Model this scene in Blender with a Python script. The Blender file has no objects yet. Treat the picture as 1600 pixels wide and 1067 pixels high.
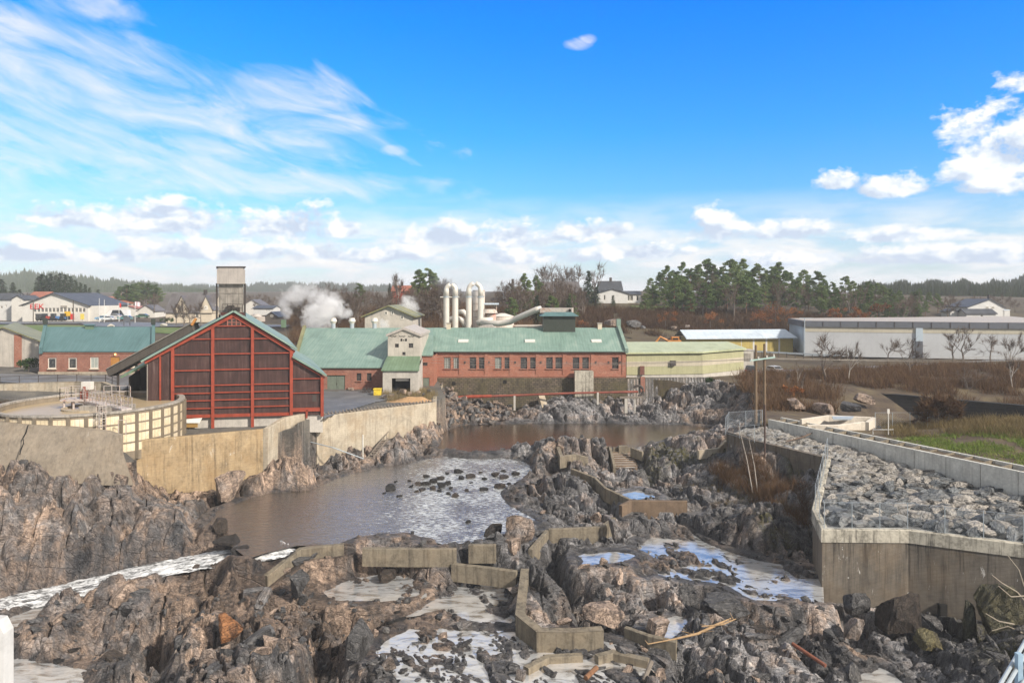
import bpy, math, random
import numpy as np
from mathutils import Vector, Matrix
random.seed(7)
rng = np.random.default_rng(11)
SC = bpy.context.scene
COL = SC.collection
H, F, HOR = 22.0, 1100.0, 462.0      # eye height (m), focal length (px of the 1600 px photo), horizon row

def P(px, py, Y):
    return ((px-800)/F*Y, Y, H-(py-HOR)/F*Y)
def G(px, py, z):
    Y = (H-z)*F/(py-HOR)
    return ((px-800)/F*Y, Y, z)
def XW(px, Y):
    return (px-800)/F*Y

def tag(o, label=None, cat=None, group=None, kind=None):
    if label: o['label'] = label
    if cat: o['category'] = cat
    if group: o['group'] = group
    if kind: o['kind'] = kind
    return o

def thing(name, label, cat, loc=(0, 0, 0), rz=0.0, group=None):
    o = bpy.data.objects.new(name, None)
    o.empty_display_size = .3
    COL.objects.link(o)
    o.location = loc
    o.rotation_euler = (0, 0, rz)
    return tag(o, label, cat, group)

def copy_tree(o, parent=None):
    c = o.copy(); COL.objects.link(c)
    if parent: c.parent = parent
    for ch in o.children:
        copy_tree(ch, c)
    return c

class MB:
    def __init__(s):
        s.v = []; s.f = []; s.m = []; s.mi = 0
    def add(s, vs, fs):
        b = len(s.v)
        s.v.extend([tuple(map(float, p)) for p in vs])
        s.f.extend([tuple(b+i for i in f) for f in fs])
        s.m.extend([s.mi]*len(fs))
        return s
    def box(s, x0, x1, y0, y1, z0, z1):
        return s.add([(x0,y0,z0),(x1,y0,z0),(x1,y1,z0),(x0,y1,z0),(x0,y0,z1),(x1,y0,z1),(x1,y1,z1),(x0,y1,z1)],
              [(0,3,2,1),(4,5,6,7),(0,1,5,4),(1,2,6,5),(2,3,7,6),(3,0,4,7)])
    def cbox(s, cx, cy, cz, sx, sy, sz):
        return s.box(cx-sx/2, cx+sx/2, cy-sy/2, cy+sy/2, cz-sz/2, cz+sz/2)
    def bar(s, a, b, w, h=None):
        """rectangular bar from a to b"""
        h = h or w
        a = Vector(a); b = Vector(b); d = (b-a).normalized()
        up = Vector((0,0,1)) if abs(d.z) < .95 else Vector((0,1,0))
        sd = d.cross(up).normalized(); up = sd.cross(d).normalized()
        vs = []
        for p in (a, b):
            for i, j in ((-1,-1),(1,-1),(1,1),(-1,1)):
                vs.append(p+sd*(i*w/2)+up*(j*h/2))
        return s.add(vs, [(0,1,2,3),(7,6,5,4),(0,4,5,1),(1,5,6,2),(2,6,7,3),(3,7,4,0)])
    def tube(s, pts, r, n=8, cap=True):
        pts = [Vector(p) for p in pts]
        rs = r if isinstance(r, (list, tuple)) else [r]*len(pts)
        vs = []; fs = []
        ref = None
        for i, p in enumerate(pts):
            d = (pts[min(i+1, len(pts)-1)]-pts[max(i-1, 0)]).normalized()
            if ref is None:
                ref = Vector((0,0,1)) if abs(d.z) < .9 else Vector((1,0,0))
            a = d.cross(ref).normalized(); b = d.cross(a).normalized()
            ref = a.cross(d) if False else ref
            for k in range(n):
                t = 2*math.pi*k/n
                vs.append(p+(a*math.cos(t)+b*math.sin(t))*rs[i])
        for i in range(len(pts)-1):
            for k in range(n):
                k2 = (k+1) % n
                fs.append((i*n+k, i*n+k2, (i+1)*n+k2, (i+1)*n+k))
        if cap:
            fs.append(tuple(range(n-1, -1, -1)))
            fs.append(tuple((len(pts)-1)*n+k for k in range(n)))
        return s.add(vs, fs)
    def cyl(s, x, y, z0, z1, r, n=16, r1=None):
        return s.tube([(x,y,z0),(x,y,z1)], [r, r if r1 is None else r1], n)
    def poly(s, pts):
        return s.add(pts, [tuple(range(len(pts)))])
    def extrude(s, poly, vec):
        n = len(poly); v = Vector(vec)
        vs = [Vector(p) for p in poly]+[Vector(p)+v for p in poly]
        fs = [tuple(range(n-1, -1, -1)), tuple(range(n, 2*n))]+[(i, (i+1) % n, n+(i+1) % n, n+i) for i in range(n)]
        return s.add(vs, fs)
    def build(s, name, mats, parent=None, smooth=False, world=False, recenter=False):
        me = bpy.data.meshes.new(name)
        v = np.array(s.v, dtype=float).reshape(-1, 3)
        off = np.zeros(3)
        if world and parent is not None:
            off = np.array(parent.location)
        if recenter:
            off = np.array([v[:,0].mean(), v[:,1].mean(), v[:,2].min()])
        me.from_pydata((v-off).tolist(), [], s.f)
        if not isinstance(mats, (list, tuple)): mats = [mats]
        for m in mats: me.materials.append(m)
        if len(mats) > 1: me.polygons.foreach_set('material_index', s.m)
        me.polygons.foreach_set('use_smooth', [smooth]*len(me.polygons))
        me.update()
        import bmesh
        if len(s.f) < 4000:
            bm = bmesh.new(); bm.from_mesh(me)
            bmesh.ops.recalc_face_normals(bm, faces=bm.faces)
            bm.to_mesh(me); bm.free()
        o = bpy.data.objects.new(name, me); COL.objects.link(o)
        if parent is not None: o.parent = parent
        if recenter: o.location = off
        return o

def mesh_np(name, v, f, mats, parent=None, smooth=False, midx=None, attrs=None):
    """fast mesh from numpy verts and (n,3|4) faces"""
    me = bpy.data.meshes.new(name)
    v = np.ascontiguousarray(v, dtype=np.float32); f = np.ascontiguousarray(f, dtype=np.int32)
    n, k = f.shape
    me.vertices.add(len(v)); me.vertices.foreach_set('co', v.ravel())
    me.loops.add(n*k); me.loops.foreach_set('vertex_index', f.ravel())
    me.polygons.add(n); me.polygons.foreach_set('loop_start', np.arange(0, n*k, k, dtype=np.int32))
    try: me.polygons.foreach_set('loop_total', np.full(n, k, dtype=np.int32))
    except Exception: pass
    if not isinstance(mats, (list, tuple)): mats = [mats]
    for m in mats: me.materials.append(m)
    if midx is not None: me.polygons.foreach_set('material_index', np.ascontiguousarray(midx, dtype=np.int32))
    me.polygons.foreach_set('use_smooth', np.full(n, smooth, dtype=bool))
    for nm, a in (attrs or {}).items():
        at = me.attributes.new(nm, 'FLOAT', 'POINT'); at.data.foreach_set('value', np.ascontiguousarray(a, dtype=np.float32))
    me.update(calc_edges=True); me.validate()
    o = bpy.data.objects.new(name, me); COL.objects.link(o)
    if parent is not None: o.parent = parent
    return o

# ---------------------------------------------------------------- materials
class NT:
    def __init__(s, m):
        m.use_nodes = True
        s.t = m.node_tree; s.t.nodes.clear()
    def n(s, ty, **kw):
        nd = s.t.nodes.new(ty)
        for k, v in kw.items():
            if k.startswith('i_'):
                key = k[2:]
                key = int(key) if key.isdigit() else key.replace('_', ' ')
                nd.inputs[key].default_value = v
            else: setattr(nd, k, v)
        return nd
    def l(s, a, b): s.t.links.new(a, b)
    def val(s, x, sock):
        if isinstance(x, (int, float, tuple)): sock.default_value = x
        else: s.l(x, sock)
    def math(s, op, a, b=0.0, c=None, clamp=False):
        nd = s.n('ShaderNodeMath', operation=op); nd.use_clamp = clamp
        s.val(a, nd.inputs[0]); s.val(b, nd.inputs[1])
        if c is not None: s.val(c, nd.inputs[2])
        return nd.outputs[0]
    def vmath(s, op, a, b=(0,0,0)):
        nd = s.n('ShaderNodeVectorMath', operation=op)
        s.val(a, nd.inputs[0]); s.val(b, nd.inputs[1])
        return nd.outputs[0]
    def mix(s, f, a, b, bt='MIX'):
        nd = s.n('ShaderNodeMix', data_type='RGBA', blend_type=bt)
        s.val(f, nd.inputs['Factor'] if False else nd.inputs[0])
        s.val(c4(a), nd.inputs[6]); s.val(c4(b), nd.inputs[7])
        return nd.outputs[2]
    def ramp(s, x, stops, interp='LINEAR'):
        nd = s.n('ShaderNodeValToRGB'); cr = nd.color_ramp; cr.interpolation = interp
        while len(cr.elements) < len(stops): cr.elements.new(.5)
        for e, (p, c) in zip(cr.elements, stops):
            e.position = p; e.color = c4(c) if not isinstance(c, (int, float)) else (c, c, c, 1)
        s.val(x, nd.inputs[0])
        return nd.outputs[0]
    def noise(s, vec, scale, detail=4, rough=.55, dist=0.0, out=0):
        nd = s.n('ShaderNodeTexNoise'); nd.inputs['Scale'].default_value = scale
        nd.inputs['Detail'].default_value = detail; nd.inputs['Roughness'].default_value = rough
        nd.inputs['Distortion'].default_value = dist
        if vec is not None: s.l(vec, nd.inputs['Vector'])
        return nd.outputs[out]
    def vor(s, vec, scale, feature='F1', out=0, rand=1.0):
        nd = s.n('ShaderNodeTexVoronoi', feature=feature); nd.inputs['Scale'].default_value = scale
        nd.inputs['Randomness'].default_value = rand
        if vec is not None: s.l(vec, nd.inputs['Vector'])
        return nd.outputs[out]
    def pos(s): return s.n('ShaderNodeNewGeometry').outputs['Position']
    def obj(s): return s.n('ShaderNodeTexCoord').outputs['Object']
    def attr(s, nm): return s.n('ShaderNodeAttribute', attribute_name=nm).outputs['Fac']
    def scale(s, vec, sc):
        nd = s.n('ShaderNodeMapping'); nd.inputs['Scale'].default_value = sc
        s.l(vec, nd.inputs[0]); return nd.outputs[0]
    def bump(s, h, strength=.5, dist=.1, nrm=None):
        nd = s.n('ShaderNodeBump'); nd.inputs['Strength'].default_value = strength; nd.inputs['Distance'].default_value = dist
        s.l(h, nd.inputs['Height'])
        if nrm is not None: s.l(nrm, nd.inputs['Normal'])
        return nd.outputs[0]
    def out(s, col, rough=.8, bump=None, metal=0.0, spec=.5, **kw):
        b = s.n('ShaderNodeBsdfPrincipled')
        s.val(c4(col) if isinstance(col, tuple) else col, b.inputs['Base Color'])
        s.val(rough, b.inputs['Roughness']); s.val(metal, b.inputs['Metallic'])
        b.inputs['Specular IOR Level'].default_value = spec
        if bump is not None: s.l(bump, b.inputs['Normal'])
        for k, v in kw.items(): s.val(v, b.inputs[k])
        o = s.n('ShaderNodeOutputMaterial'); s.l(b.outputs[0], o.inputs[0])
        return b

def c4(c):
    return (c[0], c[1], c[2], 1.0) if isinstance(c, tuple) and len(c) == 3 else c
def mul(c, k): return tuple(x*k for x in c[:3])

_mats = {}
def M(name, col, rough=.75, var=.25, sc=1.5, bump=.0, bsc=6.0, streak=0.0, metal=0.0, col2=None, spec=.4, local=False):
    """painted / weathered surface: base colour broken up by two noises and, if wanted, rain streaks"""
    if name in _mats: return _mats[name]
    m = bpy.data.materials.new(name); t = NT(m)
    p = t.obj() if local else t.pos()
    n1 = t.noise(p, sc, 6, .6); n2 = t.noise(p, sc*7, 4, .6)
    f = t.math('ADD', t.math('MULTIPLY', n1, .65), t.math('MULTIPLY', n2, .35))
    c = t.ramp(f, [(.32, mul(col, 1-var)), (.5, col), (.68, col2 or mul(col, 1+var*.6))])
    if streak:
        s1 = t.noise(t.scale(p, (2.2, 2.2, .12)), 1.6, 5, .65)
        c = t.mix(t.ramp(s1, [(.48, 0.0), (.72, streak)]), c, mul(col, .35))
    b = t.bump(t.noise(p, bsc, 5, .6), bump, .05) if bump else None
    t.out(c, rough, b, metal, spec)
    _mats[name] = m
    return m
MAT = {}
def rockmat(name, grey, brown, pale, use_attr=True, bsc=1.0, wetk=1.0, local=False):
    m = bpy.data.materials.new(name); t = NT(m)
    p = t.obj() if local else t.pos()
    n1 = t.noise(p, .55*bsc, 6, .62, .6); n2 = t.noise(p, 2.6*bsc, 7, .68, .4); n3 = t.noise(p, 11*bsc, 5, .7)
    mp = t.n('ShaderNodeMapping'); mp.inputs['Scale'].default_value = (.7, 5.0, 1.1); mp.inputs['Rotation'].default_value = (.35, .5, .55); t.l(p, mp.inputs[0])
    fol = t.noise(mp.outputs[0], 1.0*bsc, 6, .7, .7)      # foliation bands
    if use_attr:
        wet, tan, moss, blk = t.attr('wet'), t.attr('tan'), t.attr('moss'), t.attr('blk')
    else:
        oi = t.n('ShaderNodeObjectInfo'); wet = None; tan = oi.outputs['Random']; moss = None; blk = oi.outputs['Random']
    c = t.ramp(t.math('ADD', t.math('MULTIPLY', n2, .55), t.math('MULTIPLY', fol, .45)),
               [(.3, mul(grey, .38)), (.46, grey), (.56, mul(grey, 1.45)), (.7, pale)])
    bf = t.math('ADD', t.math('MULTIPLY', tan, .45), t.math('ADD', t.math('MULTIPLY', n1, .9), t.math('MULTIPLY', blk, .35)))
    cb = t.ramp(t.math('ADD', t.math('MULTIPLY', n2, .6), t.math('MULTIPLY', n3, .4)), [(.32, mul(brown, .35)), (.5, brown), (.68, mul(brown, 1.9))])
    c = t.mix(t.ramp(bf, [(.68, 0.0), (1.04, .85)]), c, cb)
    # every block has its own lightness
    c = t.mix(.8, c, t.ramp(blk, [(.15, .3), (.5, .9), (.85, 1.75)]), 'MULTIPLY')
    c = t.mix(t.ramp(n3, [(.58, 0.0), (.74, .55)]), c, pale)                # lichen and quartz flecks
    st = t.noise(t.scale(p, (1.0, 1.0, .25)), 1.1*bsc, 5, .6)
    c = t.mix(t.ramp(st, [(.52, 0.0), (.66, .82)]), c, (.018, .017, .018))     # black mineral streaks
    if moss is not None:
        mf = t.math('MULTIPLY', moss, t.ramp(n2, [(.42, 0.0), (.56, 1.0)]))
        c = t.mix(mf, c, t.ramp(n3, [(.35, (.05, .045, .02)), (.6, (.13, .12, .035))]))
    r = .6
    if wet is not None:
        wf = t.math('MULTIPLY', wet, t.ramp(n1, [(.3, 1.0), (.75, .45)]))
        c = t.mix(wf, c, t.mix(.86, c, (.025, .027, .032)))
        r = t.math('SUBTRACT', .62, t.math('MULTIPLY', wf, .36))
    v1 = t.vor(t.scale(mp.outputs[0], (.7, .35, .7)), 1.1*bsc, 'DISTANCE_TO_EDGE')
    v2 = t.vor(t.vmath('ADD', p, t.vmath('SCALE', n2, (0,0,0))) if False else p, 4.3*bsc, 'DISTANCE_TO_EDGE')
    e1 = t.ramp(v1, [(.0, 0.0), (.045, 1.0)]); e2 = t.ramp(v2, [(.0, 0.0), (.09, 1.0)])
    jn = t.math('ABSOLUTE', t.math('SUBTRACT', fol, .5))
    c = t.mix(t.ramp(jn, [(.0, .8), (.03, 0.0)]), c, (.02, .018, .017))      # thin dark joints along the foliation
    hh = t.math('ADD', t.math('MULTIPLY', n2, .45), t.math('ADD', t.math('MULTIPLY', fol, .9), t.math('MULTIPLY', n3, .3)))
    hh = t.math('ADD', hh, t.math('ADD', t.math('MULTIPLY', e1, .3), t.math('MULTIPLY', e2, .12)))
    t.out(c, r, t.bump(hh, 1.0, .24), 0.0, .32)
    return m
MAT['rock'] = rockmat('gneiss', (.215, .21, .212), (.31, .215, .15), (.7, .64, .56))
MAT['boulder'] = rockmat('boulder_gneiss', (.2, .197, .198), (.28, .2, .145), (.62, .57, .5), False, 1.2, local=True)
MAT['darkstone'] = rockmat('wet_black_stone', (.035, .034, .034), (.045, .034, .026), (.09, .085, .08), False, 1.5, local=True)
MAT['riprap'] = rockmat('quarry_stone', (.285, .305, .315), (.32, .285, .24), (.52, .51, .5), False, 1.0, local=True)

def water(name, tint, lo, hi, rip, sc, foam=False, aniso=1.0, gr=.03, gtint=(.95, .97, 1, 1), dist=.12, g2f=.0, flecks=False, mottle=False):
    m = bpy.data.materials.new(name); t = NT(m); p = t.pos()
    v = t.scale(p, (1.0, aniso, 1.0))
    n = t.math('ADD', t.math('MULTIPLY', t.noise(v, sc, 4, .6, .4), .7), t.math('MULTIPLY', t.noise(v, sc*3.3, 3, .6), .3))
    b = t.bump(n, rip, dist)
    d = t.n('ShaderNodeBsdfPrincipled'); d.inputs['Base Color'].default_value = c4(tint); d.inputs['Roughness'].default_value = .12
    d.inputs['IOR'].default_value = 1.33
    g = t.n('ShaderNodeBsdfGlossy'); g.inputs['Roughness'].default_value = gr; g.inputs['Color'].default_value = gtint
    g2 = t.n('ShaderNodeBsdfGlossy'); g2.inputs['Roughness'].default_value = .38; g2.inputs['Color'].default_value = gtint; t.l(b, g2.inputs['Normal'])
    t.l(b, d.inputs['Normal']); t.l(b, g.inputs['Normal'])
    if flecks:      # silver sky sheen painted as pale flecks, thickest on the right of the pool
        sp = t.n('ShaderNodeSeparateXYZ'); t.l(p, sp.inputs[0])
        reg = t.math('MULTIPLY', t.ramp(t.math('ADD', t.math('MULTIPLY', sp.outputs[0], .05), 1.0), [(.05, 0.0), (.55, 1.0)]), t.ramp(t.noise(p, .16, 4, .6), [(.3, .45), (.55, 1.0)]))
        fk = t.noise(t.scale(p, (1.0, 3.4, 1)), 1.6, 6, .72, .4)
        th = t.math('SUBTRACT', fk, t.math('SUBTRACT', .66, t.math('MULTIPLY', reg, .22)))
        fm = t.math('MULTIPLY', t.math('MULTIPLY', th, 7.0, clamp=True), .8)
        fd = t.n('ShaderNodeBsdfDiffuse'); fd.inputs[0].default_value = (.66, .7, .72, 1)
    lw = t.n('ShaderNodeLayerWeight'); lw.inputs[0].default_value = .5
    t.l(b, lw.inputs['Normal'])
    f = t.ramp(lw.outputs['Facing'], [(.35, lo), (.95, hi)])
    mx = t.n('ShaderNodeMixShader'); t.l(f, mx.inputs[0]); t.l(d.outputs[0], mx.inputs[1]); gm = t.n('ShaderNodeMixShader'); gm.inputs[0].default_value = g2f; t.l(g.outputs[0], gm.inputs[1]); t.l(g2.outputs[0], gm.inputs[2]); t.l(gm.outputs[0], mx.inputs[2])
    sh = mx.outputs[0]
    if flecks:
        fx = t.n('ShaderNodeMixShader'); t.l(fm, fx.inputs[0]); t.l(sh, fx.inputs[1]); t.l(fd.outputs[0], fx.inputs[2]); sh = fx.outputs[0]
    if mottle:
        mn = t.noise(t.scale(p, (.6, 1.6, 1)), .9, 5, .6, .6)
        t.l(t.ramp(mn, [(.36, mul(tint, .25)), (.5, mul(tint, .85)), (.6, tint)]), d.inputs['Base Color'])
    o = t.n('ShaderNodeOutputMaterial'); t.l(sh, o.inputs[0])
    return m
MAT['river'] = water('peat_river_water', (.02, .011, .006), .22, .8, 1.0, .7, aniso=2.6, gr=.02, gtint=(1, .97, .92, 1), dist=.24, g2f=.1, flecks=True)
MAT['riverdark'] = water('dark_channel_water', (.016, .009, .006), .15, .55, .8, 1.2, aniso=2.2, gr=.05, gtint=(1, .92, .82, 1), dist=.05)
MAT['pool'] = water('still_pool_water', (.6, .62, .63), .3, .78, .3, .8, mottle=True, gr=.16, gtint=(1, .85, .66, 1))  # pale tint and mottle paint the patchy sky reflection into the base colour
def foam():
    m = bpy.data.materials.new('white_water'); t = NT(m); p = t.pos()
    n = t.noise(t.scale(p, (.45, 1.6, 1)), 1.5, 7, .66, .6); n2 = t.noise(t.scale(p, (.6, 1.6, 1)), 6, 4, .7)
    f = t.math('ADD', t.math('MULTIPLY', n, .7), t.math('MULTIPLY', n2, .3))
    c = t.ramp(f, [(.37, (.025, .022, .02)), (.45, (.16, .16, .16)), (.51, (.6, .61, .61)), (.58, (.85, .85, .84))])
    t.out(c, .6, t.bump(f, .35, .12), 0, .3); return m
MAT['foam'] = foam()

def ground(name, stops, sc=.25, bsc=3.0, b=.4, sc2=5.0, rough=.95):
    m = bpy.data.materials.new(name); t = NT(m); p = t.pos()
    f = t.math('ADD', t.math('MULTIPLY', t.noise(p, sc, 6, .6, .5), .6), t.math('MULTIPLY', t.noise(p, sc2, 5, .65), .4))
    t.out(t.ramp(f, stops), rough, t.bump(t.noise(p, bsc, 5, .65), b, .15)); return m
MAT['yard'] = ground('wet_gravel', [(.36, (.05, .048, .045)), (.5, (.1, .095, .085)), (.62, (.16, .145, .12))], .2)
MAT['asphalt'] = ground('asphalt', [(.36, (.085, .09, .1)), (.5, (.12, .125, .135)), (.62, (.17, .175, .185))], .35, 8, .1, rough=.55)
MAT['rightland'] = ground('leaf_litter_ground', [(.36, (.045, .03, .02)), (.5, (.085, .06, .036)), (.64, (.14, .11, .055))], .3)
MAT['bankfill'] = ground('stone_fill', [(.36, (.05, .05, .05)), (.5, (.12, .12, .12)), (.64, (.2, .2, .19))], .8, 4)
MAT['land'] = ground('winter_land', [(.36, (.04, .028, .018)), (.5, (.075, .055, .032)), (.62, (.1, .085, .045))], .05)
MAT['grass'] = ground('winter_grass', [(.36, (.06, .095, .02)), (.5, (.1, .155, .032)), (.64, (.17, .18, .06))], .18)
# ---------------------------------------------------------------- height field
def offs(pts, d):
    """offset a plan polyline sideways by d (left of travel positive), mitred"""
    out = []
    for i, p in enumerate(pts):
        a = Vector((p[0]-pts[i-1][0], p[1]-pts[i-1][1])) if i > 0 else None
        b = Vector((pts[i+1][0]-p[0], pts[i+1][1]-p[1])) if i < len(pts)-1 else None
        na = Vector((-a.y, a.x)).normalized() if a is not None and a.length else None
        nb = Vector((-b.y, b.x)).normalized() if b is not None and b.length else None
        n = na if nb is None else nb if na is None else (na+nb).normalized()
        k = 1.0 if (na is None or nb is None) else 1/max(.4, n.dot(nb))
        out.append((p[0]+n.x*d*k, p[1]+n.y*d*k, p[2]))
    return out
class TPS:
    def __init__(s, pts, lam=1e-4):
        a = np.array(pts, float)
        s.q = np.c_[a[:,0]/a[:,1], np.log(a[:,1]/60)]
        n = len(a)
        K = s.k(s.q, s.q)+lam*np.eye(n)
        Q = np.c_[np.ones(n), s.q]
        A = np.block([[K, Q], [Q.T, np.zeros((3, 3))]])
        s.w = np.linalg.solve(A, np.r_[a[:,2], 0, 0, 0])
    @staticmethod
    def k(a, b):
        r2 = ((a[:,None,:]-b[None,:,:])**2).sum(-1)
        return np.where(r2 > 0, r2*np.log(r2+1e-12)*.5, 0)
    def uv(s, u, v):
        q = np.c_[u.ravel(), v.ravel()]
        out = np.concatenate([s.k(c, s.q)@s.w[:-3]+s.w[-3]+c@s.w[-2:] for c in np.array_split(q, max(1, len(q)//20000))])
        return out.reshape(u.shape)
    def at(s, x, y):
        x = np.atleast_1d(np.asarray(x, float)); y = np.atleast_1d(np.asarray(y, float))
        return s.uv(x/y, np.log(y/60))

def inside(poly, x, y):
    r = np.zeros(x.shape, bool); n = len(poly)
    for i in range(n):
        x1, y1 = poly[i][:2]; x2, y2 = poly[(i+1) % n][:2]
        c = ((y1 > y) != (y2 > y))
        if y1 != y2:
            r ^= c & (x < (x2-x1)*(y-y1)/(y2-y1)+x1)
    return r
def sdist(poly, x, y):
    """signed distance (inside negative)"""
    d = np.full(x.shape, 1e9); n = len(poly)
    for i in range(n):
        x1, y1 = poly[i][:2]; x2, y2 = poly[(i+1) % n][:2]
        ex, ey = x2-x1, y2-y1; L = ex*ex+ey*ey+1e-9
        t = np.clip(((x-x1)*ex+(y-y1)*ey)/L, 0, 1)
        d = np.minimum(d, (x-x1-t*ex)**2+(y-y1-t*ey)**2)
    d = np.sqrt(d)
    return np.where(inside(poly, x, y), -d, d)
def pdist(line, x, y, full=False):
    """distance to a polyline and the height interpolated along it"""
    d = np.full(x.shape, 1e9); z = np.zeros(x.shape); yy = np.zeros(x.shape)
    for a, b in zip(line[:-1], line[1:]):
        ex, ey = b[0]-a[0], b[1]-a[1]
        t = np.clip(((x-a[0])*ex+(y-a[1])*ey)/(ex*ex+ey*ey), 0, 1)
        q = np.hypot(x-a[0]-t*ex, y-a[1]-t*ey)
        m = q < d
        d = np.where(m, q, d); z = np.where(m, a[2]+t*(b[2]-a[2]), z); yy = np.where(m, a[1]+t*ey, yy)
    return (d, z, yy) if full else (d, z)
def smooth01(x, a, b):
    t = np.clip((x-a)/(b-a), 0, 1); return t*t*(3-2*t)

def hsh(i, j, s):
    n = (i.astype(np.int64)*374761393+j.astype(np.int64)*668265263+s*974711) & 0xffffffff
    n = ((n ^ (n >> 13))*1274126177) & 0xffffffff
    n = ((n ^ (n >> 16))*2246822519) & 0xffffffff
    return ((n ^ (n >> 15)) & 0xffffff)/float(0x1000000)
def vnoise(x, y, s):
    i = np.floor(x); j = np.floor(y); fx = x-i; fy = y-j
    fx = fx*fx*(3-2*fx); fy = fy*fy*(3-2*fy)
    i = i.astype(np.int64); j = j.astype(np.int64)
    a = hsh(i, j, s); b = hsh(i+1, j, s); c = hsh(i, j+1, s); d = hsh(i+1, j+1, s)
    return (a+(b-a)*fx)*(1-fy)+(c+(d-c)*fx)*fy
def fbm(x, y, s, o=4):
    r = 0; a = .5
    for k in range(o):
        r = r+a*vnoise(x*2**k, y*2**k, s+k); a *= .5
    return r

def blocks(x, y, size, aspect, ang, seed, tilt=.5, steep=3.5, lo=.62, hi=.95):
    """jumble of tilted, sharp-edged blocks: the highest of the neighbouring slabs wins; returns height/size and a block hash"""
    ca, sa = np.cos(ang), np.sin(ang)
    qx = (x*ca+y*sa)/(size*aspect); qy = (-x*sa+y*ca)/size
    ix = np.floor(qx).astype(np.int64); iy = np.floor(qy).astype(np.int64)
    best = np.full(x.shape, -9.0); bid = np.zeros(x.shape)
    for dx in (-1, 0, 1):
        for dy in (-1, 0, 1):
            i = ix+dx; j = iy+dy
            r1 = hsh(i, j, seed); r2 = hsh(i, j, seed+1); r3 = hsh(i, j, seed+2); r4 = hsh(i, j, seed+3)
            lx = (qx-(i+.2+.6*r1))*aspect; ly = qy-(j+.2+.6*r2)
            an = (r3-.5)*.65
            c, s = np.cos(an), np.sin(an)
            u = lx*c+ly*s; v = -lx*s+ly*c
            hx = aspect*(lo+(hi-lo)*r4)*.72; hy = (lo+(hi-lo)*r3)*.72
            d = np.maximum(np.maximum(np.abs(u)/hx, np.abs(v)/hy), (np.abs(u)/hx+np.abs(v)/hy)*(.62+.2*r1))
            h = (r2*.8+r4*.4)+tilt*((r1-.35)*u/aspect**.5+(r4-.6)*v)-steep*np.maximum(0, d-.9)
            m = h > best
            best = np.where(m, h, best); bid = np.where(m, r1, bid)
    return best-.9, bid
def cracks(x, y, size, seed):
    qx, qy = x/size, y/size
    ix = np.floor(qx).astype(np.int64); iy = np.floor(qy).astype(np.int64)
    f1 = np.full(x.shape, 9.0); f2 = f1.copy()
    for dx in (-1, 0, 1):
        for dy in (-1, 0, 1):
            i = ix+dx; j = iy+dy
            d = np.hypot(qx-i-hsh(i, j, seed), qy-j-hsh(i, j, seed+1))
            f2 = np.minimum(f2, np.maximum(f1, d)); f1 = np.minimum(f1, d)
    return f2-f1

# ---- layout, all in world metres (pixel helpers only turn a sight line and a height into a place)
WALL = [G(1288,716,5.2), G(1268,795,3.2), G(1283,827,3.0), G(1420,828,3.0), G(1600,850,3.0), G(1790,885,3.0)]
BACKEDGE = [G(1288,716,5.2), G(1180,690,5.4), G(1135,675,5.6)]
FL0, FL1 = G(1200,655,6.6), G(1600,738,6.6)
fd = Vector((FL1[0]-FL0[0], FL1[1]-FL0[1], 0)).normalized()      # along the flume, towards the camera
fn = Vector((-fd.y, fd.x, 0))                                    # away from the river
if fn.x < 0: fn = -fn
FLE = Vector(FL1)+fd*22
QUAY = [G(195,690,6), G(415,670,6), G(500,650,6), G(682,628,6)]
SLAB_Y = 71.0
HALL_Y = 129.0

LEFTLAND = [(-140, SLAB_Y+.6), (XW(205, 71)+.3, SLAB_Y+.6), (QUAY[0][0]-.2, QUAY[0][1]), (QUAY[1][0]-.2, QUAY[1][1]+.3), (QUAY[2][0]-.2, QUAY[2][1]+.3),
            (QUAY[3][0]-.3, QUAY[3][1]+.3), (-10.5, 112), (-13.5, HALL_Y+.5), (21, HALL_Y+.5), (37.5, 134), (40, 141), (60, 400), (-400, 400), (-400, 71)]
EMB = [(p[0], p[1]) for p in offs(WALL, .35)[::-1]]+[(p[0], p[1]) for p in BACKEDGE[1:]]+[(FL0[0]-.3, FL0[1]+1), (FL0[0]+.6, FL0[1]), (FLE.x+.6, FLE.y)]
RIGHTLAND = [(FL0[0]+.3, FL0[1]+.6), (FLE.x+.3, FLE.y), (120, 40), (200, 60), (200, 400), (60, 400), (40, 141), (37.5, 134), (39, 126), (39.5, 117), (37.5, 108), (34.5, 98), (31, 88)]

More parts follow.
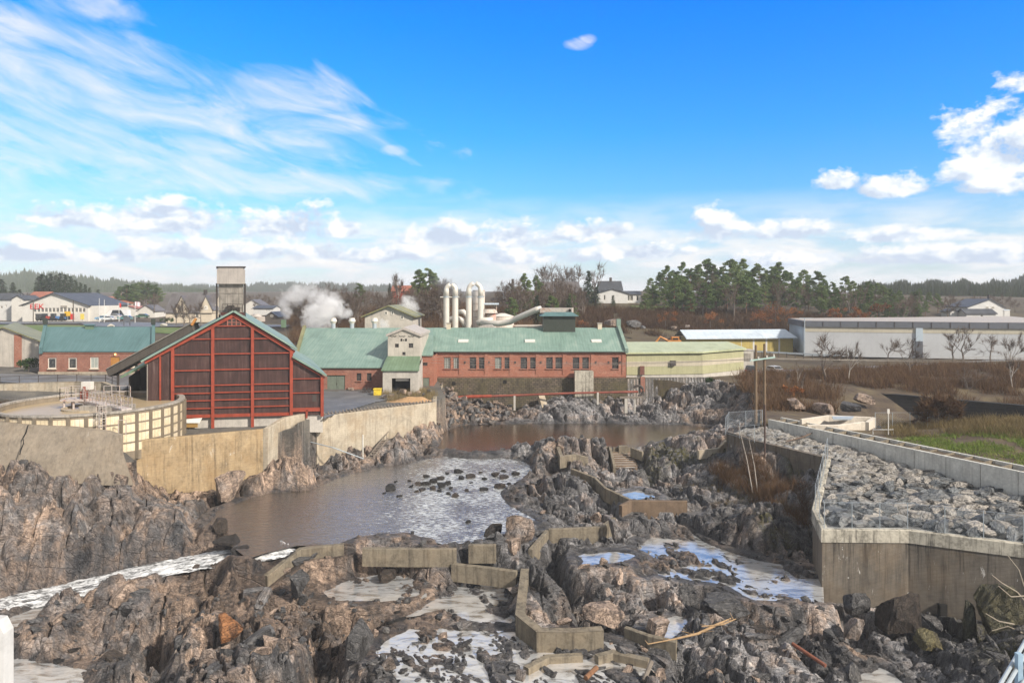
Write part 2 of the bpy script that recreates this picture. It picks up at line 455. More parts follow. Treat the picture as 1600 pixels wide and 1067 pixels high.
bed = [G(*p) for p in [
 (-150,1067,-4.6),(0,1067,-4.8),(150,1067,-3.4),(300,1067,-1.5),(450,1067,-1.6),(560,1067,-3),(650,1067,-3.6),(800,1067,-3.6),(900,1067,-3.7),(1000,1067,-3.3),(1100,1067,-3),(1200,1067,-3.2),(1300,1067,-3.5),(1400,1067,-3.8),(1500,1067,-2.6),(1600,1067,-1.8),(1750,1067,-.5),
 (-150,1200,-4.6),(150,1200,-3.2),(400,1200,-1.8),(700,1200,-3.4),(1000,1200,-3),(1300,1200,-3.2),(1600,1200,-1.6),
 (100,1010,-3.6),(200,1000,-2.6),(350,985,-1.5),(450,970,-1.6),(540,960,-2.3),(600,980,-2.9),(700,990,-3.1),(850,1000,-3.2),(950,995,-2.6),(1050,1010,-2.7),(1150,985,-2.2),(1250,1000,-2.6),(1350,1000,-3.0),(1450,1010,-3.2),(1520,985,-2.6),(1580,960,-1.0),
 (0,1000,-3.9),(60,985,-3.4),(150,960,-2.9),(250,920,-1.9),(350,900,-1.3),(430,925,-1.3),(850,920,-1.5),(950,920,-1.9),(1000,960,-2.4),(1100,940,-2.1),(1200,955,-2.2),(1300,955,-2.3),(1380,980,-2.8),
 (300,885,-1.5),(480,890,-1.4),(560,880,-1.2),(680,900,-2),(780,850,.5),(880,870,-.9),(960,870,-1.2),(900,840,-.3),(930,800,.2),(860,780,.7),(830,760,.9),(900,740,1.3),(860,705,2.2),(860,690,3.2),(830,700,2.0),(900,692,2.6),(960,770,.6),(1080,800,-.4),(1100,760,.9),(1150,740,1.7),(1200,760,1.7),
 (1240,790,1.6),(1200,810,1.2),(1250,850,-.8),(1150,815,-.2),(1100,830,-1.1),(1200,860,-1.4),(1060,720,1.7),(1070,695,3.2),(1040,700,2.6),(1130,700,2.8),(1180,715,3.5),(1240,738,3.0),(980,740,-.2),(1000,800,.0),
 (620,780,-.4),(700,820,-.3),(500,790,-.6),(620,840,.15),(560,835,.1),(740,760,-.3),(680,708,.5),(640,705,1.2),(610,690,2.8),(740,706,.5),(780,706,.6),
 (325,832,.7),(380,840,-.5),(300,840,.6),(352,852,.3),(250,860,-.2),(180,880,-.8),(100,900,-1.6),(0,915,-2.2),(-150,930,-2.8),(600,880,-1.3),(680,882,-1.3),(500,888,-1.6),(260,800,1.8),(330,770,.2),(300,768,.4),(250,770,1.2),(200,760,3.0),(100,780,3.1),(0,790,3),(120,730,4.6),(0,720,4.8),(190,722,4.6),(120,915,-2.6),(60,950,-3.6),(200,900,-2.2),(-150,720,4.8),(-150,800,2.8),
 (60,850,.2),(150,850,.2),(0,870,-.8),
 (360,765,.5),(400,748,.8),(440,712,3.8),(485,718,3.0),(540,735,.6),(500,750,.4),(560,712,1.6),(600,705,1.5),
 (700,690,.4),(760,685,.1),(1000,685,.1),(1100,675,.1),(700,655,2.4),(720,640,3.8),(690,622,5.8),(740,660,1.2)]]
bed += [(XW(px, Y), Y, z) for px, Y, z in [
 (700,128,5.0),(750,128,3.0),(830,128,2.0),(900,127,4.0),(980,128,2.6),(1020,129,2.8),(1060,128,4.2),(1090,128,5.6),(1120,126,6.0),(1150,122,6.0),(1160,112,5.0),(1130,116,3.2),(1090,119,2.2),(1000,119,1.4),(900,119,1.6),(800,119,1.2),(760,119,1.2),
 (1180,79,4.5),(1230,75.8,4.2),(1268,72.2,3.8),(1147,82,4.7),
 (800,115,-.2),(950,113,-.4),(1100,112,-.2),(1190,108,6.0),(1190,98,6.0),(1180,90,5.6),(1160,86,4.6),(1130,82,3.0),(1165,118,6.2),(1110,133,6.4),(1000,133,5),(800,133,5)]]
land = [(XW(px, Y), Y, z) for px, Y, z in [
 (-200,72,6.2),(0,72,6),(180,74,5.2),(0,90,5.2),(150,100,5.2),(250,90,5),(300,85,5),(400,90,5.5),(505,97,6),(560,111,6),(650,118,6),(680,128,6.4),(300,100,6),(400,110,6.2),
 (0,112,8.2),(100,118,8.3),(240,120,8.4),(150,130,8.6),(0,135,9.2),(330,125,7.4),(500,135,7.6),(-200,115,8.3),
 (0,160,12.4),(150,160,12.4),(300,160,12.1),(0,260,12.8),(150,260,13),(300,230,13),(400,200,12),(420,150,10),(400,300,14),(0,400,18),(300,400,16),(-200,200,12.5),
 (600,150,8),(700,150,7.6),(850,150,7.4),(600,170,10),(700,175,11),(800,180,11.5),(600,220,16),(800,220,16),(900,220,15),(700,280,21),(900,270,20),(800,300,23),
 (980,200,12),(980,240,17),(980,265,19.5),(1080,210,12.5),(1100,250,18),(1200,215,12.5),(1200,260,18.5),(1300,240,16),(1400,240,14.5),(1500,230,13),(1600,240,13.5),(1550,270,16.5),(1750,250,14),
 (980,140,6.8),(1100,140,6.4),(1180,147,5.8),(1300,150,5.9),(1400,160,6),(1600,172,6.2),(1235,190,6.6),(1600,182,6.4),(1400,195,6.7),(1100,185,7),(1200,170,6.2),(1000,170,7.5),(1750,180,6.6),(1600,205,8),(1250,205,8.5),
 (1195,110,6.1),(1195,98,6.1),(1300,118,6.3),(1450,118,6.2),(1600,115,6.0),(1300,90,6.2),(1450,75,6.5),(1600,64,6.2),(1600,74,7.2),(1520,82,7.1),(1600,87,6.6),(1500,98,2.6),(1600,93,2.6),(1400,102,3.4),(1350,106,4.6),(1480,88,5.4),(1700,88,2.6),(1700,60,6.2),(1250,88,6.2),(1330,80,6.3),
 (0,700,24),(800,700,26),(1600,700,22),(0,1600,30),(800,1600,30),(1600,1600,30),(-300,700,24),(1900,700,24)]]
_fb = Vector(FL0)
embp = list(WALL)+BACKEDGE[1:]+[(FL0[0]-.4, FL0[1]+.5, 5.75)]
for t in (0, 6, 12, 18, 24, 32, 44):
    q = Vector(FL0)+fd*t
    embp.append((q.x, q.y, 5.7-.045*t))
tps_bed, tps_land, tps_emb = TPS(bed), TPS(land, 1e-3), TPS(embp, 1e-3)

POOLS = {   # name suffix: (level, outline)
 'river': (0.0, [(335,815),(345,797),(420,770),(480,766),(560,737),(640,722),(700,712),(770,713),(815,722),(835,735),(800,755),(775,772),(800,795),(832,812),(820,832),(740,845),(690,848),(640,832),(560,836),(530,848),(470,850),(420,862),(395,870),(350,838)]),
 'back': (0.55, [(688,676),(720,664),(900,661),(1060,664),(1175,672),(1150,682),(1100,694),(1060,684),(1020,692),(985,705),(935,698),(890,702),(800,702),(740,706),(690,700)]),
 'a': (-2.5, [(505,925),(560,902),(605,893),(650,905),(652,930),(600,938),(540,937)]),
 'b': (-3.0, [(635,965),(690,935),(720,905),(800,915),(803,968),(760,985),(740,970),(690,955)]),
 'c': (-3.05, [(590,1015),(640,985),(740,988),(810,988),(840,1005),(880,990),(960,1010),(1000,1045),(1010,1090),(760,1110),(640,1070)]),
 'd': (-4.4, [(-60,1030),(20,1022),(60,1035),(125,1047),(160,1078),(100,1130),(-80,1130)]),
 'e': (-3.5, [(8,968),(62,948),(52,966),(12,985)]),
 'f': (-1.7, [(985,872),(1010,847),(1070,828),(1100,850),(1180,878),(1268,893),(1270,938),(1180,936),(1130,912),(1060,902),(1010,897)]),
 'g': (-.5, [(950,724),(1003,724),(1010,741),(956,742)]),
 'h': (-2.9, [(1022,985),(1040,968),(1064,963),(1062,986),(1040,998)]),
 'i': (-3.9, [(1345,1056),(1375,1044),(1402,1067),(1385,1082),(1340,1078)]),
 'k': (-.1, [(980,772),(1000,768),(1020,778),(985,782)]),
 'l': (-1.3, [(905,868),(960,862),(985,868),(960,880),(915,882)]),
}
FISH = [   # label, plan path (sight lines), top heights, thickness, height showing on the near side, material
 ('bent low concrete wall beside the white water falls', [(418,900),(470,858),(537,851)], [-1.2,.0,.2], .55, 1.01, 'c_fish'),
 ('long straight low concrete wall on the pool edge behind the white pools', [(566,857),(640,858),(713,858)], [.2]*3, .5, 0.83, 'c_fish'),
 ('short low concrete wall at the dark rock pillar', [(732,852),(775,852)], [.25]*2, .5, 0.86, 'c_fish'),
 ('low concrete wall running left from the tee joint above the pools', [(705,881),(760,887),(806,893)], [-1.0]*3, .45, 0.79, 'c_fish'),
 ('long zigzag concrete wall bending round the pools below the tee joint', [(826,888),(819,958),(846,980),(890,981),(940,978)], [-1.1,-1.5,-1.6,-1.6,-1.6], -.62, 0.94, 'c_fish'),
 ('low concrete wall ending under the driftwood branches', [(975,980),(1012,993),(1056,1003)], [-2.1]*3, .4, 0.58, 'c_fish'),
 ('stub of concrete wall bent over the wet flat rocks at the bottom', [(826,1044),(858,1027),(911,1024)], [-2.6]*3, .5, 0.65, 'c_fish'),
 ('lowest stub of concrete wall beside the pale rounded stone', [(935,1026),(958,1020),(1012,1032)], [-2.5]*3, .5, 0.72, 'c_fish'),
 ('short slanting concrete wall in front of the reddish rock wedge', [(832,858),(858,828)], [-.3,-.1], .4, 0.86, 'c_fish'),
 ('ochre weir wall with a turned up right end among the middle rocks', [(858,827),(943,823),(962,808)], [.0]*3, .4, 0.90, 'c_fish'),
 ('long mossy yellow wall winding down from the fish ladder', [(892,732),(928,746),(944,762),(985,781)], [1.6,1.2,.9,.6], .35, 0.79, 'c_fish'),
 ('brown wet concrete weir wall with a pale rim in the middle right', [(972,790),(987,782),(1074,783)], [.5,.65,.65], .4, 1.26, 'c_fishd'),
 ('pale concrete kerb wall on the right mound below the fence', [(1092,704),(1124,700),(1136,688)], [3.2,3.3,4.0], .35, 0.36, 'c_quay'),
 ('angled concrete wall set on the rock island', [(869,698),(875,714),(900,710),(919,714)], [2.4,2.1,2.0,1.6], .5, 0.72, 'c_fish'),
]
def fish_pts(path, zt): return [G(px, py, z) for (px, py), z in zip(path, zt)]
STREAM = [G(446,846,.03), G(420,855,-.1), G(388,863,-.6), G(330,868,-1.1), G(240,885,-1.9), G(150,907,-2.6), G(60,928,-3.2), G(-40,950,-3.7), G(-160,975,-4.2)]
pool_polys = {k: (lv, [G(px, py, lv)[:2] for px, py in pl]) for k, (lv, pl) in POOLS.items()}

def height_at(x, y):
    """smooth ground height (no blocks) for placing things"""
    x = np.atleast_1d(np.asarray(x, float)); y = np.atleast_1d(np.asarray(y, float))
    h = tps_bed.at(x, y)
    l = inside(LEFTLAND, x, y) | inside(RIGHTLAND, x, y) | (y > 133)
    h = np.where(l, tps_land.at(x, y), h)
    return np.where(inside(EMB, x, y), tps_emb.at(x, y), h)

NU, NV = 1180, 1060
UMAX = .84
Y0, Y1 = 36.0, 136.0
uu = np.linspace(-UMAX, UMAX, NU); vv = np.linspace(math.log(Y0/60), math.log(Y1/60), NV)
U, V = np.meshgrid(uu, vv)
GY = 60*np.exp(V); GX = U*GY
def up(t):
    cu = np.linspace(-UMAX, UMAX, 150); cv = np.linspace(vv[0], vv[-1], 190)
    a, b = np.meshgrid(cu, cv); g = t.uv(a, b)
    fx = (U+UMAX)/(2*UMAX)*149; fy = (V-vv[0])/(vv[-1]-vv[0])*189
    i = np.clip(fx.astype(int), 0, 148); j = np.clip(fy.astype(int), 0, 188); fx -= i; fy -= j
    return (g[j,i]*(1-fx)+g[j,i+1]*fx)*(1-fy)+(g[j+1,i]*(1-fx)+g[j+1,i+1]*fx)*fy
inL = inside(LEFTLAND, GX, GY); inR = inside(RIGHTLAND, GX, GY); inE = inside(EMB, GX, GY)
inP = ~(inL | inR | inE)
hb = up(tps_bed)
# warp, so that edges are not ruler straight
wx = GX+1.2*(fbm(GX*.3, GY*.3, 5, 2)-.5)+.08*(fbm(GX*1.7, GY*1.7, 9, 2)-.5)
wy = GY+1.2*(fbm(GX*.3+31, GY*.3, 15, 2)-.5)+.08*(fbm(GX*1.7+7, GY*1.7, 19, 2)-.5)
ang = -1.05+.9*(fbm(GX*.05, GY*.05, 41, 2)-.4)*2
ang = ang+np.where(GX < -9, -.75*smooth01(-GX, 9, 16), 0)        # the left bank's joints run another way
b1, i1 = blocks(wx, wy, 5.2, 2.0, -1.0, 100, .48, 3.2)
b2, i2 = blocks(wx, wy, 1.9, 2.6, -1.1, 200, .8, 4.6)
b2b, i2b = blocks(wx, wy, 2.4, 1.5, .35, 260, .7, 4.6)
left = smooth01(-GX, 6, 14)
b2 = b2*(1-left)+b2b*left
b3, i3 = blocks(wx, wy, .85, 1.7, -.9, 300, .95, 4.2)
b4, i4 = blocks(GX, GY, .36, 1.5, -.4, 400, .9, 3.4)
ck = cracks(wx, wy, 2.9, 500)
ckd = -np.clip(.075-ck, 0, .075)/.075
rough = fbm(GX*2.3, GY*2.3, 61, 4)-.5
# cliff under the dam slab and the two big outcrops: larger, smoother slabs
cliff = smooth01(-GX, 10, 18)*smooth01(GY, 52, 56)*(1-smooth01(GY, 76, 82))
far = smooth01(GY, 100, 112)
rubble = smooth01(GX, -14, -11)*(1-smooth01(GX, -5, -1))*smooth01(GY, 104, 108)
farw = smooth01(fbm(GX*.12, GY*.12, 77, 3), .38, .55)
jum = .6+.8*farw
det = (b1*1.45*(1-.55*rubble)*(1-.2*far)+b2*1.15*jum*(1-.4*cliff)+b3*.55*jum*(1-.45*cliff)*(1+.3*rubble)+b4*.16*(1-.45*cliff)
       +ckd*(.3+.6*cliff)+rough*.08+.42)
hill = smooth01(hb, -5, 4)
h = hb+det*inP
wet = np.zeros(h.shape)
for k, (lv, poly) in pool_polys.items():
    d = sdist(poly, GX+1.1*(fbm(GX*.5, GY*.5, 3)-.5), GY+1.1*(fbm(GX*.5+9, GY*.5, 4)-.5))
    big = k in ('river', 'back')
    w = smooth01(-d, -.9, .5)
    share = {'c': .6, 'b': .25, 'f': .48, 'a': .12, 'd': .1}.get(k, 0)
    pf = b2*.8+b3*.45+b1*.3
    if share:
        ins = (d < 0) & inP
        pf = np.maximum(.62*(pf-np.quantile(pf[ins], 1-share)), -.5)+b4*.12
    else:
        pf = -.45-(.8 if big else 0)*smooth01(-d, 0, 4)+.1*b3*(0 if big else 1)
    floor = lv+pf
    hh = h*(1-w)+floor*w
    ring = smooth01(d, -.2, .5)*(1-smooth01(d, 1.4, 2.6))
    hh = np.where(ring > 0, np.maximum(hh, hh*(1-ring)+ring*(lv+.12+.25*np.maximum(b3+.5, 0))), hh)
    h = np.where(inP, hh, h)
    wet = np.maximum(wet, (1-smooth01(d, .2, 3.2 if big else 1.8))*(1-smooth01(h-lv, .15, .9)))
ds, zs = pdist(STREAM, GX, GY)
w = 1-smooth01(ds, 1.4, 2.7)
h = np.where(inP, h*(1-w)+(zs-.42+.42*(b3+.3))*w, h)
wet = np.maximum(wet, (1-smooth01(ds, 1.5, 4.0))*.9)
for lab, path, zt, th, visb, mt in FISH:
    fd_, fz, fy = pdist(offs(fish_pts(path, zt), th/2), GX, GY, True)
    lim = np.where(GY < fy, fz-visb*.92+.2*np.maximum(0, fd_-.4)+4*smooth01(fd_, 1.8, 3.8), fz-.02+4*smooth01(fd_, 1.0, 2.4))
    h = np.where(inP & (fd_ < 3.8), np.minimum(h, lim), h)
wb_ = [(p[0], p[1], z) for p, z in zip(WALL, (3.6, .6, -2.9, -3.5, -3.4, -3.0))]
wd_, wz_ = pdist(wb_, GX, GY)
h = np.where(inP & (wd_ < 5), np.minimum(h, wz_+.3*wd_+3*smooth01(wd_, 3, 5)+.25*b3), h)
qd_, qz_ = pdist([(QUAY[0][0], QUAY[0][1], 3.4), (XW(238, 78.3), 78.3, 1.2), (XW(300, 80.8), 80.8, .35), (QUAY[1][0], QUAY[1][1], .3)], GX, GY)
h = np.where(inP & (qd_ < 5), np.minimum(h, np.maximum(qz_+.4*qd_+4*smooth01(qd_, 2.0, 4.5)+.5*b3, -.6)), h)
sd_, sz_ = pdist([G(619,664,2.7), G(576,719,.3)], GX, GY)
h = np.where(inP & (sd_ < 3), np.minimum(h, sz_-.25+3*smooth01(sd_, .9, 2.4)), h)
low = smooth01(-hb, 2.2, 3.4)*smooth01(GX, -10, -4)*(1-smooth01(GX, 8, 16))
wet = np.maximum(wet, low*.6)
mid_ = smooth01(fbm(GX*.16+3, GY*.16, 83, 3), .4, .58)*smooth01(-hb, -1.6, .6)
wet = np.maximum(wet, .55*mid_)
hl = up(tps_land)+(fbm(GX*.7, GY*.7, 71)-.5)*.12
he = up(tps_emb)-.25
h = np.where(inL | inR, hl, h)
h = np.where(inE & ~inR, he, h)
h = np.where(inR & inE, np.minimum(hl, he), h)
# bank of the tank yard: lower terrace in front of the curved wall
YARD = [(-140, 71), (-38, 71), (-42, 78), (-29, 86), (-27, 92), (-40, 98), (-62, 103), (-140, 106)]
h = np.where(inL & inside(YARD, GX, GY), np.minimum(h, 5.1+(fbm(GX, GY, 8)-.5)*.15), h)
FOREB = [P(1376,613,116.4)[:2], P(1400,615,115.2)[:2], P(1500,624,110.2)[:2], P(1620,634,104.2)[:2], P(1750,645,99.2)[:2], (95, 82), (68, 84), (60, 92)]
h = np.where(inR & inside(FOREB, GX, GY), np.minimum(h, 1.6+4.5*smooth01(-GY, -93, -84)), h)
# zones
ROADR = [P(1130,585,146)[:2], P(1200,585,147)[:2], P(1400,578,158)[:2], P(1620,562,176)[:2], P(1620,556,183)[:2], P(1400,572,163)[:2], P(1200,580,152)[:2], P(1130,580,150)[:2]]
idx = np.arange(NU*NV).reshape(NV, NU)
quads = np.stack([idx[:-1,:-1], idx[:-1,1:], idx[1:,1:], idx[1:,:-1]], -1).reshape(-1, 4)
cx = (GX[:-1,:-1]+GX[1:,1:])*.5; cy = (GY[:-1,:-1]+GY[1:,1:])*.5
zone = np.zeros(cx.shape, int)                       # 0 bedrock
lz = inside(LEFTLAND, cx, cy); rz = inside(RIGHTLAND, cx, cy); ez = inside(EMB, cx, cy)
zone[ez] = 3; zone[lz] = 1; zone[rz] = 2
def pick(mask, name, mat, attrs=(), smooth=False, label=None):
    m = mask.ravel(); q = quads[m]
    used = np.zeros(NU*NV, bool); used[q.ravel()] = True
    remap = np.cumsum(used)-1
    vs = np.c_[GX.ravel()[used], GY.ravel()[used], h.ravel()[used]]
    at = {n: a.ravel()[used] for n, a in attrs}
    return tag(mesh_np(name, vs, remap[q], mat, smooth=smooth, attrs=at), kind='structure')
tone = fbm(GX*.09, GY*.09, 91, 3)
tan = np.clip(smooth01(-GX, -2, 12)*.5+smooth01(tone, .38, .6)*.5, 0, 1)
moss = smooth01(fbm(GX*.25, GY*.25, 55, 3), .46, .6)*smooth01(GX, 10, 20)*smooth01(GY, 60, 68)*(1-smooth01(GY, 96, 102))*smooth01(hb, -.6, .8)
moss = np.maximum(moss, .7*smooth01(GX, 29, 33)*(1-smooth01(GY, 54, 58))*smooth01(fbm(GX*.6, GY*.6, 57, 3), .4, .55))
blk = np.where(b2*2.1 > b1*2, i2, i1)*.55+i3*.45
ob = pick(zone == 0, 'riverbed', MAT['rock'], (('wet', wet), ('tan', tan), ('moss', moss), ('blk', blk)))
pick(zone == 1, 'yard_ground', MAT['yard'])
pick(zone == 2, 'field_ground', MAT['rightland'])
pick(zone == 3, 'bank_ground', MAT['bankfill'])

# ---- land behind, coarser
nu, nv = 240, 220
u2 = np.linspace(-1.1, 1.1, nu); v2 = np.linspace(math.log(135.5/60), math.log(2600/60), nv)
A, B = np.meshgrid(u2, v2); FY = 60*np.exp(B); FX = A*FY
cu = np.linspace(-1.1, 1.1, 90)
FZ = tps_land.uv(A, np.minimum(B, math.log(1600/60)))
FZ = FZ+(fbm(FX*.03, FY*.03, 13)-.5)*1.2*smooth01(FY, 210, 260)-.12*smooth01(-FY, -137, -135)
q2 = np.arange(nu*nv).reshape(nv, nu)
q2 = np.stack([q2[:-1,:-1], q2[:-1,1:], q2[1:,1:], q2[1:,:-1]], -1).reshape(-1, 4)
tag(mesh_np('terrain', np.c_[FX.ravel(), FY.ravel(), FZ.ravel()], q2, MAT['land'], smooth=True), kind='structure')

# ---- bedrock sampler for resting things on the rock
def rock_z(x, y):
    u = (x/y+UMAX)/(2*UMAX)*(NU-1); v = (math.log(y/60)-vv[0])/(vv[-1]-vv[0])*(NV-1)
    i = int(min(max(u, 0), NU-1)); j = int(min(max(v, 0), NV-1))
    return float(h[j, i])

# ---- water
def water_sheet(name, poly, lv, mat, grow=1.0, n=None):
    c = np.array(poly); m = c.mean(0)
    d = c-m; L = np.hypot(d[:,0], d[:,1])[:,None]
    c = m+d*(1+grow/L)
    mb = MB(); mb.poly([(x, y, lv) for x, y in c])
    o = mb.build(name, mat)
    return tag(o, kind='structure')
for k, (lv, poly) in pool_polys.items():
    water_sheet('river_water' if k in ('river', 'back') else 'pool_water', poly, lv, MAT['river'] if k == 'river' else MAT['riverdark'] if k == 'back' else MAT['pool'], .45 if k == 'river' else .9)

def ribbon(line, w, name, mat, seed, nseg=220, nw=46, rough=.16, lift=0.0):
    L = [Vector(p) for p in line]
    cum = [0]
    for a, b in zip(L[:-1], L[1:]): cum.append(cum[-1]+(b-a).length)
    s = np.linspace(0, cum[-1], nseg)
    px = np.interp(s, cum, [p.x for p in L]); py = np.interp(s, cum, [p.y for p in L]); pz = np.interp(s, cum, [p.z for p in L])
    tx = np.gradient(px); ty = np.gradient(py); n = np.hypot(tx, ty); nx, ny = -ty/n, tx/n
    t = np.linspace(-1, 1, nw)
    X = px[:,None]+nx[:,None]*t*w; Y = py[:,None]+ny[:,None]*t*w
    Z = pz[:,None]+lift+rough*(fbm(X*1.6, Y*1.6, seed)-.5)*1.6+rough*.5*(fbm(X*5, Y*5, seed+3)-.5)-.25*np.abs(t)**3
    q = np.arange(nseg*nw).reshape(nseg, nw)
    q = np.stack([q[:-1,:-1], q[:-1,1:], q[1:,1:], q[1:,:-1]], -1).reshape(-1, 4)
    return tag(mesh_np(name, np.c_[X.ravel(), Y.ravel(), Z.ravel()], q, mat, smooth=True), kind='structure')
ribbon(STREAM, 2.3, 'white_water', MAT['foam'], 21, lift=-.05)
ribbon([G(735,708,.5), G(770,709,.3), G(812,716,.05)], .55, 'white_water', MAT['foam'], 25, 40, 16, .12, .12)
# ---------------------------------------------------------------- boulders
def boulder_mesh(name, seed, sx, sy, sz, mat, ncut=9, n=7, rough=.05):
    r = np.random.default_rng(seed)
    t = np.linspace(-1, 1, n)
    vs = []; fs = []
    for ax in range(3):
        for sg in (-1, 1):
            a, b = np.meshgrid(t, t); c = np.full_like(a, sg)
            p = [None]*3; p[ax] = c; p[(ax+1) % 3] = a*sg; p[(ax+2) % 3] = b
            base = sum(len(v) for v in vs)
            vs.append(np.stack([q.ravel() for q in p], -1))
            i = np.arange(n*n).reshape(n, n)
            fs.append(np.stack([i[:-1,:-1], i[:-1,1:], i[1:,1:], i[1:,:-1]], -1).reshape(-1, 4)+base)
    v = np.concatenate(vs); f = np.concatenate(fs)
    v = v*(1-.18*((np.abs(v).sum(1)-1)/2)[:,None])
    for k in range(ncut):
        d = r.normal(size=3); d /= np.linalg.norm(d)
        o = r.uniform(.5, .95)
        s = v@d-o
        v = v-np.maximum(s, 0)[:,None]*d
    q = np.round(v, 5)
    v = v+rough*np.stack([np.sin(q@r.normal(size=3)*7+k*2)*np.cos(q@r.normal(size=3)*9) for k in range(3)], -1)
    for k in range(7):
        d = r.normal(size=3); d /= np.linalg.norm(d)
        v = v*(1-(.055/(1+k*.35))*np.abs(np.sin((q@d)*(2.2+1.7*k)+k))[:,None]*min(1, rough*25))
    v = v*np.array([sx, sy, sz])/2
    v[:,2] -= v[:,2].min()
    v, inv = np.unique(np.round(v, 4), axis=0, return_inverse=True)
    f = inv.ravel()[f]
    me = bpy.data.meshes.new(name)
    ok = [tuple(dict.fromkeys(q)) for q in f.tolist()]
    me.from_pydata(v.tolist(), [], [q for q in ok if len(q) > 2]); me.materials.append(mat); me.update()
    return me

def put(name, me, x, y, z, rx, ry, rz, s, label, cat, group=None):
    o = bpy.data.objects.new(name, me); COL.objects.link(o)
    o.location = (x, y, z); o.rotation_euler = (rx, ry, rz)
    o.scale = (s, s, s) if isinstance(s, (int, float)) else s
    return tag(o, label, cat, group)

# quarry stone bank
rip = [boulder_mesh('bank_stone', 50+i, 1.0+.4*(i % 3), .75+.15*(i % 4), .62+.1*(i % 2), MAT['riprap'], 9, 6, .03) for i in range(9)]
rr = random.Random(5)
wl = [Vector((p[0], p[1])) for p in WALL]
inset = [Vector((p[0], p[1], p[2])) for p in WALL]
cand = []
gx0, gx1, gy0, gy1 = 22, 62, 42, 92
y = gy0; row = 0
while y < gy1:
    x = gx0+(row % 2)*.55
    while x < gx1:
        cand.append((x+rr.uniform(-.35, .35), y+rr.uniform(-.25, .25))); x += .9
    y += .6; row += 1
cx_ = np.array([c[0] for c in cand]); cy_ = np.array([c[1] for c in cand])
d_in = -sdist(EMB, cx_, cy_)
vis = (d_in > .75) & (cx_/cy_ < .80)
ze = tps_emb.at(cx_, cy_)-.25
stones = sorted([(cx_[i], cy_[i], ze[i]) for i in np.where(vis)[0]], key=lambda s: s[1])
big = [s for s in stones if abs(s[0]/s[1]) < .735][:290]
bigset = set(big)
mb = MB()
for s in stones:
    x, y, z = s
    me = rr.choice(rip); a = rr.uniform(.7, 1.3)*(1.2 if y < 63 else 1.0)
    e = (rr.uniform(-.35, .35), rr.uniform(-.35, .35), rr.uniform(-.5, .9)); sc = (a*rr.uniform(.9, 1.4), a, a*rr.uniform(.8, 1.1))
    if s in bigset:
        put('bank_stone', me, x, y, z-.08, *e, sc, 'angular grey quarry stone in the bank between flume and fence', 'stone', 'quarry stones of the sloping bank')
    else:
        mt = Matrix.LocRotScale(Vector((x, y, z-.16)), __import__('mathutils').Euler(e), Vector(sc))
        mb.add([mt @ v.co for v in me.vertices], [tuple(p.vertices) for p in me.polygons])
if mb.v:
    tag(mb.build('bank_stones', MAT['riprap']), 'grey quarry stones farther up and along the bank beside the flume', 'stones', kind='stuff')

# stones standing in the river
rs = [boulder_mesh('river_stone', 90+i, 1.0, .8, .62, MAT['darkstone'], 8, 6, .05) for i in range(6)]
RST = [(609,764,18),(624,775,9),(665,745,11),(717,738,15),(698,740,8),(735,745,17),(721,748,12),(736,754,6),(750,738,7),(701,772,10),(712,775,13),(756,765,15),(730,766,8),(757,748,9),(732,815,9),
 (786,736,9),(774,743,15),(787,746,16),(807,741,14),(795,756,9),(781,762,19),(690,748,14),(678,753,16),(664,757,17),(652,757,12),(643,760,9),(688,760,18),(698,756,13),(676,763,13),(660,765,12),(686,767,9),(640,751,7),(704,763,9),(650,768,8),(618,752,6),(600,770,6)]
for i, (px, py, wpx) in enumerate(RST):
    g = G(px, py, .05); s = wpx*g[1]/F*1.15
    put('river_stone', rs[i % 6], g[0], g[1], -.12*s-.05, rr.uniform(-.2, .2), rr.uniform(-.2, .2), rr.uniform(0, 6), s, 'dark wet stone sticking out of the shallow river pool', 'stone', 'dark stones standing in the river pool')

# single boulders one can point at
def one(px, py, z, wpx, hpx, dk, mat, label, seed, rot=(0, 0, 0), ncut=8, name='boulder'):
    g = G(px, py, z); k = g[1]/F
    me = boulder_mesh(name, seed, wpx*k, wpx*k*dk, hpx*k*1.2, mat, ncut+6, 15, .03)
    return put(name, me, g[0], g[1]+wpx*k*dk*.3, z-.12*hpx*k, *rot, 1.0, label, 'boulder')
orange = rockmat('orange_granite', (.36, .17, .075), (.42, .18, .07), (.5, .27, .15), False, 1.2, local=True)
MAT['mossrock'] = rockmat('mossy_stone', (.075, .075, .05), (.1, .085, .04), (.2, .19, .12), False, 1.0, local=True)
one(356, 1000, -1.6, 50, 40, .8, orange, 'orange angular boulder resting on brown rock slabs', 301, (.15, -.2, .5), 7)
one(1204, 838, -1.0, 46, 34, .7, MAT['darkstone'], 'dark tilted slab boulder leaning at the foot of the mossy outcrop', 302, (0, -.35, .3), 6)
one(1176, 842, -1.1, 30, 32, .8, MAT['boulder'], 'pale upright boulder beside the dark tilted slab', 303, (0, .2, .2), 7)
one(1420, 992, -3.1, 78, 64, .8, MAT['darkstone'], 'black pointed boulder against the tall stained retaining wall', 304, (0, .1, .3), 9)
one(1572, 1010, -2.8, 96, 98, .9, MAT['mossrock'], 'huge mossy upright rock at the right end of the retaining wall', 305, (0, .1, .2), 9)
one(1518, 1000, -2.9, 26, 66, .7, MAT['mossrock'], 'narrow yellow mossy rock spike beside the huge mossy rock', 306, (0, .08, 0), 8)
one(1340, 960, -2.4, 46, 36, .9, MAT['boulder'], 'grey brown boulder at the foot of the retaining wall', 307, (0, 0, .5), 8)
one(1455, 1020, -3.2, 60, 34, .9, MAT['mossrock'], 'squat lichen covered boulder below the wall drain hole', 308, (0, .1, .8), 8)
one(352, 778, .3, 62, 44, .9, MAT['boulder'], 'large brown boulder at the foot of the ochre quay wall', 309, (0, -.1, .6), 8)
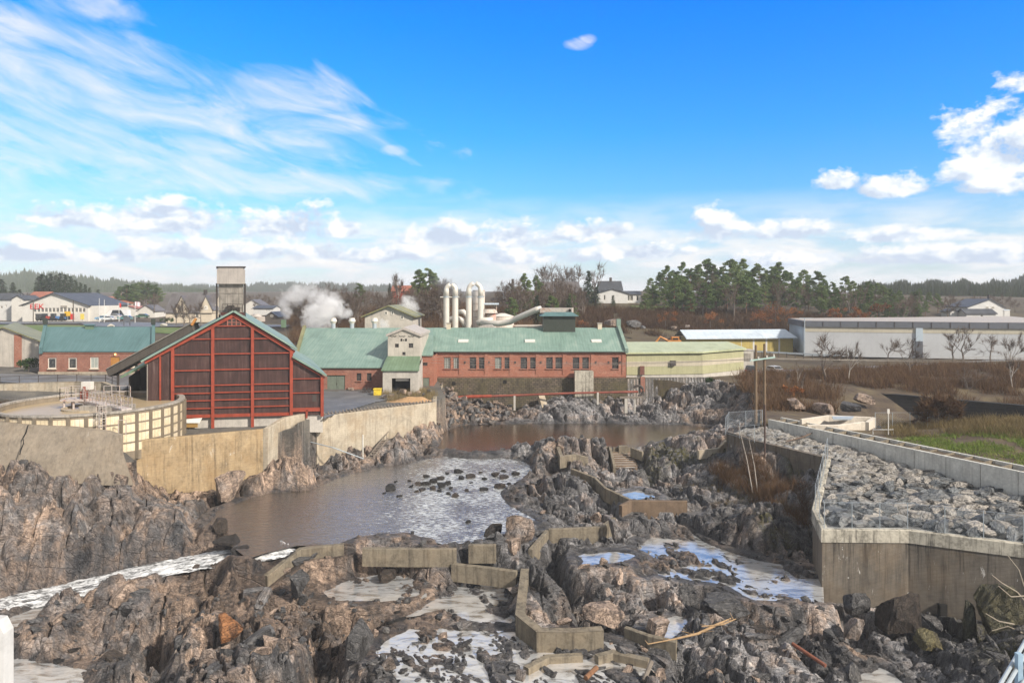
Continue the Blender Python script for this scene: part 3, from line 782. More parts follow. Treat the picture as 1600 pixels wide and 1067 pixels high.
one(800, 858, -.6, 62, 56, .6, MAT['boulder'], 'tall reddish rock wedge between two low concrete walls', 310, (0, .35, .3), 7)
one(764, 850, -.6, 28, 36, .7, MAT['darkstone'], 'dark rock pillar beside the reddish wedge', 311, (0, .3, .2), 8)
one(960, 838, -.6, 30, 26, .8, MAT['boulder'], 'brown rock block at the end of the short weir wall', 312, (0, .2, .4), 8)
one(948, 985, -2.6, 74, 34, .8, MAT['boulder'], 'purple grey rock lump breaking the concrete fishway wall', 313, (0, 0, .4), 9)
one(975, 1035, -3.2, 32, 30, .9, MAT['boulder'], 'pale rounded stone against the lowest fishway wall stub', 314, (0, 0, .1), 8)
one(605, 913, -2.55, 40, 20, .8, MAT['darkstone'], 'flat dark stone alone in the still white pool', 315, (0, 0, .5), 8)
one(1140, 965, -2.4, 90, 34, .7, MAT['boulder'], 'long flat topped pinkish boulder among the right rocks', 316, (0, .03, .1), 7)
one(1232, 815, -.6, 70, 60, .8, MAT['mossrock'], 'rounded grey outcrop block with moss beside the retaining wall', 317, (0, .1, .3), 9)
one(1340, 1000, -3.0, 44, 34, .8, MAT['boulder'], 'pale sharp boulder in front of the black pointed boulder', 318, (0, .25, .9), 7)
one(462, 935, -1.6, 40, 40, .9, MAT['boulder'], 'upright brown rock column behind the orange boulder', 319, (.05, .05, .3), 8)
one(556, 1030, -2.4, 50, 56, .9, MAT['boulder'], 'tall ribbed rock column at the edge of the wet flat rocks', 320, (0, .12, .2), 8)
one(186, 950, -2.6, 50, 40, .9, MAT['boulder'], 'square brown boulder beside the white water channel', 321, (0, .05, .2), 8)

one(352, 858, -.35, 54, 22, .8, MAT['darkstone'], 'low dark wet rock at the lip of the falls, nearest the cliff', 322, (0, .1, .3), 8)
one(378, 868, -.5, 40, 18, .8, MAT['darkstone'], 'small dark wet rock at the lip of the falls, beside the bent weir wall', 323, (0, -.1, .8), 8)
one(338, 836, -.1, 44, 26, .8, MAT['darkstone'], 'dark wet rock between the left cliff and the river pool', 324, (.1, .1, 1.2), 8)
# loose blocks all over the bedrock
lb = [boulder_mesh('loose_block', 130+i, 1.0+.35*(i % 3), .8, .6+.15*(i % 4), MAT['boulder'], 7+i % 3, 6, .03) for i in range(12)]
dl = [boulder_mesh('loose_block', 150+i, 1.1, .8, .5, MAT['darkstone'], 8, 6, .04) for i in range(3)]
cnt = 0; placed = []
def in_water(x, y, m=.3):
    for k, (lv, poly) in pool_polys.items():
        if k == 'c': continue
        if sdist(poly, np.array([x]), np.array([y]))[0] < m: return True
    return False
tries = 0
while cnt < 290 and tries < 6000:
    tries += 1
    Y = rr.uniform(42, 100)
    if rr.random() < .55: Y = rr.uniform(42, 66)
    px = rr.uniform(-30, 1330); x = XW(px, Y)
    a1 = np.array([x]); a2 = np.array([Y])
    if inside(LEFTLAND, a1, a2)[0] or inside(EMB, a1, a2)[0] or inside(RIGHTLAND, a1, a2)[0]: continue
    if pdist(STREAM, a1, a2)[0][0] < 2.2 or in_water(x, Y): continue
    if px < 420 and 57 < Y: continue
    if any((x-q[0])**2+(Y-q[1])**2 < (q[2]*.6)**2 for q in placed): continue
    s = rr.choice([.45, .55, .7, .8, 1.0, 1.3, 1.7])*(1.0 if Y < 70 else 1.15)
    z = min(rock_z(x, Y), rock_z(x+.3*s, Y-.3*s), rock_z(x-.3*s, Y-.3*s))
    placed.append((x, Y, s)); cnt += 1
    dark = z < -2.6 and rr.random() < .5
    put('loose_block', rr.choice(dl if dark else lb), x, Y, z-.12*s, rr.uniform(-.35, .35), rr.uniform(-.45, .45), rr.gauss(.6, .6), (s*rr.uniform(.8, 1.35), s, s*rr.uniform(.7, 1.2)),
        'loose angular block lying on the jumbled bedrock of the river' if not dark else 'loose dark block lying low among the wet rocks of the river', 'block', 'loose blocks on the bedrock' if not dark else 'loose dark blocks on the wet rock')
# the many smaller stones caught between the rocks
def clutter(n, smin, smax, samp, name, label, mat):
    r = np.random.default_rng(n); pv = []
    for i in range(8):
        me = boulder_mesh('clutter', 700+i, 1.0+.5*(i % 3), .8, .55+.1*(i % 4), mat, 7, 3, .02)
        v = np.array([w_.co for w_ in me.vertices]); f = [tuple(p_.vertices) for p_ in me.polygons]
        f = np.array([q_ if len(q_) == 4 else (q_[0], q_[1], q_[2], q_[2]) for q_ in f]); pv.append((v, f)); bpy.data.meshes.remove(me)
    V_, F_, c = [], [], 0
    for _ in range(n):
        x, y = samp(r); z = rock_z(x, y); s = smin*(smax/smin)**(r.random()**2)
        v, f = pv[r.integers(8)]; a, b, g_ = r.uniform(0, 6.28), r.normal()*.35, r.normal()*.35
        R = np.array(__import__('mathutils').Euler((b, g_, a)).to_matrix())
        V_.append((v*s)@R.T+[x, y, z-.12*s]); F_.append(f+c); c += len(v)
    f = np.concatenate(F_); tri = np.concatenate([f[:,:3], f[f[:,2] != f[:,3]][:,[0, 2, 3]]])
    tag(mesh_np(name, np.concatenate(V_), tri, mat), label, kind='stuff')
okp = zone.ravel() == 0
pool_of = np.zeros(cx.shape, bool)
for k, (lv, poly) in pool_polys.items():
    if k in ('river', 'back', 'a', 'd', 'e'): pool_of |= sdist(poly, cx, cy) < .3
pool_of |= pdist(STREAM, cx, cy)[0] < 2.6
pool_of |= (cx < -14) & (cy > 57)
cand_i = np.where((okp & ~pool_of.ravel()) & (np.abs(cx/cy).ravel() < .8))[0]
wgt = (cy.ravel()[cand_i])**1.0; wgt = wgt/wgt.sum()
def samp_bed(r):
    i = cand_i[int(r.random()*len(cand_i))]; return cx.ravel()[i], cy.ravel()[i]
clutter(3000, .16, .75, samp_bed, 'small_stones', 'small angular stones wedged between the river rocks', MAT['boulder'])
# rubble tip below the hall, at the end of the quay wall
cnt = 0
while cnt < 200:
    px = rr.uniform(684, 800); Y = rr.uniform(106, 128)
    if px > 700+ (Y-104)*4.5+20: continue
    x = XW(px, Y)
    if inside(LEFTLAND, np.array([x]), np.array([Y]))[0]: continue
    s = rr.choice([.5, .7, .8, 1.0, 1.3]); z = rock_z(x, Y)
    if z < .4: continue
    put('tipped_stone', rr.choice(lb), x, Y, z-.1*s, rr.uniform(-.6, .6), rr.uniform(-.6, .6), rr.uniform(0, 6), s, 'pale broken stone in the rubble tip below the brick hall', 'stone', 'stones of the rubble tip'); cnt += 1

# ---------------------------------------------------------------- concrete
def concrete(name, col, dark=.6, rust=0.0, boards=True, white=0.0, sc=.5, topz=None, tilt=0.0):
    m = bpy.data.materials.new(name); t = NT(m); p = t.pos()
    n1 = t.noise(p, sc, 6, .65, .5); n2 = t.noise(p, sc*6, 6, .65)
    c = t.ramp(t.math('ADD', t.math('MULTIPLY', n1, .6), t.math('MULTIPLY', n2, .4)), [(.33, mul(col, 1-dark*.75)), (.5, col), (.66, mul(col, 1.3))])
    s1 = t.noise(t.scale(p, (1.6, 1.6, .1)), 1.5, 6, .7)
    c = t.mix(t.ramp(s1, [(.5, 0.0), (.68, dark)]), c, (.025, .022, .02))
    if topz is not None:      # black runs hanging from the coping, fading out below
        sp = t.n('ShaderNodeSeparateXYZ'); t.l(p, sp.inputs[0])
        s4 = t.noise(t.scale(p, (1.3, 1.3, .05)), 2.4, 6, .75)
        zr = t.math('DIVIDE', t.math('SUBTRACT', topz, sp.outputs[2]), 5.0)
        c = t.mix(t.math('MULTIPLY', t.ramp(s4, [(.52, 0.0), (.63, .85)]), t.ramp(zr, [(0, 1.0), (.35, .75), (1, .1)])), c, (.02, .018, .016))
    if rust:
        s2 = t.noise(t.scale(p, (.5, .5, .35)), .9, 5, .65)
        c = t.mix(t.ramp(s2, [(.45, 0.0), (.65, rust)]), c, (.3, .19, .085))
    if white:
        s3 = t.noise(t.scale(p, (1.5, 1.5, .5)), 1.1, 7, .75, 1.0)
        c = t.mix(t.ramp(s3, [(.635, 0.0), (.67, white)]), c, (.62, .6, .56))
    b = n2
    if boards:
        w = t.n('ShaderNodeTexWave', wave_type='BANDS', bands_direction='Z'); w.inputs['Scale'].default_value = 1.1; w.inputs['Distortion'].default_value = .3
        rm = t.n('ShaderNodeMapping'); rm.inputs['Rotation'].default_value = (0, tilt, 0); t.l(p, rm.inputs[0]); t.l(rm.outputs[0], w.inputs[0])
        b = t.math('ADD', n2, t.math('MULTIPLY', w.outputs['Fac'], .12))
        c = t.mix(t.ramp(w.outputs['Fac'], [(0.0, .22), (.06, 0.0)]), c, mul(col, .4))
    t.out(c, .88, t.bump(b, .35, .06), 0, .3)
    return m
MAT['c_grey'] = concrete('grey_slab_concrete', (.26, .22, .17), .35, .1, False, .3)
MAT['c_ochre'] = concrete('ochre_stained_concrete', (.36, .27, .16), .6, .5, True, .6)
MAT['c_quay'] = concrete('weathered_quay_concrete', (.4, .35, .27), .4, .3)
MAT['c_fish'] = concrete('algae_fishway_concrete', (.2, .172, .128), .7, .1, False, .0, .9)
MAT['c_fishd'] = concrete('wet_brown_concrete', (.16, .115, .08), .4, .1, False, .0, .9)
MAT['c_dam'] = concrete('black_stained_concrete', (.155, .135, .11), .5, .15, True, .9, .3, 2.2, .3)
MAT['c_cope'] = concrete('streaked_coping_concrete', (.42, .39, .32), .95, .0, False, .5, .8)
MAT['c_pale'] = concrete('pale_flume_concrete', (.56, .55, .5), .3, .0, False, .1, .7)
MAT['c_pale2'] = concrete('warm_pale_slab_concrete', (.62, .56, .47), .2, .05, False)  # warmer, paler base colour than the flume concrete
MAT['galv'] = M('galvanised_steel', (.42, .47, .5), .45, .15, 3, metal=.35)
MAT['dark'] = M('dark_void', (.012, .011, .01), .9, .2, 2)

def polywall(mb, pts, thick, bottoms, bev=.05):
    """wall along a plan polyline (top heights in the points); thickness to the left of travel"""
    A = pts; B = offs(pts, thick)
    Ai = offs(pts, bev); Bi = offs(pts, thick-bev)
    n = len(pts); vs = []; fs = []
    bt = bottoms if isinstance(bottoms, (list, tuple)) else [bottoms]*n
    for i in range(n):
        vs += [(A[i][0], A[i][1], bt[i]), (A[i][0], A[i][1], A[i][2]-bev), (Ai[i][0], Ai[i][1], A[i][2]), (Bi[i][0], Bi[i][1], A[i][2]), (B[i][0], B[i][1], A[i][2]-bev), (B[i][0], B[i][1], bt[i])]
    for i in range(n-1):
        for k in range(5):
            fs.append((i*6+k, i*6+k+1, (i+1)*6+k+1, (i+1)*6+k))
    fs.append((0, 5, 4, 3, 2, 1)); m = (n-1)*6
    fs.append((m, m+1, m+2, m+3, m+4, m+5))
    return mb.add(vs, fs)

FW = 'low concrete walls of the fishway'
for lab, path, zt, th, visb, mt in FISH:
    pts = fish_pts(path, zt); mb = MB(); polywall(mb, pts, th, [p[2]-visb-.7 for p in pts], .04)
    tag(mb.build('fishway_wall', MAT[mt], recenter=True), lab, 'wall', FW)
# fish ladder
t_ = G(972, 715, .5)
root = thing('fish_ladder', 'stepped concrete fish ladder with a thin water run beside the back channel', 'fish ladder', t_)
def wl_(name, path, zt, thick, deep, mat='c_fish'):
    pts = [G(px, py, z) for (px, py), z in zip(path, zt)]
    mb = MB(); polywall(mb, pts, thick, [p[2]-deep for p in pts], .03); return mb.build(name, MAT[mat], root, world=True)
wl_('side_wall', [(951,697),(958,728)], [1.9,.6], .35, 2.2)
wl_('side_wall', [(985,699),(1003,706)], [1.9,1.7], .3, 1.2)
wl_('head_wall', [(926,698),(953,698)], [1.8,1.8], .3, 2.4)
wl_('head_wall', [(958,699),(985,699)], [1.6,1.6], .3, 2.0)
wl_('intake_box', [(928,692),(944,692)], [1.9,1.9], .9, 1.2)
wl_('intake_box', [(967,697),(981,697)], [1.85,1.85], .7, 1.2)
a, b = Vector(G(955,704,1.1)), Vector(G(961,728,-.1))
for k in range(8):
    q = a.lerp(b, k/7)
    MB().box(q.x, q.x+2.9, q.y-.1, q.y+.1, q.z-1.4, q.z+.12).build('step', MAT['c_fishd'], root, world=True)
wat = MB()
for k in range(8):
    q = a.lerp(b, k/7); q2 = a.lerp(b, (k+1)/7)
    wat.add([(q.x+.1, q.y-.1, q.z-.05), (q.x+2.8, q.y-.1, q.z-.05), (q2.x+2.8, q2.y+.1, q.z-.12), (q2.x+.1, q2.y+.1, q.z-.12)], [(0,1,2,3)])
wat.build('step_water', MAT['pool'], root, world=True)
for k in range(8):
    q = a.lerp(b, k/7)
    pass

# dam slab and quay wall
mb = MB()
top = [P(-140,654,SLAB_Y+3), P(0,660,SLAB_Y+2.2), P(60,664,SLAB_Y+2), P(115,669,SLAB_Y+1.8), P(165,675,SLAB_Y+1.6), P(184,681,SLAB_Y+1.4)]
base = [(XW(-140,SLAB_Y), SLAB_Y-.4, 2.5), (XW(0,SLAB_Y), SLAB_Y-.4, 3.2), (XW(60,SLAB_Y), SLAB_Y-.4, 3.2), (XW(115,SLAB_Y), SLAB_Y-.4, 3.2), (XW(165,SLAB_Y), SLAB_Y-.4, 3.0), (XW(212,SLAB_Y), SLAB_Y-.4, 3.0)]
n = len(top); vs = []; fs = []
for i in range(n):
    tx, ty, tz = top[i]; vs += [base[i], (tx, ty, tz), (tx, ty+.9, tz), (tx, ty+1.2, tz-4)]
for i in range(n-1):
    for k in range(3): fs.append((i*4+k, (i+1)*4+k, (i+1)*4+k+1, i*4+k+1))
fs.append((0, 1, 2, 3)); fs.append(((n-1)*4+3, (n-1)*4+2, (n-1)*4+1, (n-1)*4))
mb.add(vs, fs)
slab = tag(mb.build('dam_slab', MAT['c_grey'], recenter=True), 'smooth grey sloping concrete slab above the left cliff with a crack', 'dam wall')
mb = MB()
cr = [(44,664),(41,675),(36,684),(37,692),(33,702),(31,710)]
for (p1, p2) in zip(cr[:-1], cr[1:]):
    def on(p):
        yy = SLAB_Y-.4+(710-p[1])/50*2.5; a_ = P(p[0], p[1], yy); return Vector(a_)
    q1, q2 = on(p1), on(p2)
    mb.bar(q1, q2, .05, .13)
o = mb.build('crack', MAT['dark'], slab); o.data.transform(Matrix.Translation(-slab.location))

root = thing('quay_wall', 'long ochre concrete quay wall stepping up from the left cliff to the rubble tip', 'quay wall', QUAY[0])
g1, g2 = QUAY[1], QUAY[2]
mb = MB(); polywall(mb, [QUAY[0], QUAY[1]], .6, [.0, -1.0], .06); mb.build('stained_wall', MAT['c_ochre'], root, world=True)
mb = MB(); polywall(mb, [(g1[0]+.35, g1[1]-.25, 6.1), G(447,652,6.6), G(504,641,6.6)], .6, -.8, .06); mb.build('upper_wall', MAT['c_quay'], root, world=True)
mb = MB(); polywall(mb, [(QUAY[2][0]-.3, QUAY[2][1]-.5, 6.0), QUAY[3], (QUAY[3][0]-.6, QUAY[3][1]+6, 6.0)], .6, [-.8,-.8,0], .06); mb.build('end_wall', MAT['c_quay'], root, world=True)
# sheet piles / sleepers along the quay edge
mb = MB(); a, b = Vector(QUAY[2]), Vector(QUAY[3])
for k in range(34):
    q = a.lerp(b, (k+.3)/34.5); d = (b-a).normalized(); nn = Vector((-d.y, d.x, 0))
    rr2 = rr.uniform(-.15, .15)
    mb.bar(q+nn*.05+Vector((0, 0, .12)), q+nn*(.85+rr2)+d*.35+Vector((0, 0, .2+.1*rr.random())), .16, .14)
mb.bar(a+nn*.45+Vector((0,0,.06)), b+nn*.45+Vector((0,0,.06)), .2, .12)
M('old_timber', (.2, .17, .14), .9, .4, 2, .4, 20)
mb.build('timber_edge', _mats['old_timber'], root, world=True)
# stairs down to the river and the long hand pipe
MAT['timber'] = _mats['old_timber']
a, b = Vector(G(617,666,2.6)), Vector(G(578,716,.3)); d = (b-a)
root = thing('river_stairs', 'steep wooden stairs going down from the quay walkway to the water', 'stairs', b)
side = Vector((-.0, 0, 0)); nn = Vector((.75, .5, 0)).normalized()
for s_ in (-.45, .45):
    MB().bar(a+nn*s_, b+nn*s_, .1, .28).build('stringer', MAT['timber'], root, world=True)
for k in range(14):
    q = a.lerp(b, (k+.5)/14); MB().bar(q-nn*.44, q+nn*.44, .28, .05).build('tread', MAT['timber'], root, world=True)
for k in (0, 1, 2):
    q = a.lerp(b, k/2.0)+nn*.52; MB().bar(q, q+Vector((0, 0, 1.0)), .07).build('rail_post', MAT['timber'], root, world=True)
MB().bar(a+nn*.52+Vector((0,0,1)), b+nn*.52+Vector((0,0,1)), .07).build('handrail', MAT['timber'], root, world=True)
c = Vector(G(686,659,2.9))
root = thing('quay_walkway', 'narrow timber walkway along the foot of the quay end wall', 'walkway', a)
MB().bar(a+Vector((0,0,.03)), c+Vector((0,0,.03)), .9, .12).build('deck', MAT['timber'], root, world=True)
for k in range(6):
    q = a.lerp(c, k/5); MB().bar(q+Vector((.3,-.4,-2.2)), q+Vector((.3,-.4,.0)), .12).build('post', MAT['timber'], root, world=True)
mb = MB(); mb.tube([G(463,685,3.1), G(520,699,2.3), G(580,721,.35)], .07, 8)
tag(mb.build('hand_pipe', MAT['galv'], recenter=True), 'long thin pale pipe slanting down over the rock to the stairs foot', 'pipe')
mb = MB(); g = G(566,713,.6); mb.cyl(g[0], g[1]+.4, 0, 3.4, .09)
tag(mb.build('water_gauge_post', M('white_post', (.6, .58, .52), .6), recenter=True), 'pale upright gauge post against the quay wall', 'post')

# right retaining wall, its coping and drain
root = thing('retaining_wall', 'tall dark stained concrete retaining wall with a streaked pale top band', 'retaining wall', WALL[2])
wpts = [(p[0], p[1], p[2]) for p in WALL]
lower = [(p[0], p[1], p[2]-1.0) for p in wpts]
mb = MB(); polywall(mb, offs(lower, .08), .7, [0, -3, -6, -6.5, -6.5, -6], .02); mb.build('wall_face', MAT['c_dam'], root, world=True)
mb = MB(); polywall(mb, wpts, .62, [p[2]-1.05 for p in wpts], .06); mb.build('coping', MAT['c_cope'], root, world=True)
g = P(1473,955,56.1)
MB().box(g[0]-.28, g[0]+.28, g[1]-.16, g[1]+.5, g[2]-.6, g[2]+.6).build('drain_hole', MAT['dark'], root, world=True)  # solid near-black block painted as the hole's dark inside
mb = MB(); polywall(mb, [(p[0], p[1], p[2]+.1) for p in BACKEDGE], -.5, [2.5, 2.0, 1.2], .04)
tag(mb.build('back_retaining_wall', MAT['c_dam'], recenter=True), 'low dark wall under the back edge of the stone bank above the brushy mound', 'retaining wall')

# chain-link fences
MAT['wire'] = M('fence_wire', (.45, .5, .54), .5, .1, 3, metal=.4)
def fence(name, label, pts, hgt, spacing, inset, pitch=.16, r=.032, wire=.0035):
    root = thing(name, label, 'fence', pts[0])
    line = offs(pts, inset)
    L = [Vector(p) for p in line]
    w = MB()
    for a, b in zip(L[:-1], L[1:]):
        n = max(1, round((b-a).length/spacing))
        for k in range(n+ (1 if b is L[-1] else 0)):
            q = a.lerp(b, k/n); pm = MB(); pm.cyl(q.x, q.y, q.z-.1, q.z+hgt, r, 8); pm.build('post', MAT['galv'], root, world=True)
        ln = (b-a).length; d = (b-a)/ln; u = Vector((0, 0, 1))
        m = int((ln+hgt)/pitch)
        for k in range(m):
            for sg in (1, -1):
                s0 = k*pitch-(hgt if sg > 0 else 0); s1 = s0+sg*hgt
                if sg < 0: s1 = s0-hgt
                # clip the diagonal to the panel
                t0, t1 = 0.0, 1.0
                ds = s1-s0
                for lo in (0, ln):
                    pass
                lo_t = (0-s0)/ds; hi_t = (ln-s0)/ds
                ta, tb = max(0, min(lo_t, hi_t)), min(1, max(lo_t, hi_t))
                if ta >= tb: continue
                pa = a+d*(s0+ds*ta)+u*(hgt*ta); pb = a+d*(s0+ds*tb)+u*(hgt*tb)
                nrm = Vector((-d.y, d.x, 0))*wire; vv_ = u*wire
                w.add([pa-vv_, pa+vv_, pb+vv_, pb-vv_], [(0, 1, 2, 3)])
        w.bar(a+u*(hgt-.03), b+u*(hgt-.03), .02); w.bar(a+u*.05, b+u*.05, .015)
    w.build('chain_link', MAT['wire'], root, world=True)
    return root
fence('chain_link_fence', 'tall galvanised chain link fence on the retaining wall below the stone bank', WALL, 2.15, 2.3, .3)
fence('chain_link_fence', 'grey chain link fence turning round the back corner of the stone bank by the poles', [G(1180,690,5.4), G(1135,677,5.6), G(1140,668,5.7), G(1192,664,5.8)], 1.9, 1.9, .1)
fence('chain_link_fence', 'distant wire fence on the gravel beyond the flume', [G(1368,668,6.3), G(1450,668,6.5)], 1.8, 2.2, .1, .25)

# flume
root = thing('concrete_flume', 'long pale concrete flume trough with cross struts along the stone bank', 'flume', FL0)
a, b = Vector(FL0), FLE.copy(); b.z = FL0[2]
Ln = (b-a).length
for nm, o0, o1, zt, zb in (('near_wall', 0, .35, 6.6, 3.0), ('far_wall', 2.1, 2.4, 6.68, 3.6)):
    mb = MB(); nseg = 16
    for k in range(nseg):
        p0, p1 = a.lerp(b, k/nseg), a.lerp(b, (k+1)/nseg-.0012)
        mb.add([(*(p+fn*o).xy, z) for p in (p0, p1) for o in (o0, o1) for z in (zb, zt)],
               [(0,1,5,4),(2,6,7,3),(1,3,7,5),(0,4,6,2),(0,2,3,1),(4,5,7,6)])
    mb.build(nm, MAT['c_pale'], root, world=True)
mb = MB(); mb.add([(*(p+fn*o).xy, 4.9) for p, o in ((a, .36), (b, .36), (b, 2.09), (a, 2.09))], [(0,1,2,3)]); mb.build('trough_floor', MAT['c_fishd'], root, world=True)
k = .9
while k < Ln-.5:
    q = a+fd*k
    m = MB()
    for (o, zt, zb) in ((0, 0, 0),):
        p0, p1 = q+fn*.36, q+fn*2.09
        w_ = fd*.09
        for s in (-1, 1): pass
        vs = []
        for s in (-1, 1):
            vs += [(*(p0+w_*s).xy, 6.54), (*(p1+w_*s).xy, 6.66), (*(p1+w_*s).xy, 5.6), (*(p1-fn*.45+w_*s).xy, 6.32), (*(p0+fn*.45+w_*s).xy, 6.25), (*(p0+w_*s).xy, 5.6)]
        m.add(vs, [(0,1,2,3,4,5),(11,10,9,8,7,6)]+[(i, (i+1) % 6, 6+(i+1) % 6, 6+i) for i in range(6)])
    m.build('strut', MAT['c_fish'], root, world=True)
    k += 1.75
# slabs at the flume head and small concrete basin
g = G(1300,668,6.8)
root = thing('intake_basin', 'pale concrete basin with slanted side walls at the head of the flume', 'basin', g)
mb = MB(); polywall(mb, [G(1253,655,7.1), G(1295,649,7.4), G(1362,652,7.3)], .4, 5.4, .04); mb.build('back_wall', MAT['c_pale2'], root, world=True)
mb = MB(); polywall(mb, [G(1262,664,6.8), G(1310,664,6.9), G(1352,659,7.2)], .4, 5.4, .04); mb.build('front_wall', MAT['c_pale2'], root, world=True)
mb = MB(); polywall(mb, [G(1352,659,7.2), G(1363,651.5,7.3)], -.4, 5.4, .04); mb.build('end_wall', MAT['c_pale2'], root, world=True)
MB().extrude([Vector(G(1302,656,7.15)), Vector(G(1330,656,7.15)), Vector(G(1334,652,7.3)), Vector(G(1300,652,7.3))], (0, 0, .15)).build('gate_plate', MAT['galv'], root, world=True)
g = G(1395,676,7.2)
mb = MB(); mb.tube([G(1364,678,6.4), Vector(G(1364,678,6.4))+Vector((0,0,.5)), Vector(G(1396,678,6.5))+Vector((0,0,.5)), G(1396,678,6.5)], .05, 6)
tag(mb.build('pipe_barrier', M('white_paint', (.7, .7, .68), .5), recenter=True), 'low white tubular barrier behind the flume', 'barrier')
# ---------------------------------------------------------------- buildings
def brickmat(name, col, dark, bs=1.0):
    m = bpy.data.materials.new(name); t = NT(m); p = t.obj()
    b = t.n('ShaderNodeTexBrick'); b.inputs['Scale'].default_value = 1.0/bs
    b.inputs['Brick Width'].default_value = .28; b.inputs['Row Height'].default_value = .09; b.inputs['Mortar Size'].default_value = .012
    b.inputs['Color1'].default_value = c4(col); b.inputs['Color2'].default_value = c4(mul(col, .6)); b.inputs['Mortar'].default_value = (.32, .24, .2, 1)
    sp = t.n('ShaderNodeSeparateXYZ'); t.l(p, sp.inputs[0])
    cb = t.n('ShaderNodeCombineXYZ'); t.l(t.math('ADD', sp.outputs[0], sp.outputs[1]), cb.inputs[0]); t.l(sp.outputs[2], cb.inputs[1])
    t.l(cb.outputs[0], b.inputs[0])
    n1 = t.noise(p, .45, 6, .65, .5); n2 = t.noise(p, 3, 5, .7)
    f = t.math('ADD', t.math('MULTIPLY', n1, .6), t.math('MULTIPLY', n2, .4))
    c = t.mix(t.ramp(f, [(.4, 0.0), (.62, .6)]), b.outputs[0], dark)
    c = t.mix(t.ramp(f, [(.3, .35), (.45, 0.0)]), c, (.5, .36, .27))
    t.out(c, .88, t.bump(b.outputs['Fac'], .3, .02), 0, .25); return m
MAT['brick'] = brickmat('red_brick', (.46, .155, .085), (.25, .085, .05))
MAT['brick2'] = brickmat('dull_red_brick', (.4, .14, .085), (.17, .07, .05))
def stonemat(name, c1, c2, c3, sx, sz):
    m = bpy.data.materials.new(name); t = NT(m); p = t.pos()
    b = t.n('ShaderNodeTexBrick'); b.inputs['Scale'].default_value = 1.0
    b.inputs['Brick Width'].default_value = sx; b.inputs['Row Height'].default_value = sz; b.inputs['Mortar Size'].default_value = .04; b.inputs['Bias'].default_value = -.1
    b.inputs['Color1'].default_value = c4(c1); b.inputs['Color2'].default_value = c4(c2); b.inputs['Mortar'].default_value = (.03, .025, .02, 1)
    nd = t.noise(p, 1.2, 4, .6, 0, 1); q = t.vmath('ADD', p, t.vmath('MULTIPLY', nd, (.35, .35, .2)))
    sp = t.n('ShaderNodeSeparateXYZ'); t.l(q, sp.inputs[0])
    cb = t.n('ShaderNodeCombineXYZ'); t.l(sp.outputs[0], cb.inputs[0]); t.l(sp.outputs[2], cb.inputs[1]); t.l(cb.outputs[0], b.inputs[0])
    n1 = t.noise(p, .25, 6, .65, .5); n2 = t.noise(t.scale(p, (1, 1, .25)), 1.2, 6, .7)
    c = t.mix(t.ramp(n1, [(.42, 0.0), (.6, .75)]), b.outputs[0], c3)
    c = t.mix(t.ramp(n2, [(.5, 0.0), (.68, .7)]), c, (.03, .027, .022))
    t.out(c, .92, t.bump(t.math('ADD', b.outputs['Fac'], n2), .6, .1), 0, .2); return m
MAT['stonewall'] = stonemat('old_masonry', (.17, .135, .1), (.085, .072, .058), (.11, .095, .05), .75, .36)
MAT['timberwall'] = stonemat('dark_timber_cribbing', (.11, .085, .055), (.07, .055, .04), (.1, .085, .045), 3.0, .22)
MAT['blackwall'] = stonemat('black_dam_masonry', (.03, .03, .032), (.02, .02, .022), (.045, .043, .04), 1.2, .5)
def roofmat(name, col, col2, seam=.45, rust=.0, axis=0):
    m = bpy.data.materials.new(name); t = NT(m); p = t.obj()
    sp = t.n('ShaderNodeSeparateXYZ'); t.l(p, sp.inputs[0])
    fr = t.math('FRACT', t.math('DIVIDE', sp.outputs[axis], seam))
    e = t.math('LESS_THAN', fr, .12)
    n1 = t.noise(p, .22, 6, .6, .6); n2 = t.noise(t.scale(p, (2.5, .25, .4) if axis == 0 else (.25, 2.5, .4)), 1.0, 5, .65)
    c = t.ramp(t.math('ADD', t.math('MULTIPLY', n1, .55), t.math('MULTIPLY', n2, .45)), [(.33, mul(col, .72)), (.48, col), (.62, col2)])
    c = t.mix(t.math('MULTIPLY', e, .35), c, mul(col, .45))
    if rust:
        c = t.mix(t.ramp(n2, [(.6, 0.0), (.75, rust)]), c, (.2, .11, .07))
    t.out(c, .5, t.bump(e, .35, .04), .0, .5); return m
MAT['teal'] = roofmat('teal_metal_roof', (.175, .27, .225), (.25, .34, .285), .5, .22)
MAT['tealy'] = roofmat('teal_metal_roof_side', (.19, .27, .22), (.25, .34, .285), .5, .1, 1)
MAT['tealblue'] = roofmat('blue_teal_metal_roof', (.085, .165, .17), (.115, .2, .205), .45)
MAT['greenroof'] = roofmat('mossy_green_roof', (.13, .2, .12), (.18, .27, .18), .5, .2)
MAT['yelroof'] = roofmat('pale_yellow_green_roof', (.43, .46, .27), (.5, .53, .34), .6, .08)
MAT['whiteroof'] = roofmat('pale_blue_sheet_roof', (.52, .6, .66), (.62, .68, .72), .7)
MAT['slate'] = roofmat('dark_slate_roof', (.05, .055, .065), (.085, .09, .1), .35)
MAT['greyslate'] = roofmat('grey_slate_roof', (.11, .1, .1), (.16, .15, .15), .4)
MAT['redtile'] = roofmat('red_tile_roof', (.3, .1, .06), (.38, .15, .09), .3)
MAT['mossroof'] = roofmat('mossy_olive_roof', (.2, .19, .08), (.27, .26, .12), .5)
MAT['white'] = M('white_render', (.62, .595, .54), .8, .14, .5, streak=.12)
MAT['whitewood'] = M('white_weatherboard', (.58, .575, .55), .7, .12, .8)
MAT['cream'] = M('cream_render', (.6, .52, .4), .85, .2, .5, streak=.2)
MAT['greyrender'] = M('old_grey_render', (.47, .43, .37), .9, .25, .8, .3, 6, streak=.35)
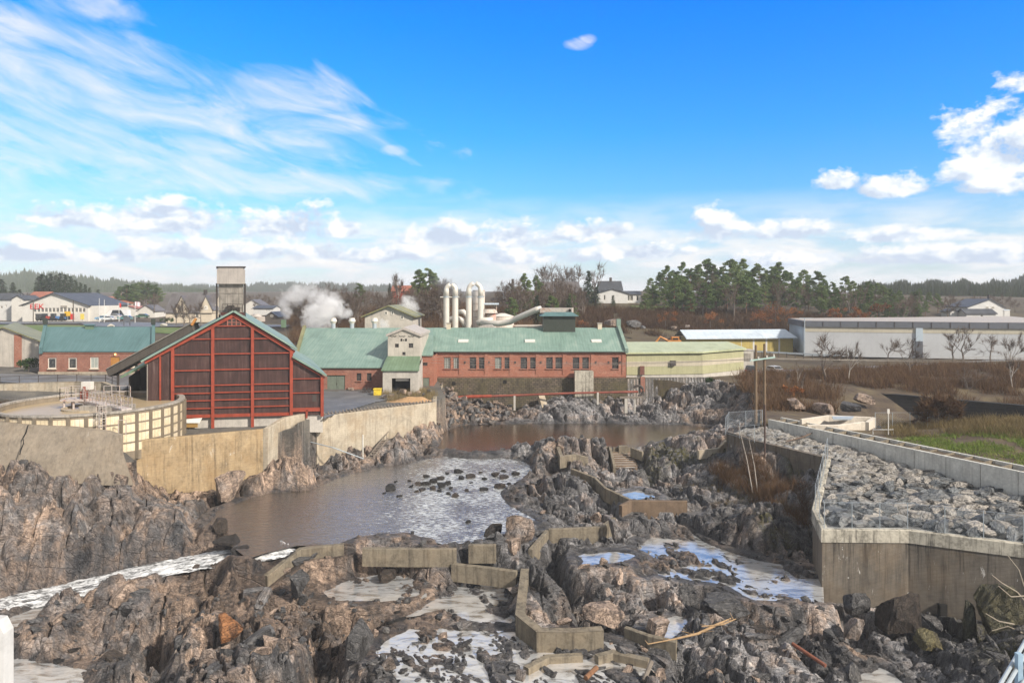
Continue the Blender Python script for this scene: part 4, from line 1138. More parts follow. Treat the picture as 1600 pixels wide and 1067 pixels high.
MAT['whiterender'] = M('dirty_white_render', (.47, .44, .39), .9, .25, .8, .3, 6, streak=.3)
MAT['yellow'] = M('faded_yellow_cladding', (.37, .36, .21), .7, .2, .4, streak=.3)
MAT['pink'] = M('pale_band_cladding', (.47, .42, .32), .75, .15, .5, streak=.3)
MAT['shedyellow'] = M('mustard_board_cladding', (.42, .33, .1), .75, .25, .6, streak=.3)
MAT['glass'] = M('dark_window_glass', (.03, .032, .034), .12, .5, 2.0, spec=.8, col2=(.16, .15, .12))
MAT['glassb'] = M('curtained_window_glass', (.34, .37, .33), .2, .3, 1.5, spec=.8)
MAT['frame'] = M('white_window_frame', (.7, .66, .58), .6, .1)
MAT['iron'] = M('dark_iron_bars', (.06, .05, .045), .7, .2)
MAT['doorgreen'] = M('grey_green_door', (.16, .19, .15), .7, .2, 2, streak=.3)
MAT['doorwood'] = M('varnished_wood_door', (.42, .2, .05), .5, .2, 3)
MAT['darkgreen'] = M('dark_green_louvre', (.05, .06, .048), .7, .25, 3, streak=.3)
MAT['redsteel'] = M('red_oxide_steel', (.3, .054, .027), .6, .4, 1.2, .1, 10, streak=.3)
MAT['rustred'] = M('rusty_red_pipe_paint', (.22, .06, .04), .7, .4, .6, streak=.2)
MAT['rust'] = M('flaking_white_and_rust', (.55, .5, .44), .7, .5, 1.0, .2, 8, col2=(.35, .14, .06))
MAT['pipe'] = M('pale_aluminium_duct', (.66, .62, .55), .45, .15, 1.0, metal=.15)
MAT['tankwhite'] = M('white_tank_paint', (.68, .6, .52), .5, .2, .6, streak=.35)
MAT['greyboard'] = M('weathered_grey_boards', (.33, .3, .26), .9, .45, 1.2, .5, 8, streak=.75)
MAT['greysheet'] = M('grey_sheet_metal', (.42, .38, .34), .6, .2, .8, streak=.4)
MAT['conveyor'] = M('dark_brown_conveyor', (.1, .085, .07), .85, .35, .8, streak=.3)
def cladding():
    m = bpy.data.materials.new('maroon_stained_cladding'); t = NT(m); p = t.pos()
    n1 = t.noise(p, .35, 6, .6, .4); s = t.noise(t.scale(p, (2.2, 2.2, .12)), 1.8, 7, .7)
    c = t.ramp(t.math('ADD', t.math('MULTIPLY', n1, .4), t.math('MULTIPLY', s, .6)), [(.34, (.022, .013, .012)), (.5, (.055, .027, .023)), (.6, (.09, .05, .043)), (.72, (.2, .155, .14))])
    w = t.n('ShaderNodeTexWave', wave_type='BANDS', bands_direction='X'); w.inputs['Scale'].default_value = 2.2; t.l(p, w.inputs[0])
    t.out(c, .6, t.bump(w.outputs['Fac'], .25, .04), 0, .4); return m
MAT['maroon'] = cladding()

def facade(mb, x0, x1, y, z0, z1, ops, depth=.25):
    """front wall (facing -y) with real openings: ops = (x0,x1,z0,z1)"""
    xs = sorted({x0, x1, *[o[0] for o in ops], *[o[1] for o in ops]}); zs = sorted({z0, z1, *[o[2] for o in ops], *[o[3] for o in ops]})
    for a, b in zip(xs[:-1], xs[1:]):
        for c, d in zip(zs[:-1], zs[1:]):
            mx, mz = (a+b)/2, (c+d)/2
            if any(o[0] < mx < o[1] and o[2] < mz < o[3] for o in ops): continue
            mb.add([(a,y,c),(b,y,c),(b,y,d),(a,y,d)], [(0,1,2,3)])
    for a, b, c, d in ops:
        Y = y+depth
        mb.add([(a,y,c),(b,y,c),(b,y,d),(a,y,d),(a,Y,c),(b,Y,c),(b,Y,d),(a,Y,d)], [(0,1,5,4),(1,2,6,5),(2,3,7,6),(3,0,4,7)])
def sash(parent, x0, x1, y, z0, z1, nx=2, nz=2, fr=.08, fmat='frame', gmat='glass', arch=False, wallmat=None, sill=None):
    m = MB()
    m.box(x0, x0+fr, y, y+.08, z0, z1); m.box(x1-fr, x1, y, y+.08, z0, z1)
    m.box(x0+fr, x1-fr, y, y+.08, z0, z0+fr); m.box(x0+fr, x1-fr, y, y+.08, z1-fr, z1)
    for k in range(1, nx):
        c = x0+(x1-x0)*k/nx; m.box(c-.025, c+.025, y+.01, y+.07, z0+fr, z1-fr)
    for k in range(1, nz):
        c = z0+(z1-z0)*k/nz; m.box(x0+fr, x1-fr, y+.015, y+.065, c-.022, c+.022)
    w = m.build('window', MAT[fmat], parent)
    g = MB(); g.add([(x0+.02, y+.05, z0+.02), (x1-.02, y+.05, z0+.02), (x1-.02, y+.05, z1-.02), (x0+.02, y+.05, z1-.02)], [(0,1,2,3)])
    g.build('pane', MAT[gmat], w)
    if sill:
        s = MB(); s.box(x0-.12, x1+.12, y-.38, y-.02, z0-.13, z0-.003); s.build('sill', MAT[sill], w)
    return w
def gable_roof(parent, x0, x1, y0, y1, ze, zr, mat, over=.4, th=.18, along='x', name='roof', ridge=None):
    """two thick slopes; ridge runs along x or y"""
    m = MB()
    if along == 'x':
        r = (y0+y1)/2 if ridge is None else ridge
        for a, s in ((y0, -1), (y1, 1)):
            k = (zr-ze)/(r-a); e = a+s*over; zee = ze+k*(e-a)
            m.add([(x0-over,e,zee),(x1+over,e,zee),(x1+over,r,zr),(x0-over,r,zr),(x0-over,e,zee+th),(x1+over,e,zee+th),(x1+over,r,zr+th),(x0-over,r,zr+th)],
                  [(0,1,2,3),(4,5,6,7),(0,1,5,4),(1,2,6,5),(3,0,4,7)])
    else:
        r = (x0+x1)/2 if ridge is None else ridge
        for a, s in ((x0, -1), (x1, 1)):
            k = (zr-ze)/(r-a); e = a+s*over; zee = ze+k*(e-a)
            m.add([(e,y0-over,zee),(e,y1+over,zee),(r,y1+over,zr),(r,y0-over,zr),(e,y0-over,zee+th),(e,y1+over,zee+th),(r,y1+over,zr+th),(r,y0-over,zr+th)],
                  [(0,1,2,3),(4,5,6,7),(0,1,5,4),(1,2,6,5),(3,0,4,7)])
    return m.build(name, MAT[mat], parent)
def shell(parent, x0, x1, y0, y1, z0, ze, zr, mat, ops=(), along='x', ridge=None, name='wall'):
    m = MB()
    if along == 'x':
        r = (y0+y1)/2 if ridge is None else ridge
        facade(m, x0, x1, y0, z0, ze, ops)
        m.poly([(x0,y1,z0),(x1,y1,z0),(x1,y1,ze),(x0,y1,ze)])
        for x in (x0, x1): m.poly([(x,y0,z0),(x,y1,z0),(x,y1,ze),(x,r,zr),(x,y0,ze)])
    else:
        r = (x0+x1)/2 if ridge is None else ridge
        facade(m, x0, x1, y0, z0, ze, ops)
        m.poly([(x0,y0,ze),(x1,y0,ze),(r,y0,zr)])
        m.poly([(x0,y1,z0),(x1,y1,z0),(x1,y1,ze),(r,y1,zr),(x0,y1,ze)])
        for x in (x0, x1): m.poly([(x,y0,z0),(x,y1,z0),(x,y1,ze),(x,y0,ze)])
    o = m.build(name, MAT[mat], parent)
    return o

def zz(py, Y): return H-(py-HOR)/F*Y

def shear(o, s, xmax=1e9):
    for c in o.children_recursive:
        if c.type == 'MESH':
            for v in c.data.vertices:
                if v.co.x < xmax: v.co.x += s*v.co.y
# ---- brick hall on the stone wall (right part)
Y = HALL_Y; X0, X1 = XW(668, Y), XW(978, Y)
zb, ze, zr = zz(590, Y), zz(549, Y), 15.55
hall = thing('brick_hall', 'long red brick factory hall with a teal roof and paired arched windows', 'factory', ((X0+X1)/2, Y, zb))
def L(px, Yy=Y): return XW(px, Yy)-(X0+X1)/2
he_, hr_ = ze-zb, zr-zb
wins = []
for c in (699,713.5,739,753.5,778.5,793.5,818.5,833.5,858.5,873,900,915,961.5):
    x = L(c); wins.append((x-.6, x+.6, zz(576, Y)-zb, zz(558.5, Y)-zb))
shell(hall, L(668), L(978), 0, 17, -.6, he_, hr_, 'brick', wins, 'x', 9.5)
for i, (a, b, c, d) in enumerate(wins):
    sash(hall, a, b, .18, c, d, 3, 5, .06, 'iron', 'glassb' if i in (0, 1, 4) else 'glass', sill='brick2')
# pilasters, cornice, arches
m = MB()
for px in (675,720,760,799,840,882,926,975):
    x = L(px); m.box(x-.35, x+.35, -.12, -.002, .5, he_-.45)
m.box(L(672), L(978), -.16, -.003, he_-.42, he_-.05); m.box(L(672), L(978), -.1, -.002, .15, .5)
m.build('pilasters', MAT['brick'], hall)
m = MB()
for a, b, c, d in wins:
    n = 6
    for k in range(n):
        t0, t1 = k/n, (k+1)/n
        za = d-.02+.18*math.sin(math.pi*t0)+.0; z2 = d-.02+.18*math.sin(math.pi*t1)
        m.add([(a-.1+(b-a+.2)*t0, -.06, za), (a-.1+(b-a+.2)*t1, -.06, z2), (a-.1+(b-a+.2)*t1, -.06, z2+.22), (a-.1+(b-a+.2)*t0, -.06, za+.22),
               (a-.1+(b-a+.2)*t0, .0, za), (a-.1+(b-a+.2)*t1, .0, z2), (a-.1+(b-a+.2)*t1, .0, z2+.22), (a-.1+(b-a+.2)*t0, .0, za+.22)], [(0,1,2,3),(0,1,5,4),(2,3,7,6)])
m.build('window_arches', MAT['brick2'], hall)
m = MB()
for px in (726.5,764,805,845,885,931,951,969): m.cbox(L(px), -.05, zz(566, Y)-zb, .25, .12, .4)
m.build('anchor_plates', MAT['iron'], hall)
gable_roof(hall, L(668), L(978), 0, 17, he_, hr_, 'teal', .35, .16, 'x', ridge=9.5)
m = MB(); m.tube([(L(672), -.42, he_-.1), (L(978), -.42, he_-.1)], .1, 8); m.build('gutter', MAT['darkgreen'], hall)
for px in (724,828,932):
    q = 3.6; zq = he_+(hr_-he_)*q/9.5+.16; k = (hr_-he_)/9.5
    m = MB(); x = L(px, Y+3.6); m.add([(x-.95,q-.45,zq-.45*k+.02),(x+.95,q-.45,zq-.45*k+.02),(x+.95,q+.45,zq+.45*k+.02),(x-.95,q+.45,zq+.45*k+.02),(x-.95,q-.45,zq-.45*k+.22),(x+.95,q-.45,zq-.45*k+.22),(x+.95,q+.45,zq+.45*k+.2),(x-.95,q+.45,zq+.45*k+.2)],
        [(4,5,6,7),(0,1,5,4),(1,2,6,5),(2,3,7,6),(3,0,4,7)]); m.build('skylight', MAT['white'], hall)
# gable parapet at the right end
m = MB(); x = L(977, Y)
m.extrude([(x-.1, -.45, he_-.3), (x-.1, -.45, he_+.55), (x-.1, 9.5, hr_+.75), (x-.1, 17.4, he_+.55), (x-.1, 17.4, he_-.3)], (.6, 0, 0)); m.build('gable_parapet', MAT['tealy'], hall)
m = MB(); m.cbox(x+.2, 9.5, hr_+1.2, .8, .8, 1.3); m.build('parapet_cap', MAT['tealy'], hall)
# louvred cupola
cu_ = MB(); cy0, cy1 = 7.6, 12.4; cx0, cx1 = L(849, Y+7.6), L(899, Y+7.6); zc = zz(494, Y+7.6)-zb
cu_.box(cx0, cx1, cy0, cy1, hr_-1.0, zc)
cup = cu_.build('cupola', MAT['darkgreen'], hall)
m = MB()
for k in range(14):
    z = hr_-.7+(zc-hr_+.5)*k/14; m.box(cx0+.2, cx1-.2, cy0-.05, cy0-.004, z, z+.1)
m.build('louvre', MAT['darkgreen'], cup)
m = MB(); a = .65
m.add([(cx0-a,cy0-a,zc),(cx1+a,cy0-a,zc),(cx1+a,cy1+a,zc),(cx0-a,cy1+a,zc),(cx0+.5,cy0+.5,zc+.75),(cx1-.5,cy0+.5,zc+.75),(cx1-.5,cy1-.5,zc+.75),(cx0+.5,cy1-.5,zc+.75)],
      [(0,3,2,1),(4,5,6,7),(0,1,5,4),(1,2,6,5),(2,3,7,6),(3,0,4,7)]); m.build('cap', MAT['tealblue'], cup)

# ---- left part with the concrete dormer
Y2 = 118.5; c0 = XW(545, Y2)
zb2 = zz(611, Y2)
ws = thing('brick_workshop', 'low red brick workshop with a deep teal roof and a concrete dormer tower', 'factory', (c0, Y2, zb2))
def L2(px, yy=0): return XW(px, Y2+yy)-c0
e2 = zz(574, Y2)-zb2; r2 = 15.5-zb2; ry = 138.5-Y2
opsd = [(L2(511), L2(539), 0, zz(586, Y2)-zb2), (L2(557), L2(564.5), zz(595, Y2)-zb2, zz(583, Y2)-zb2), (L2(573), L2(580.5), zz(595, Y2)-zb2, zz(583, Y2)-zb2)]
shell(ws, L2(460), L2(655), 0, 29, -.8, e2, r2, 'brick2', opsd, 'x', ry)
gable_roof(ws, L2(460), L2(602), 0, 29, e2, r2, 'teal', .35, .16, 'x', ridge=ry)
for a, b, c, d in opsd[1:]: sash(ws, a, b, .18, c, d, 3, 4, .06, 'iron', 'glass', sill='brick')
a, b, c, d = opsd[0]
dr = MB(); dr.box(a, (a+b)/2-.02, .12, .2, c, d); dr.box((a+b)/2+.02, b, .12, .2, c, d)
for xx in (a, (a+b)/2+.02):
    dr.box(xx+.15, xx+(b-a)/2-.17, .09, .119, c+.3, d-.3)
dr = dr.build('double_door', MAT['doorgreen'], ws)
m = MB(); m.cbox((a+b)/2+.15, .07, 1.2, .06, .06, .25); m.build('handle', MAT['iron'], dr)
m = MB(); m.box(L2(508), L2(542), -.1, -.003, d, d+.28); m.box(L2(542), L2(602), -.08, -.002, .35, .6); m.build('lintel', MAT['brick'], ws)
# roof between dormer and hall: runs on at a slightly different pitch
m = MB(); Yb = 123.0-Y2; zb_ = zz(556, Y2+Yb)-zb2
m.add([(L2(640, Yb), Yb, zb_), (L2(677, Yb), Yb, zb_), (L2(677, ry), ry, r2), (L2(600, ry), ry, r2), (L2(598, 0), -.35, e2-.05), (L2(640, 0), -.35, e2-.05)], [(0,1,2,3,4,5)])
m2 = MB(); vs = m.v; m2.extrude([Vector(v) for v in vs], (0, 0, .18)); m2.build('link_roof', MAT['teal'], ws)
m = MB(); facade(m, L2(655, Yb+.3), L2(678, Yb+.3), Yb+.3, -.5, zb_, [(L2(660, Yb+.3), L2(671, Yb+.3), 0.2, zz(590, 123.3)-zb2), (L2(660, Yb+.3), L2(668, Yb+.3), zz(571.5, 123.3)-zb2, zz(566.5, 123.3)-zb2)])
m.poly([(L2(678, Yb+.3), Yb+.3, -.5), (L2(678, Yb+.3), Yb+12, -.5), (L2(678, Yb+.3), Yb+12, zb_), (L2(678, Yb+.3), Yb+.3, zb_)])
m.build('link_wall', MAT['brick'], ws)
m = MB(); m.box(L2(660, Yb+.3), L2(671, Yb+.3), Yb+.42, Yb+.5, .2, zz(590, 123.3)-zb2); m.build('side_door', MAT['doorgreen'], ws)
sash(ws, L2(660, Yb+.3), L2(668, Yb+.3), Yb+.45, zz(571.5, 123.3)-zb2, zz(566.5, 123.3)-zb2, 3, 1, .06, 'iron', 'glass')
# dormer tower
tY = 2.2; tx0, tx1 = L2(606, tY), L2(656, tY); tz0 = zz(558, Y2+tY)-zb2; te = zz(525, Y2+tY)-zb2; tr = zz(515, Y2+tY)-zb2
ops = [(L2(617, tY), L2(623, tY), zz(543, Y2+tY)-zb2, zz(537, Y2+tY)-zb2), (L2(638.5, tY), L2(645.5, tY), zz(543.5, Y2+tY)-zb2, zz(536.5, Y2+tY)-zb2), (L2(628.5, tY), L2(633.5, tY), zz(555, Y2+tY)-zb2, zz(550, Y2+tY)-zb2)]
m = MB(); facade(m, tx0, tx1, tY, tz0-1, te, ops); xm = (tx0+tx1)/2
m.poly([(tx0,tY,te),(tx1,tY,te),(xm,tY,tr)])
for x in (tx0, tx1): m.poly([(x,tY,tz0-1),(x,tY+13,tz0-1),(x,tY+13,te),(x,tY,te)])
tw = m.build('dormer_tower', MAT['greyrender'], ws)
for o_ in ops:
    sash(tw, *o_[:2], tY+.15, *o_[2:], 2, 2, .06, 'iron', 'glass')
m = MB()
for (a, b) in ((tx0-.25, xm), (tx1+.25, xm)):
    m.extrude([(a, tY-.3, te-.1), (b, tY-.3, tr+.0), (b, tY-.3, tr+.42), (a, tY-.3, te+.32)], (0, 13.5, 0))
m.build('tower_roof', MAT['greysheet'], tw)
m = MB()
for g_ in (615, 629, 643):
    for k in range(5): m.cbox(L2(g_-4.4+k*2.0, tY), tY-.03, zz(525.2+(k % 2)*.5, Y2+tY)-zb2, .11, .06, .16)
m.cbox(L2(627.5, tY), tY-.03, zz(531, Y2+tY)-zb2, .28, .06, .4); m.cbox(L2(631, tY), tY-.03, zz(531.4, Y2+tY)-zb2, .14, .06, .2); m.cbox(L2(634.5, tY), tY-.03, zz(531, Y2+tY)-zb2, .28, .06, .4)
m.build('vent_slits', MAT['dark'], tw)
# porch under it
pY = -3.0; px0, px1 = L2(598, pY), L2(653, pY); pz = zz(579, Y2+pY)-zb2
ops = [(L2(612, pY), L2(641, pY), -.4, zz(591, Y2+pY)-zb2)]
m = MB(); facade(m, px0, px1, pY, -1.2, pz, ops)
for x in (px0, px1): m.poly([(x,pY,-1.2),(x,3,-1.2),(x,3,pz+1.6),(x,pY,pz)])
po = m.build('porch_wall', MAT['whiterender'], ws)
a, b, c, d = ops[0]
MB().box(a-.3, b+.3, pY+1.8, pY+2.0, -.8, d+.3).build('porch_recess', MAT['dark'], po)
m = MB(); m.extrude([(px0-.2, pY-.3, pz-.05), (px1+.25, pY-.3, pz-.05), (L2(657, tY), tY-.01, tz0), (L2(605, tY), tY-.01, tz0)], (0, 0, .18)); m.build('porch_roof', MAT['greenroof'], ws)
m = MB(); m.box(a+.6, b-.3, pY+.4, pY+1.2, d-.45, d-.02); m.build('torn_tarp', MAT['white'], po)
m = MB(); m.box(L2(460)-.55, L2(460)+.1, -.5, -.2, e2-.2, e2); 
m.extrude([(L2(460)-.5, -.5, e2-.4), (L2(460)-.5, -.5, e2+.5), (L2(460)-.5, ry, r2+.7), (L2(460)-.5, 29.4, e2+.5), (L2(460)-.5, 29.4, e2-.4)], (.6, 0, 0)); m.build('gable_parapet', MAT['mossroof'], ws)
m = MB(); m.cbox(L2(475, ry), ry, r2+1.0, .9, .9, 1.5); m.build('parapet_cap', MAT['greenroof'], ws)
shear(ws, -.2, L2(500))
# three silver ridge vents
for i, px in enumerate((522, 551, 586)):
    x = XW(px, 139); v = thing('roof_vent', ['silver ridge vent nearest the steam on the teal workshop roof', 'middle silver ridge vent on the teal workshop roof', 'silver ridge vent in front of the grey gabled building'][i], 'roof vent', (x, 138.5, 15.5), 0, 'silver ridge vents')
    m = MB(); m.cyl(0, 0, 0, 1.0, .42, 12); m.build('pipe', MAT['galv'], v)
    m = MB(); m.cyl(0, 0, 1.0, 1.5, .42, 12, .72); m.cyl(0, 0, 1.5, 2.1, .72, 12, .5); m.build('cowl', MAT['pipe'], v)
for px, Yv in ((701, 138.2), (937, 138.2)):
    x = XW(px, Yv); v = thing('chimney_stub', 'short chimney stub on the hall ridge by the bent ducts' if px < 800 else 'short double chimney stub on the hall ridge right of the cupola', 'chimney', (x, Yv, 15.4))
    m = MB(); m.cbox(0, 0, .5, .8, .8, 1.3); m.build('stack', MAT['cream'], v); m = MB(); m.cbox(0, 0, 1.22, 1.0, 1.0, .14); m.build('cap', MAT['greyboard'], v)

# ---- stone wall under the hall, pier and drains
root = thing('masonry_wall', 'old dark masonry river wall carrying the brick hall', 'river wall', (XW(700, Y), Y-.6, 2))
x0, x1 = XW(675, Y), XW(980, Y)
MB().box(x0, x1, Y-.55, Y+1.5, 0.5, zb-.02).build('masonry', MAT['stonewall'], root, world=True)
MB().box(XW(898, 127), XW(927, 127), 126.6, Y-.56, 1.5, zz(580, 127)).build('pier', MAT['c_cope'], root, world=True)
MB().box(XW(676, 126), XW(690, 126), 125.5, Y-.56, 2.0, zz(601, 126)).build('end_pier', MAT['c_quay'], root, world=True)
for px, py in ((709, 599), (789, 596.5)):
    g = P(px, py, Y-.55); MB().cbox(g[0], g[1], g[2], .6, .2, .6).build('outlet', MAT['dark'], root, world=True)
# buttress stubs at the foot
for px, py0, py1 in ((845, 619, 650), (901, 617, 645), (918, 617, 650)):
    g0, g1_ = P(px, py0, 127.5), P(px+9, py1, 125.5)
    m = MB(); m.bar(g0, g1_, 1.2, .8)
    o = m.build('buttress', MAT['c_quay'], root, world=True)
# red rust pipe along it
root = thing('rusty_pipe', 'long rust red pipe running along the masonry wall on short posts', 'pipe', P(720, 620, 126))
m = MB(); m.tube([P(716,621,125.5), P(780,618.5,125.5), P(900,614,125.5), P(997,612,126)], .2, 8); m.build('pipe_run', MAT['rustred'], root, world=True)
m = MB(); m.tube([P(716,621,125.45), P(735,619.6,125.45), P(768,618.8,125.45)], .27, 8); m.build('fresh_red_sleeve', MAT['redsteel'], root, world=True)
g = P(997,612,126); m = MB()
m.tube([Vector(g)+Vector((.9*math.cos(a_)-.0, 0, .9*math.sin(a_)+.2)) for a_ in np.linspace(-1.6, 2.6, 12)], .22, 8); m.build('bend', MAT['iron'], root, world=True)
for px, py0, py1 in ((804, 618, 641), (934, 613, 632)):
    a, b = P(px, py0, 125.4), P(px, py1, 125.4); m = MB(); m.bar(b, a, .35); m.build('post', MAT['whiterender'], root, world=True)
root = thing('pipe_trestle', 'small concrete trestle platform below the rusty pipe end', 'trestle', P(985, 640, 124))
m = MB(); m.bar(P(968,621,124), P(1004,620.5,124), .5, .3); m.build('deck', MAT['timber'], root, world=True)
for px in (978, 992): m = MB(); m.bar(P(px, 645, 124), P(px, 622, 124), .5 if px < 985 else .2); m.build('leg', MAT['whiterender'], root, world=True)

# ---- yellow-green shed
Y3 = 132.0; A_pt, B_pt, C_pt = P(979, 552, Y3), P(1098, 552.5, 134), P(1162, 553, 142)
zbase = zz(586, Y3)
sh = thing('yellow_shed', 'long faded yellow green metal shed with a pale band beside the brick hall', 'shed', (A_pt[0], Y3, zbase))
pl = [(A_pt[0], A_pt[1]), (B_pt[0], B_pt[1]), (C_pt[0], C_pt[1]), (C_pt[0]-2, 156), (A_pt[0], 153)]
ez = A_pt[2]
def ring(mb, z0, z1, out=0.0):
    p = [(x, y-out) for x, y in pl]
    n = len(p)
    for i in range(n):
        a, b = p[i], p[(i+1) % n]; mb.add([(a[0],a[1],z0),(b[0],b[1],z0),(b[0],b[1],z1),(a[0],a[1],z1)], [(0,1,2,3)])
m = MB(); ring(m, zbase, ez); m.build('wall', MAT['yellow'], sh, world=True)
m = MB(); ring(m, zz(573, Y3), zz(565, Y3), .03); m.build('pale_band', MAT['pink'], sh, world=True)
m = MB(); ring(m, zbase-3.4, zbase, -.12); m.build('plinth', MAT['whiterender'], sh, world=True)
m = MB(); zt = zz(535.5, 150)
m.add([(pl[0][0]-.2, pl[0][1]-.5, ez-.1), (pl[1][0], pl[1][1]-.5, ez-.1), (pl[2][0]+.5, pl[2][1]-.2, ez-.1), (XW(1140, 150), 151, zt), (XW(979, 150), 150, zt),
       (pl[0][0]-.2, pl[0][1]-.5, ez+.2), (pl[1][0], pl[1][1]-.5, ez+.2), (pl[2][0]+.5, pl[2][1]-.2, ez+.2), (XW(1140, 150), 151, zt+.2), (XW(979, 150), 150, zt+.2)],
      [(5,6,8,9),(6,7,8),(0,1,6,5),(1,2,7,6),(2,3,8,7),(0,4,9,5)])
m.build('roof', MAT['yelroof'], sh, world=True)
m = MB(); m.box(XW(1000, Y3), XW(1007, Y3), Y3-.06, Y3+.2, zz(585.5, Y3), zz(572, Y3)); m.build('door', M('brown_door', (.16, .07, .05), .7), sh, world=True)
g = P(1051, 567, 133.2); m = MB(); m.cbox(g[0], g[1]-.25, g[2], 1.0, .6, .9); m.build('vent_box', MAT['iron'], sh, world=True)
# timber crib wall under the shed
m = MB(); pts = [P(981, 590, Y3-1.2), P(1050, 595, Y3-.8), P(1092, 603, 132.4), P(1108, 607, 133.4)]
polywall(m, [(p[0], p[1], p[2]) for p in pts], .8, 1.0, .05)
tag(m.build('crib_wall', MAT['timberwall'], recenter=True), 'dark brown timber faced river wall under the yellow shed', 'river wall')
m = MB(); g = P(1004, 589, 130.3); g2 = P(1004, 612, 130.3); m.box(g[0]-.4, g[0]+.4, 130.0, 130.7, g2[2], g[2])
tag(m.build('brick_pier', MAT['brick2'], recenter=True), 'narrow orange brick pier below the shed door', 'pier')

# ---- red storehouse
SY = 90.5
SYAW = .16
def SX(px): return XW(px, SY)
def SZ(py): return zz(py, SY)
st = thing('red_storehouse', 'big maroon storehouse with bright red steel frame and teal roof edges', 'storehouse', (SX(365), SY, SZ(668)), SYAW)
ox, oz = SX(365), SZ(668)
def q(px, py, y=0.0):
    k = (px-800)/F; c_, s_ = math.cos(SYAW), math.sin(SYAW)
    if px == 0: k = (365-800)/F
    tt_ = (k*SY-ox)/(c_-k*s_)
    return (tt_, y, H-(py-HOR)/F*(SY+tt_*s_)-oz)
front = [q(231,648), q(231,563), q(365,491), q(458,548), q(458,560), q(504,586), q(504,648)]
D = 24
m = MB(); m.extrude([Vector(p) for p in front], (0, D, 0)); m.build('wall', MAT['maroon'], st)
m = MB(); m.extrude([Vector(q(232,672)), Vector(q(232,648.2)), Vector(q(504,648.2)), Vector(q(504,676))], (0, D-.5, 0)); o = m.build('plinth', MAT['whiterender'], st); o.location.y = .25
def fr(name, a, b, w, d=.3, y=-.16):
    A, B = Vector(q(*a, y)), Vector(q(*b, y)); m = MB(); m.bar(A, B, d, w); return m.build(name, MAT['redsteel'], st)
for a, b in (((270,544),(270,650)), ((332.5,509),(332.5,672)), ((394.5,510),(394.5,672)), ((455,546),(455,668)), ((503,587),(503,650))):
    A, B = Vector(q(*a, -.16)), Vector(q(*b, -.16)); m = MB(); m.box(A.x-.19, A.x+.19, -.36, -.002, B.z, A.z); m.build('column', MAT['redsteel'], st)
m = MB(); A = q(250.5,556); m.box(A[0]-.1, A[0]+.1, -.2, -.002, q(0,622)[2], A[2]); m.build('column', MAT['redsteel'], st)
def rail(y_, x0, x1, w=.14):
    m = MB(); z = q(0, y_)[2]; m.box(q(x0,0)[0], q(x1,0)[0], -.2, -.001, z-w, z+w); m.build('rail', MAT['redsteel'], st)
cols = [270, 332.5, 394.5, 455]
for y_ in (552.5, 577, 601, 612.5, 624, 636):
    for a, b in zip(cols[:-1], cols[1:]): rail(y_+(.7 if a == 270 else -.3 if a > 390 else 0), a+2.2, b-2.2, .07)
for a, b in ((300, 330.4), (334.7, 392.4), (396.7, 426)): rail(529.3, a, b, .07)
for a, b in zip(cols[:-1], cols[1:]): rail(648.5, a+2.2, b-2.2, .2)
rail(593.5, 457.2, 501, .05); rail(616, 457.2, 501, .05); rail(642.5, 457.2, 501, .24); rail(509.3, 334.7, 392.4, .07)
for a, b in (((226,566),(366,492)), ((364,492),(460,550))): fr('rake_beam', a, b, .42, .3)
fr('rake_beam', (457,561), (507,590), .2, .25)
m = MB()
for a, b in (((222,565.5),(365,487.5)), ((365,487.5),(463,546.5)), ((456,557.5),(509,587.5))):
    A, B = Vector(q(*a)), Vector(q(*b)); A.y = B.y = -.7; d = (B-A).normalized(); n_ = Vector((-d.z, 0, d.x))
    m.extrude([A, B, B+n_*.22, A+n_*.22], (0, D+1.2, 0))
m.build('roof', MAT['tealy'], st)
# attic window
m = MB(); a, b = q(355.5,509), q(376,498.5); m.box(a[0], b[0], -.1, -.004, a[2], b[2]); w_ = m.build('window', MAT['iron'], st)
m = MB()
for k in range(4): x = a[0]+(b[0]-a[0])*k/3; m.box(x-.07, x+.07, -.2, -.101, a[2], b[2])
for k in range(3): z = a[2]+(b[2]-a[2])*k/2; m.box(a[0]-.07, b[0]+.07, -.19, -.102, z-.05, z+.05)
m.build('frame', M('red_grey_frame', (.3, .12, .09), .7), w_)
m = MB(); a, b = q(488,627), q(494.5,617); m.box(a[0], b[0], -.05, -.003, a[2], b[2]); m.build('hatch', MAT['iron'], st)
# lean-to on the left with an open dark mouth
m = MB(); A = Vector(q(187,592.5)); B = Vector(q(231,570)); A.y = B.y = 1.0; d = (B-A).normalized(); n_ = Vector((-d.z, 0, d.x))
m.extrude([A, B, B+n_*.25, A+n_*.25], (0, 20, 0)); m.build('lean_to_roof', MAT['greenroof'], st)
m = MB(); m.box(q(196,0)[0], q(229,0)[0], 12, 12.3, q(0,650)[2], q(0,585)[2]); m.box(q(195,0)[0], q(196.5,0)[0], 3, 20, q(0,650)[2], q(0,590)[2]); m.build('back_wall', MAT['conveyor'], st)
m = MB(); m.box(q(229.3,0)[0], q(231,0)[0], .0, .4, q(0,650)[2], q(0,567)[2]); m.build('corner_post', MAT['greyboard'], st)
m = MB(); m.bar(q(430,673,-.4), q(455,655,-.2), .22); m.build('brace', MAT['redsteel'], st)
m = MB(); a = q(479,652); m.box(a[0]-.12, a[0]+.12, -.2, 0, q(0,656)[2], q(0,642)[2]); m.build('bracket', MAT['redsteel'], st)
shear(st, -.2)
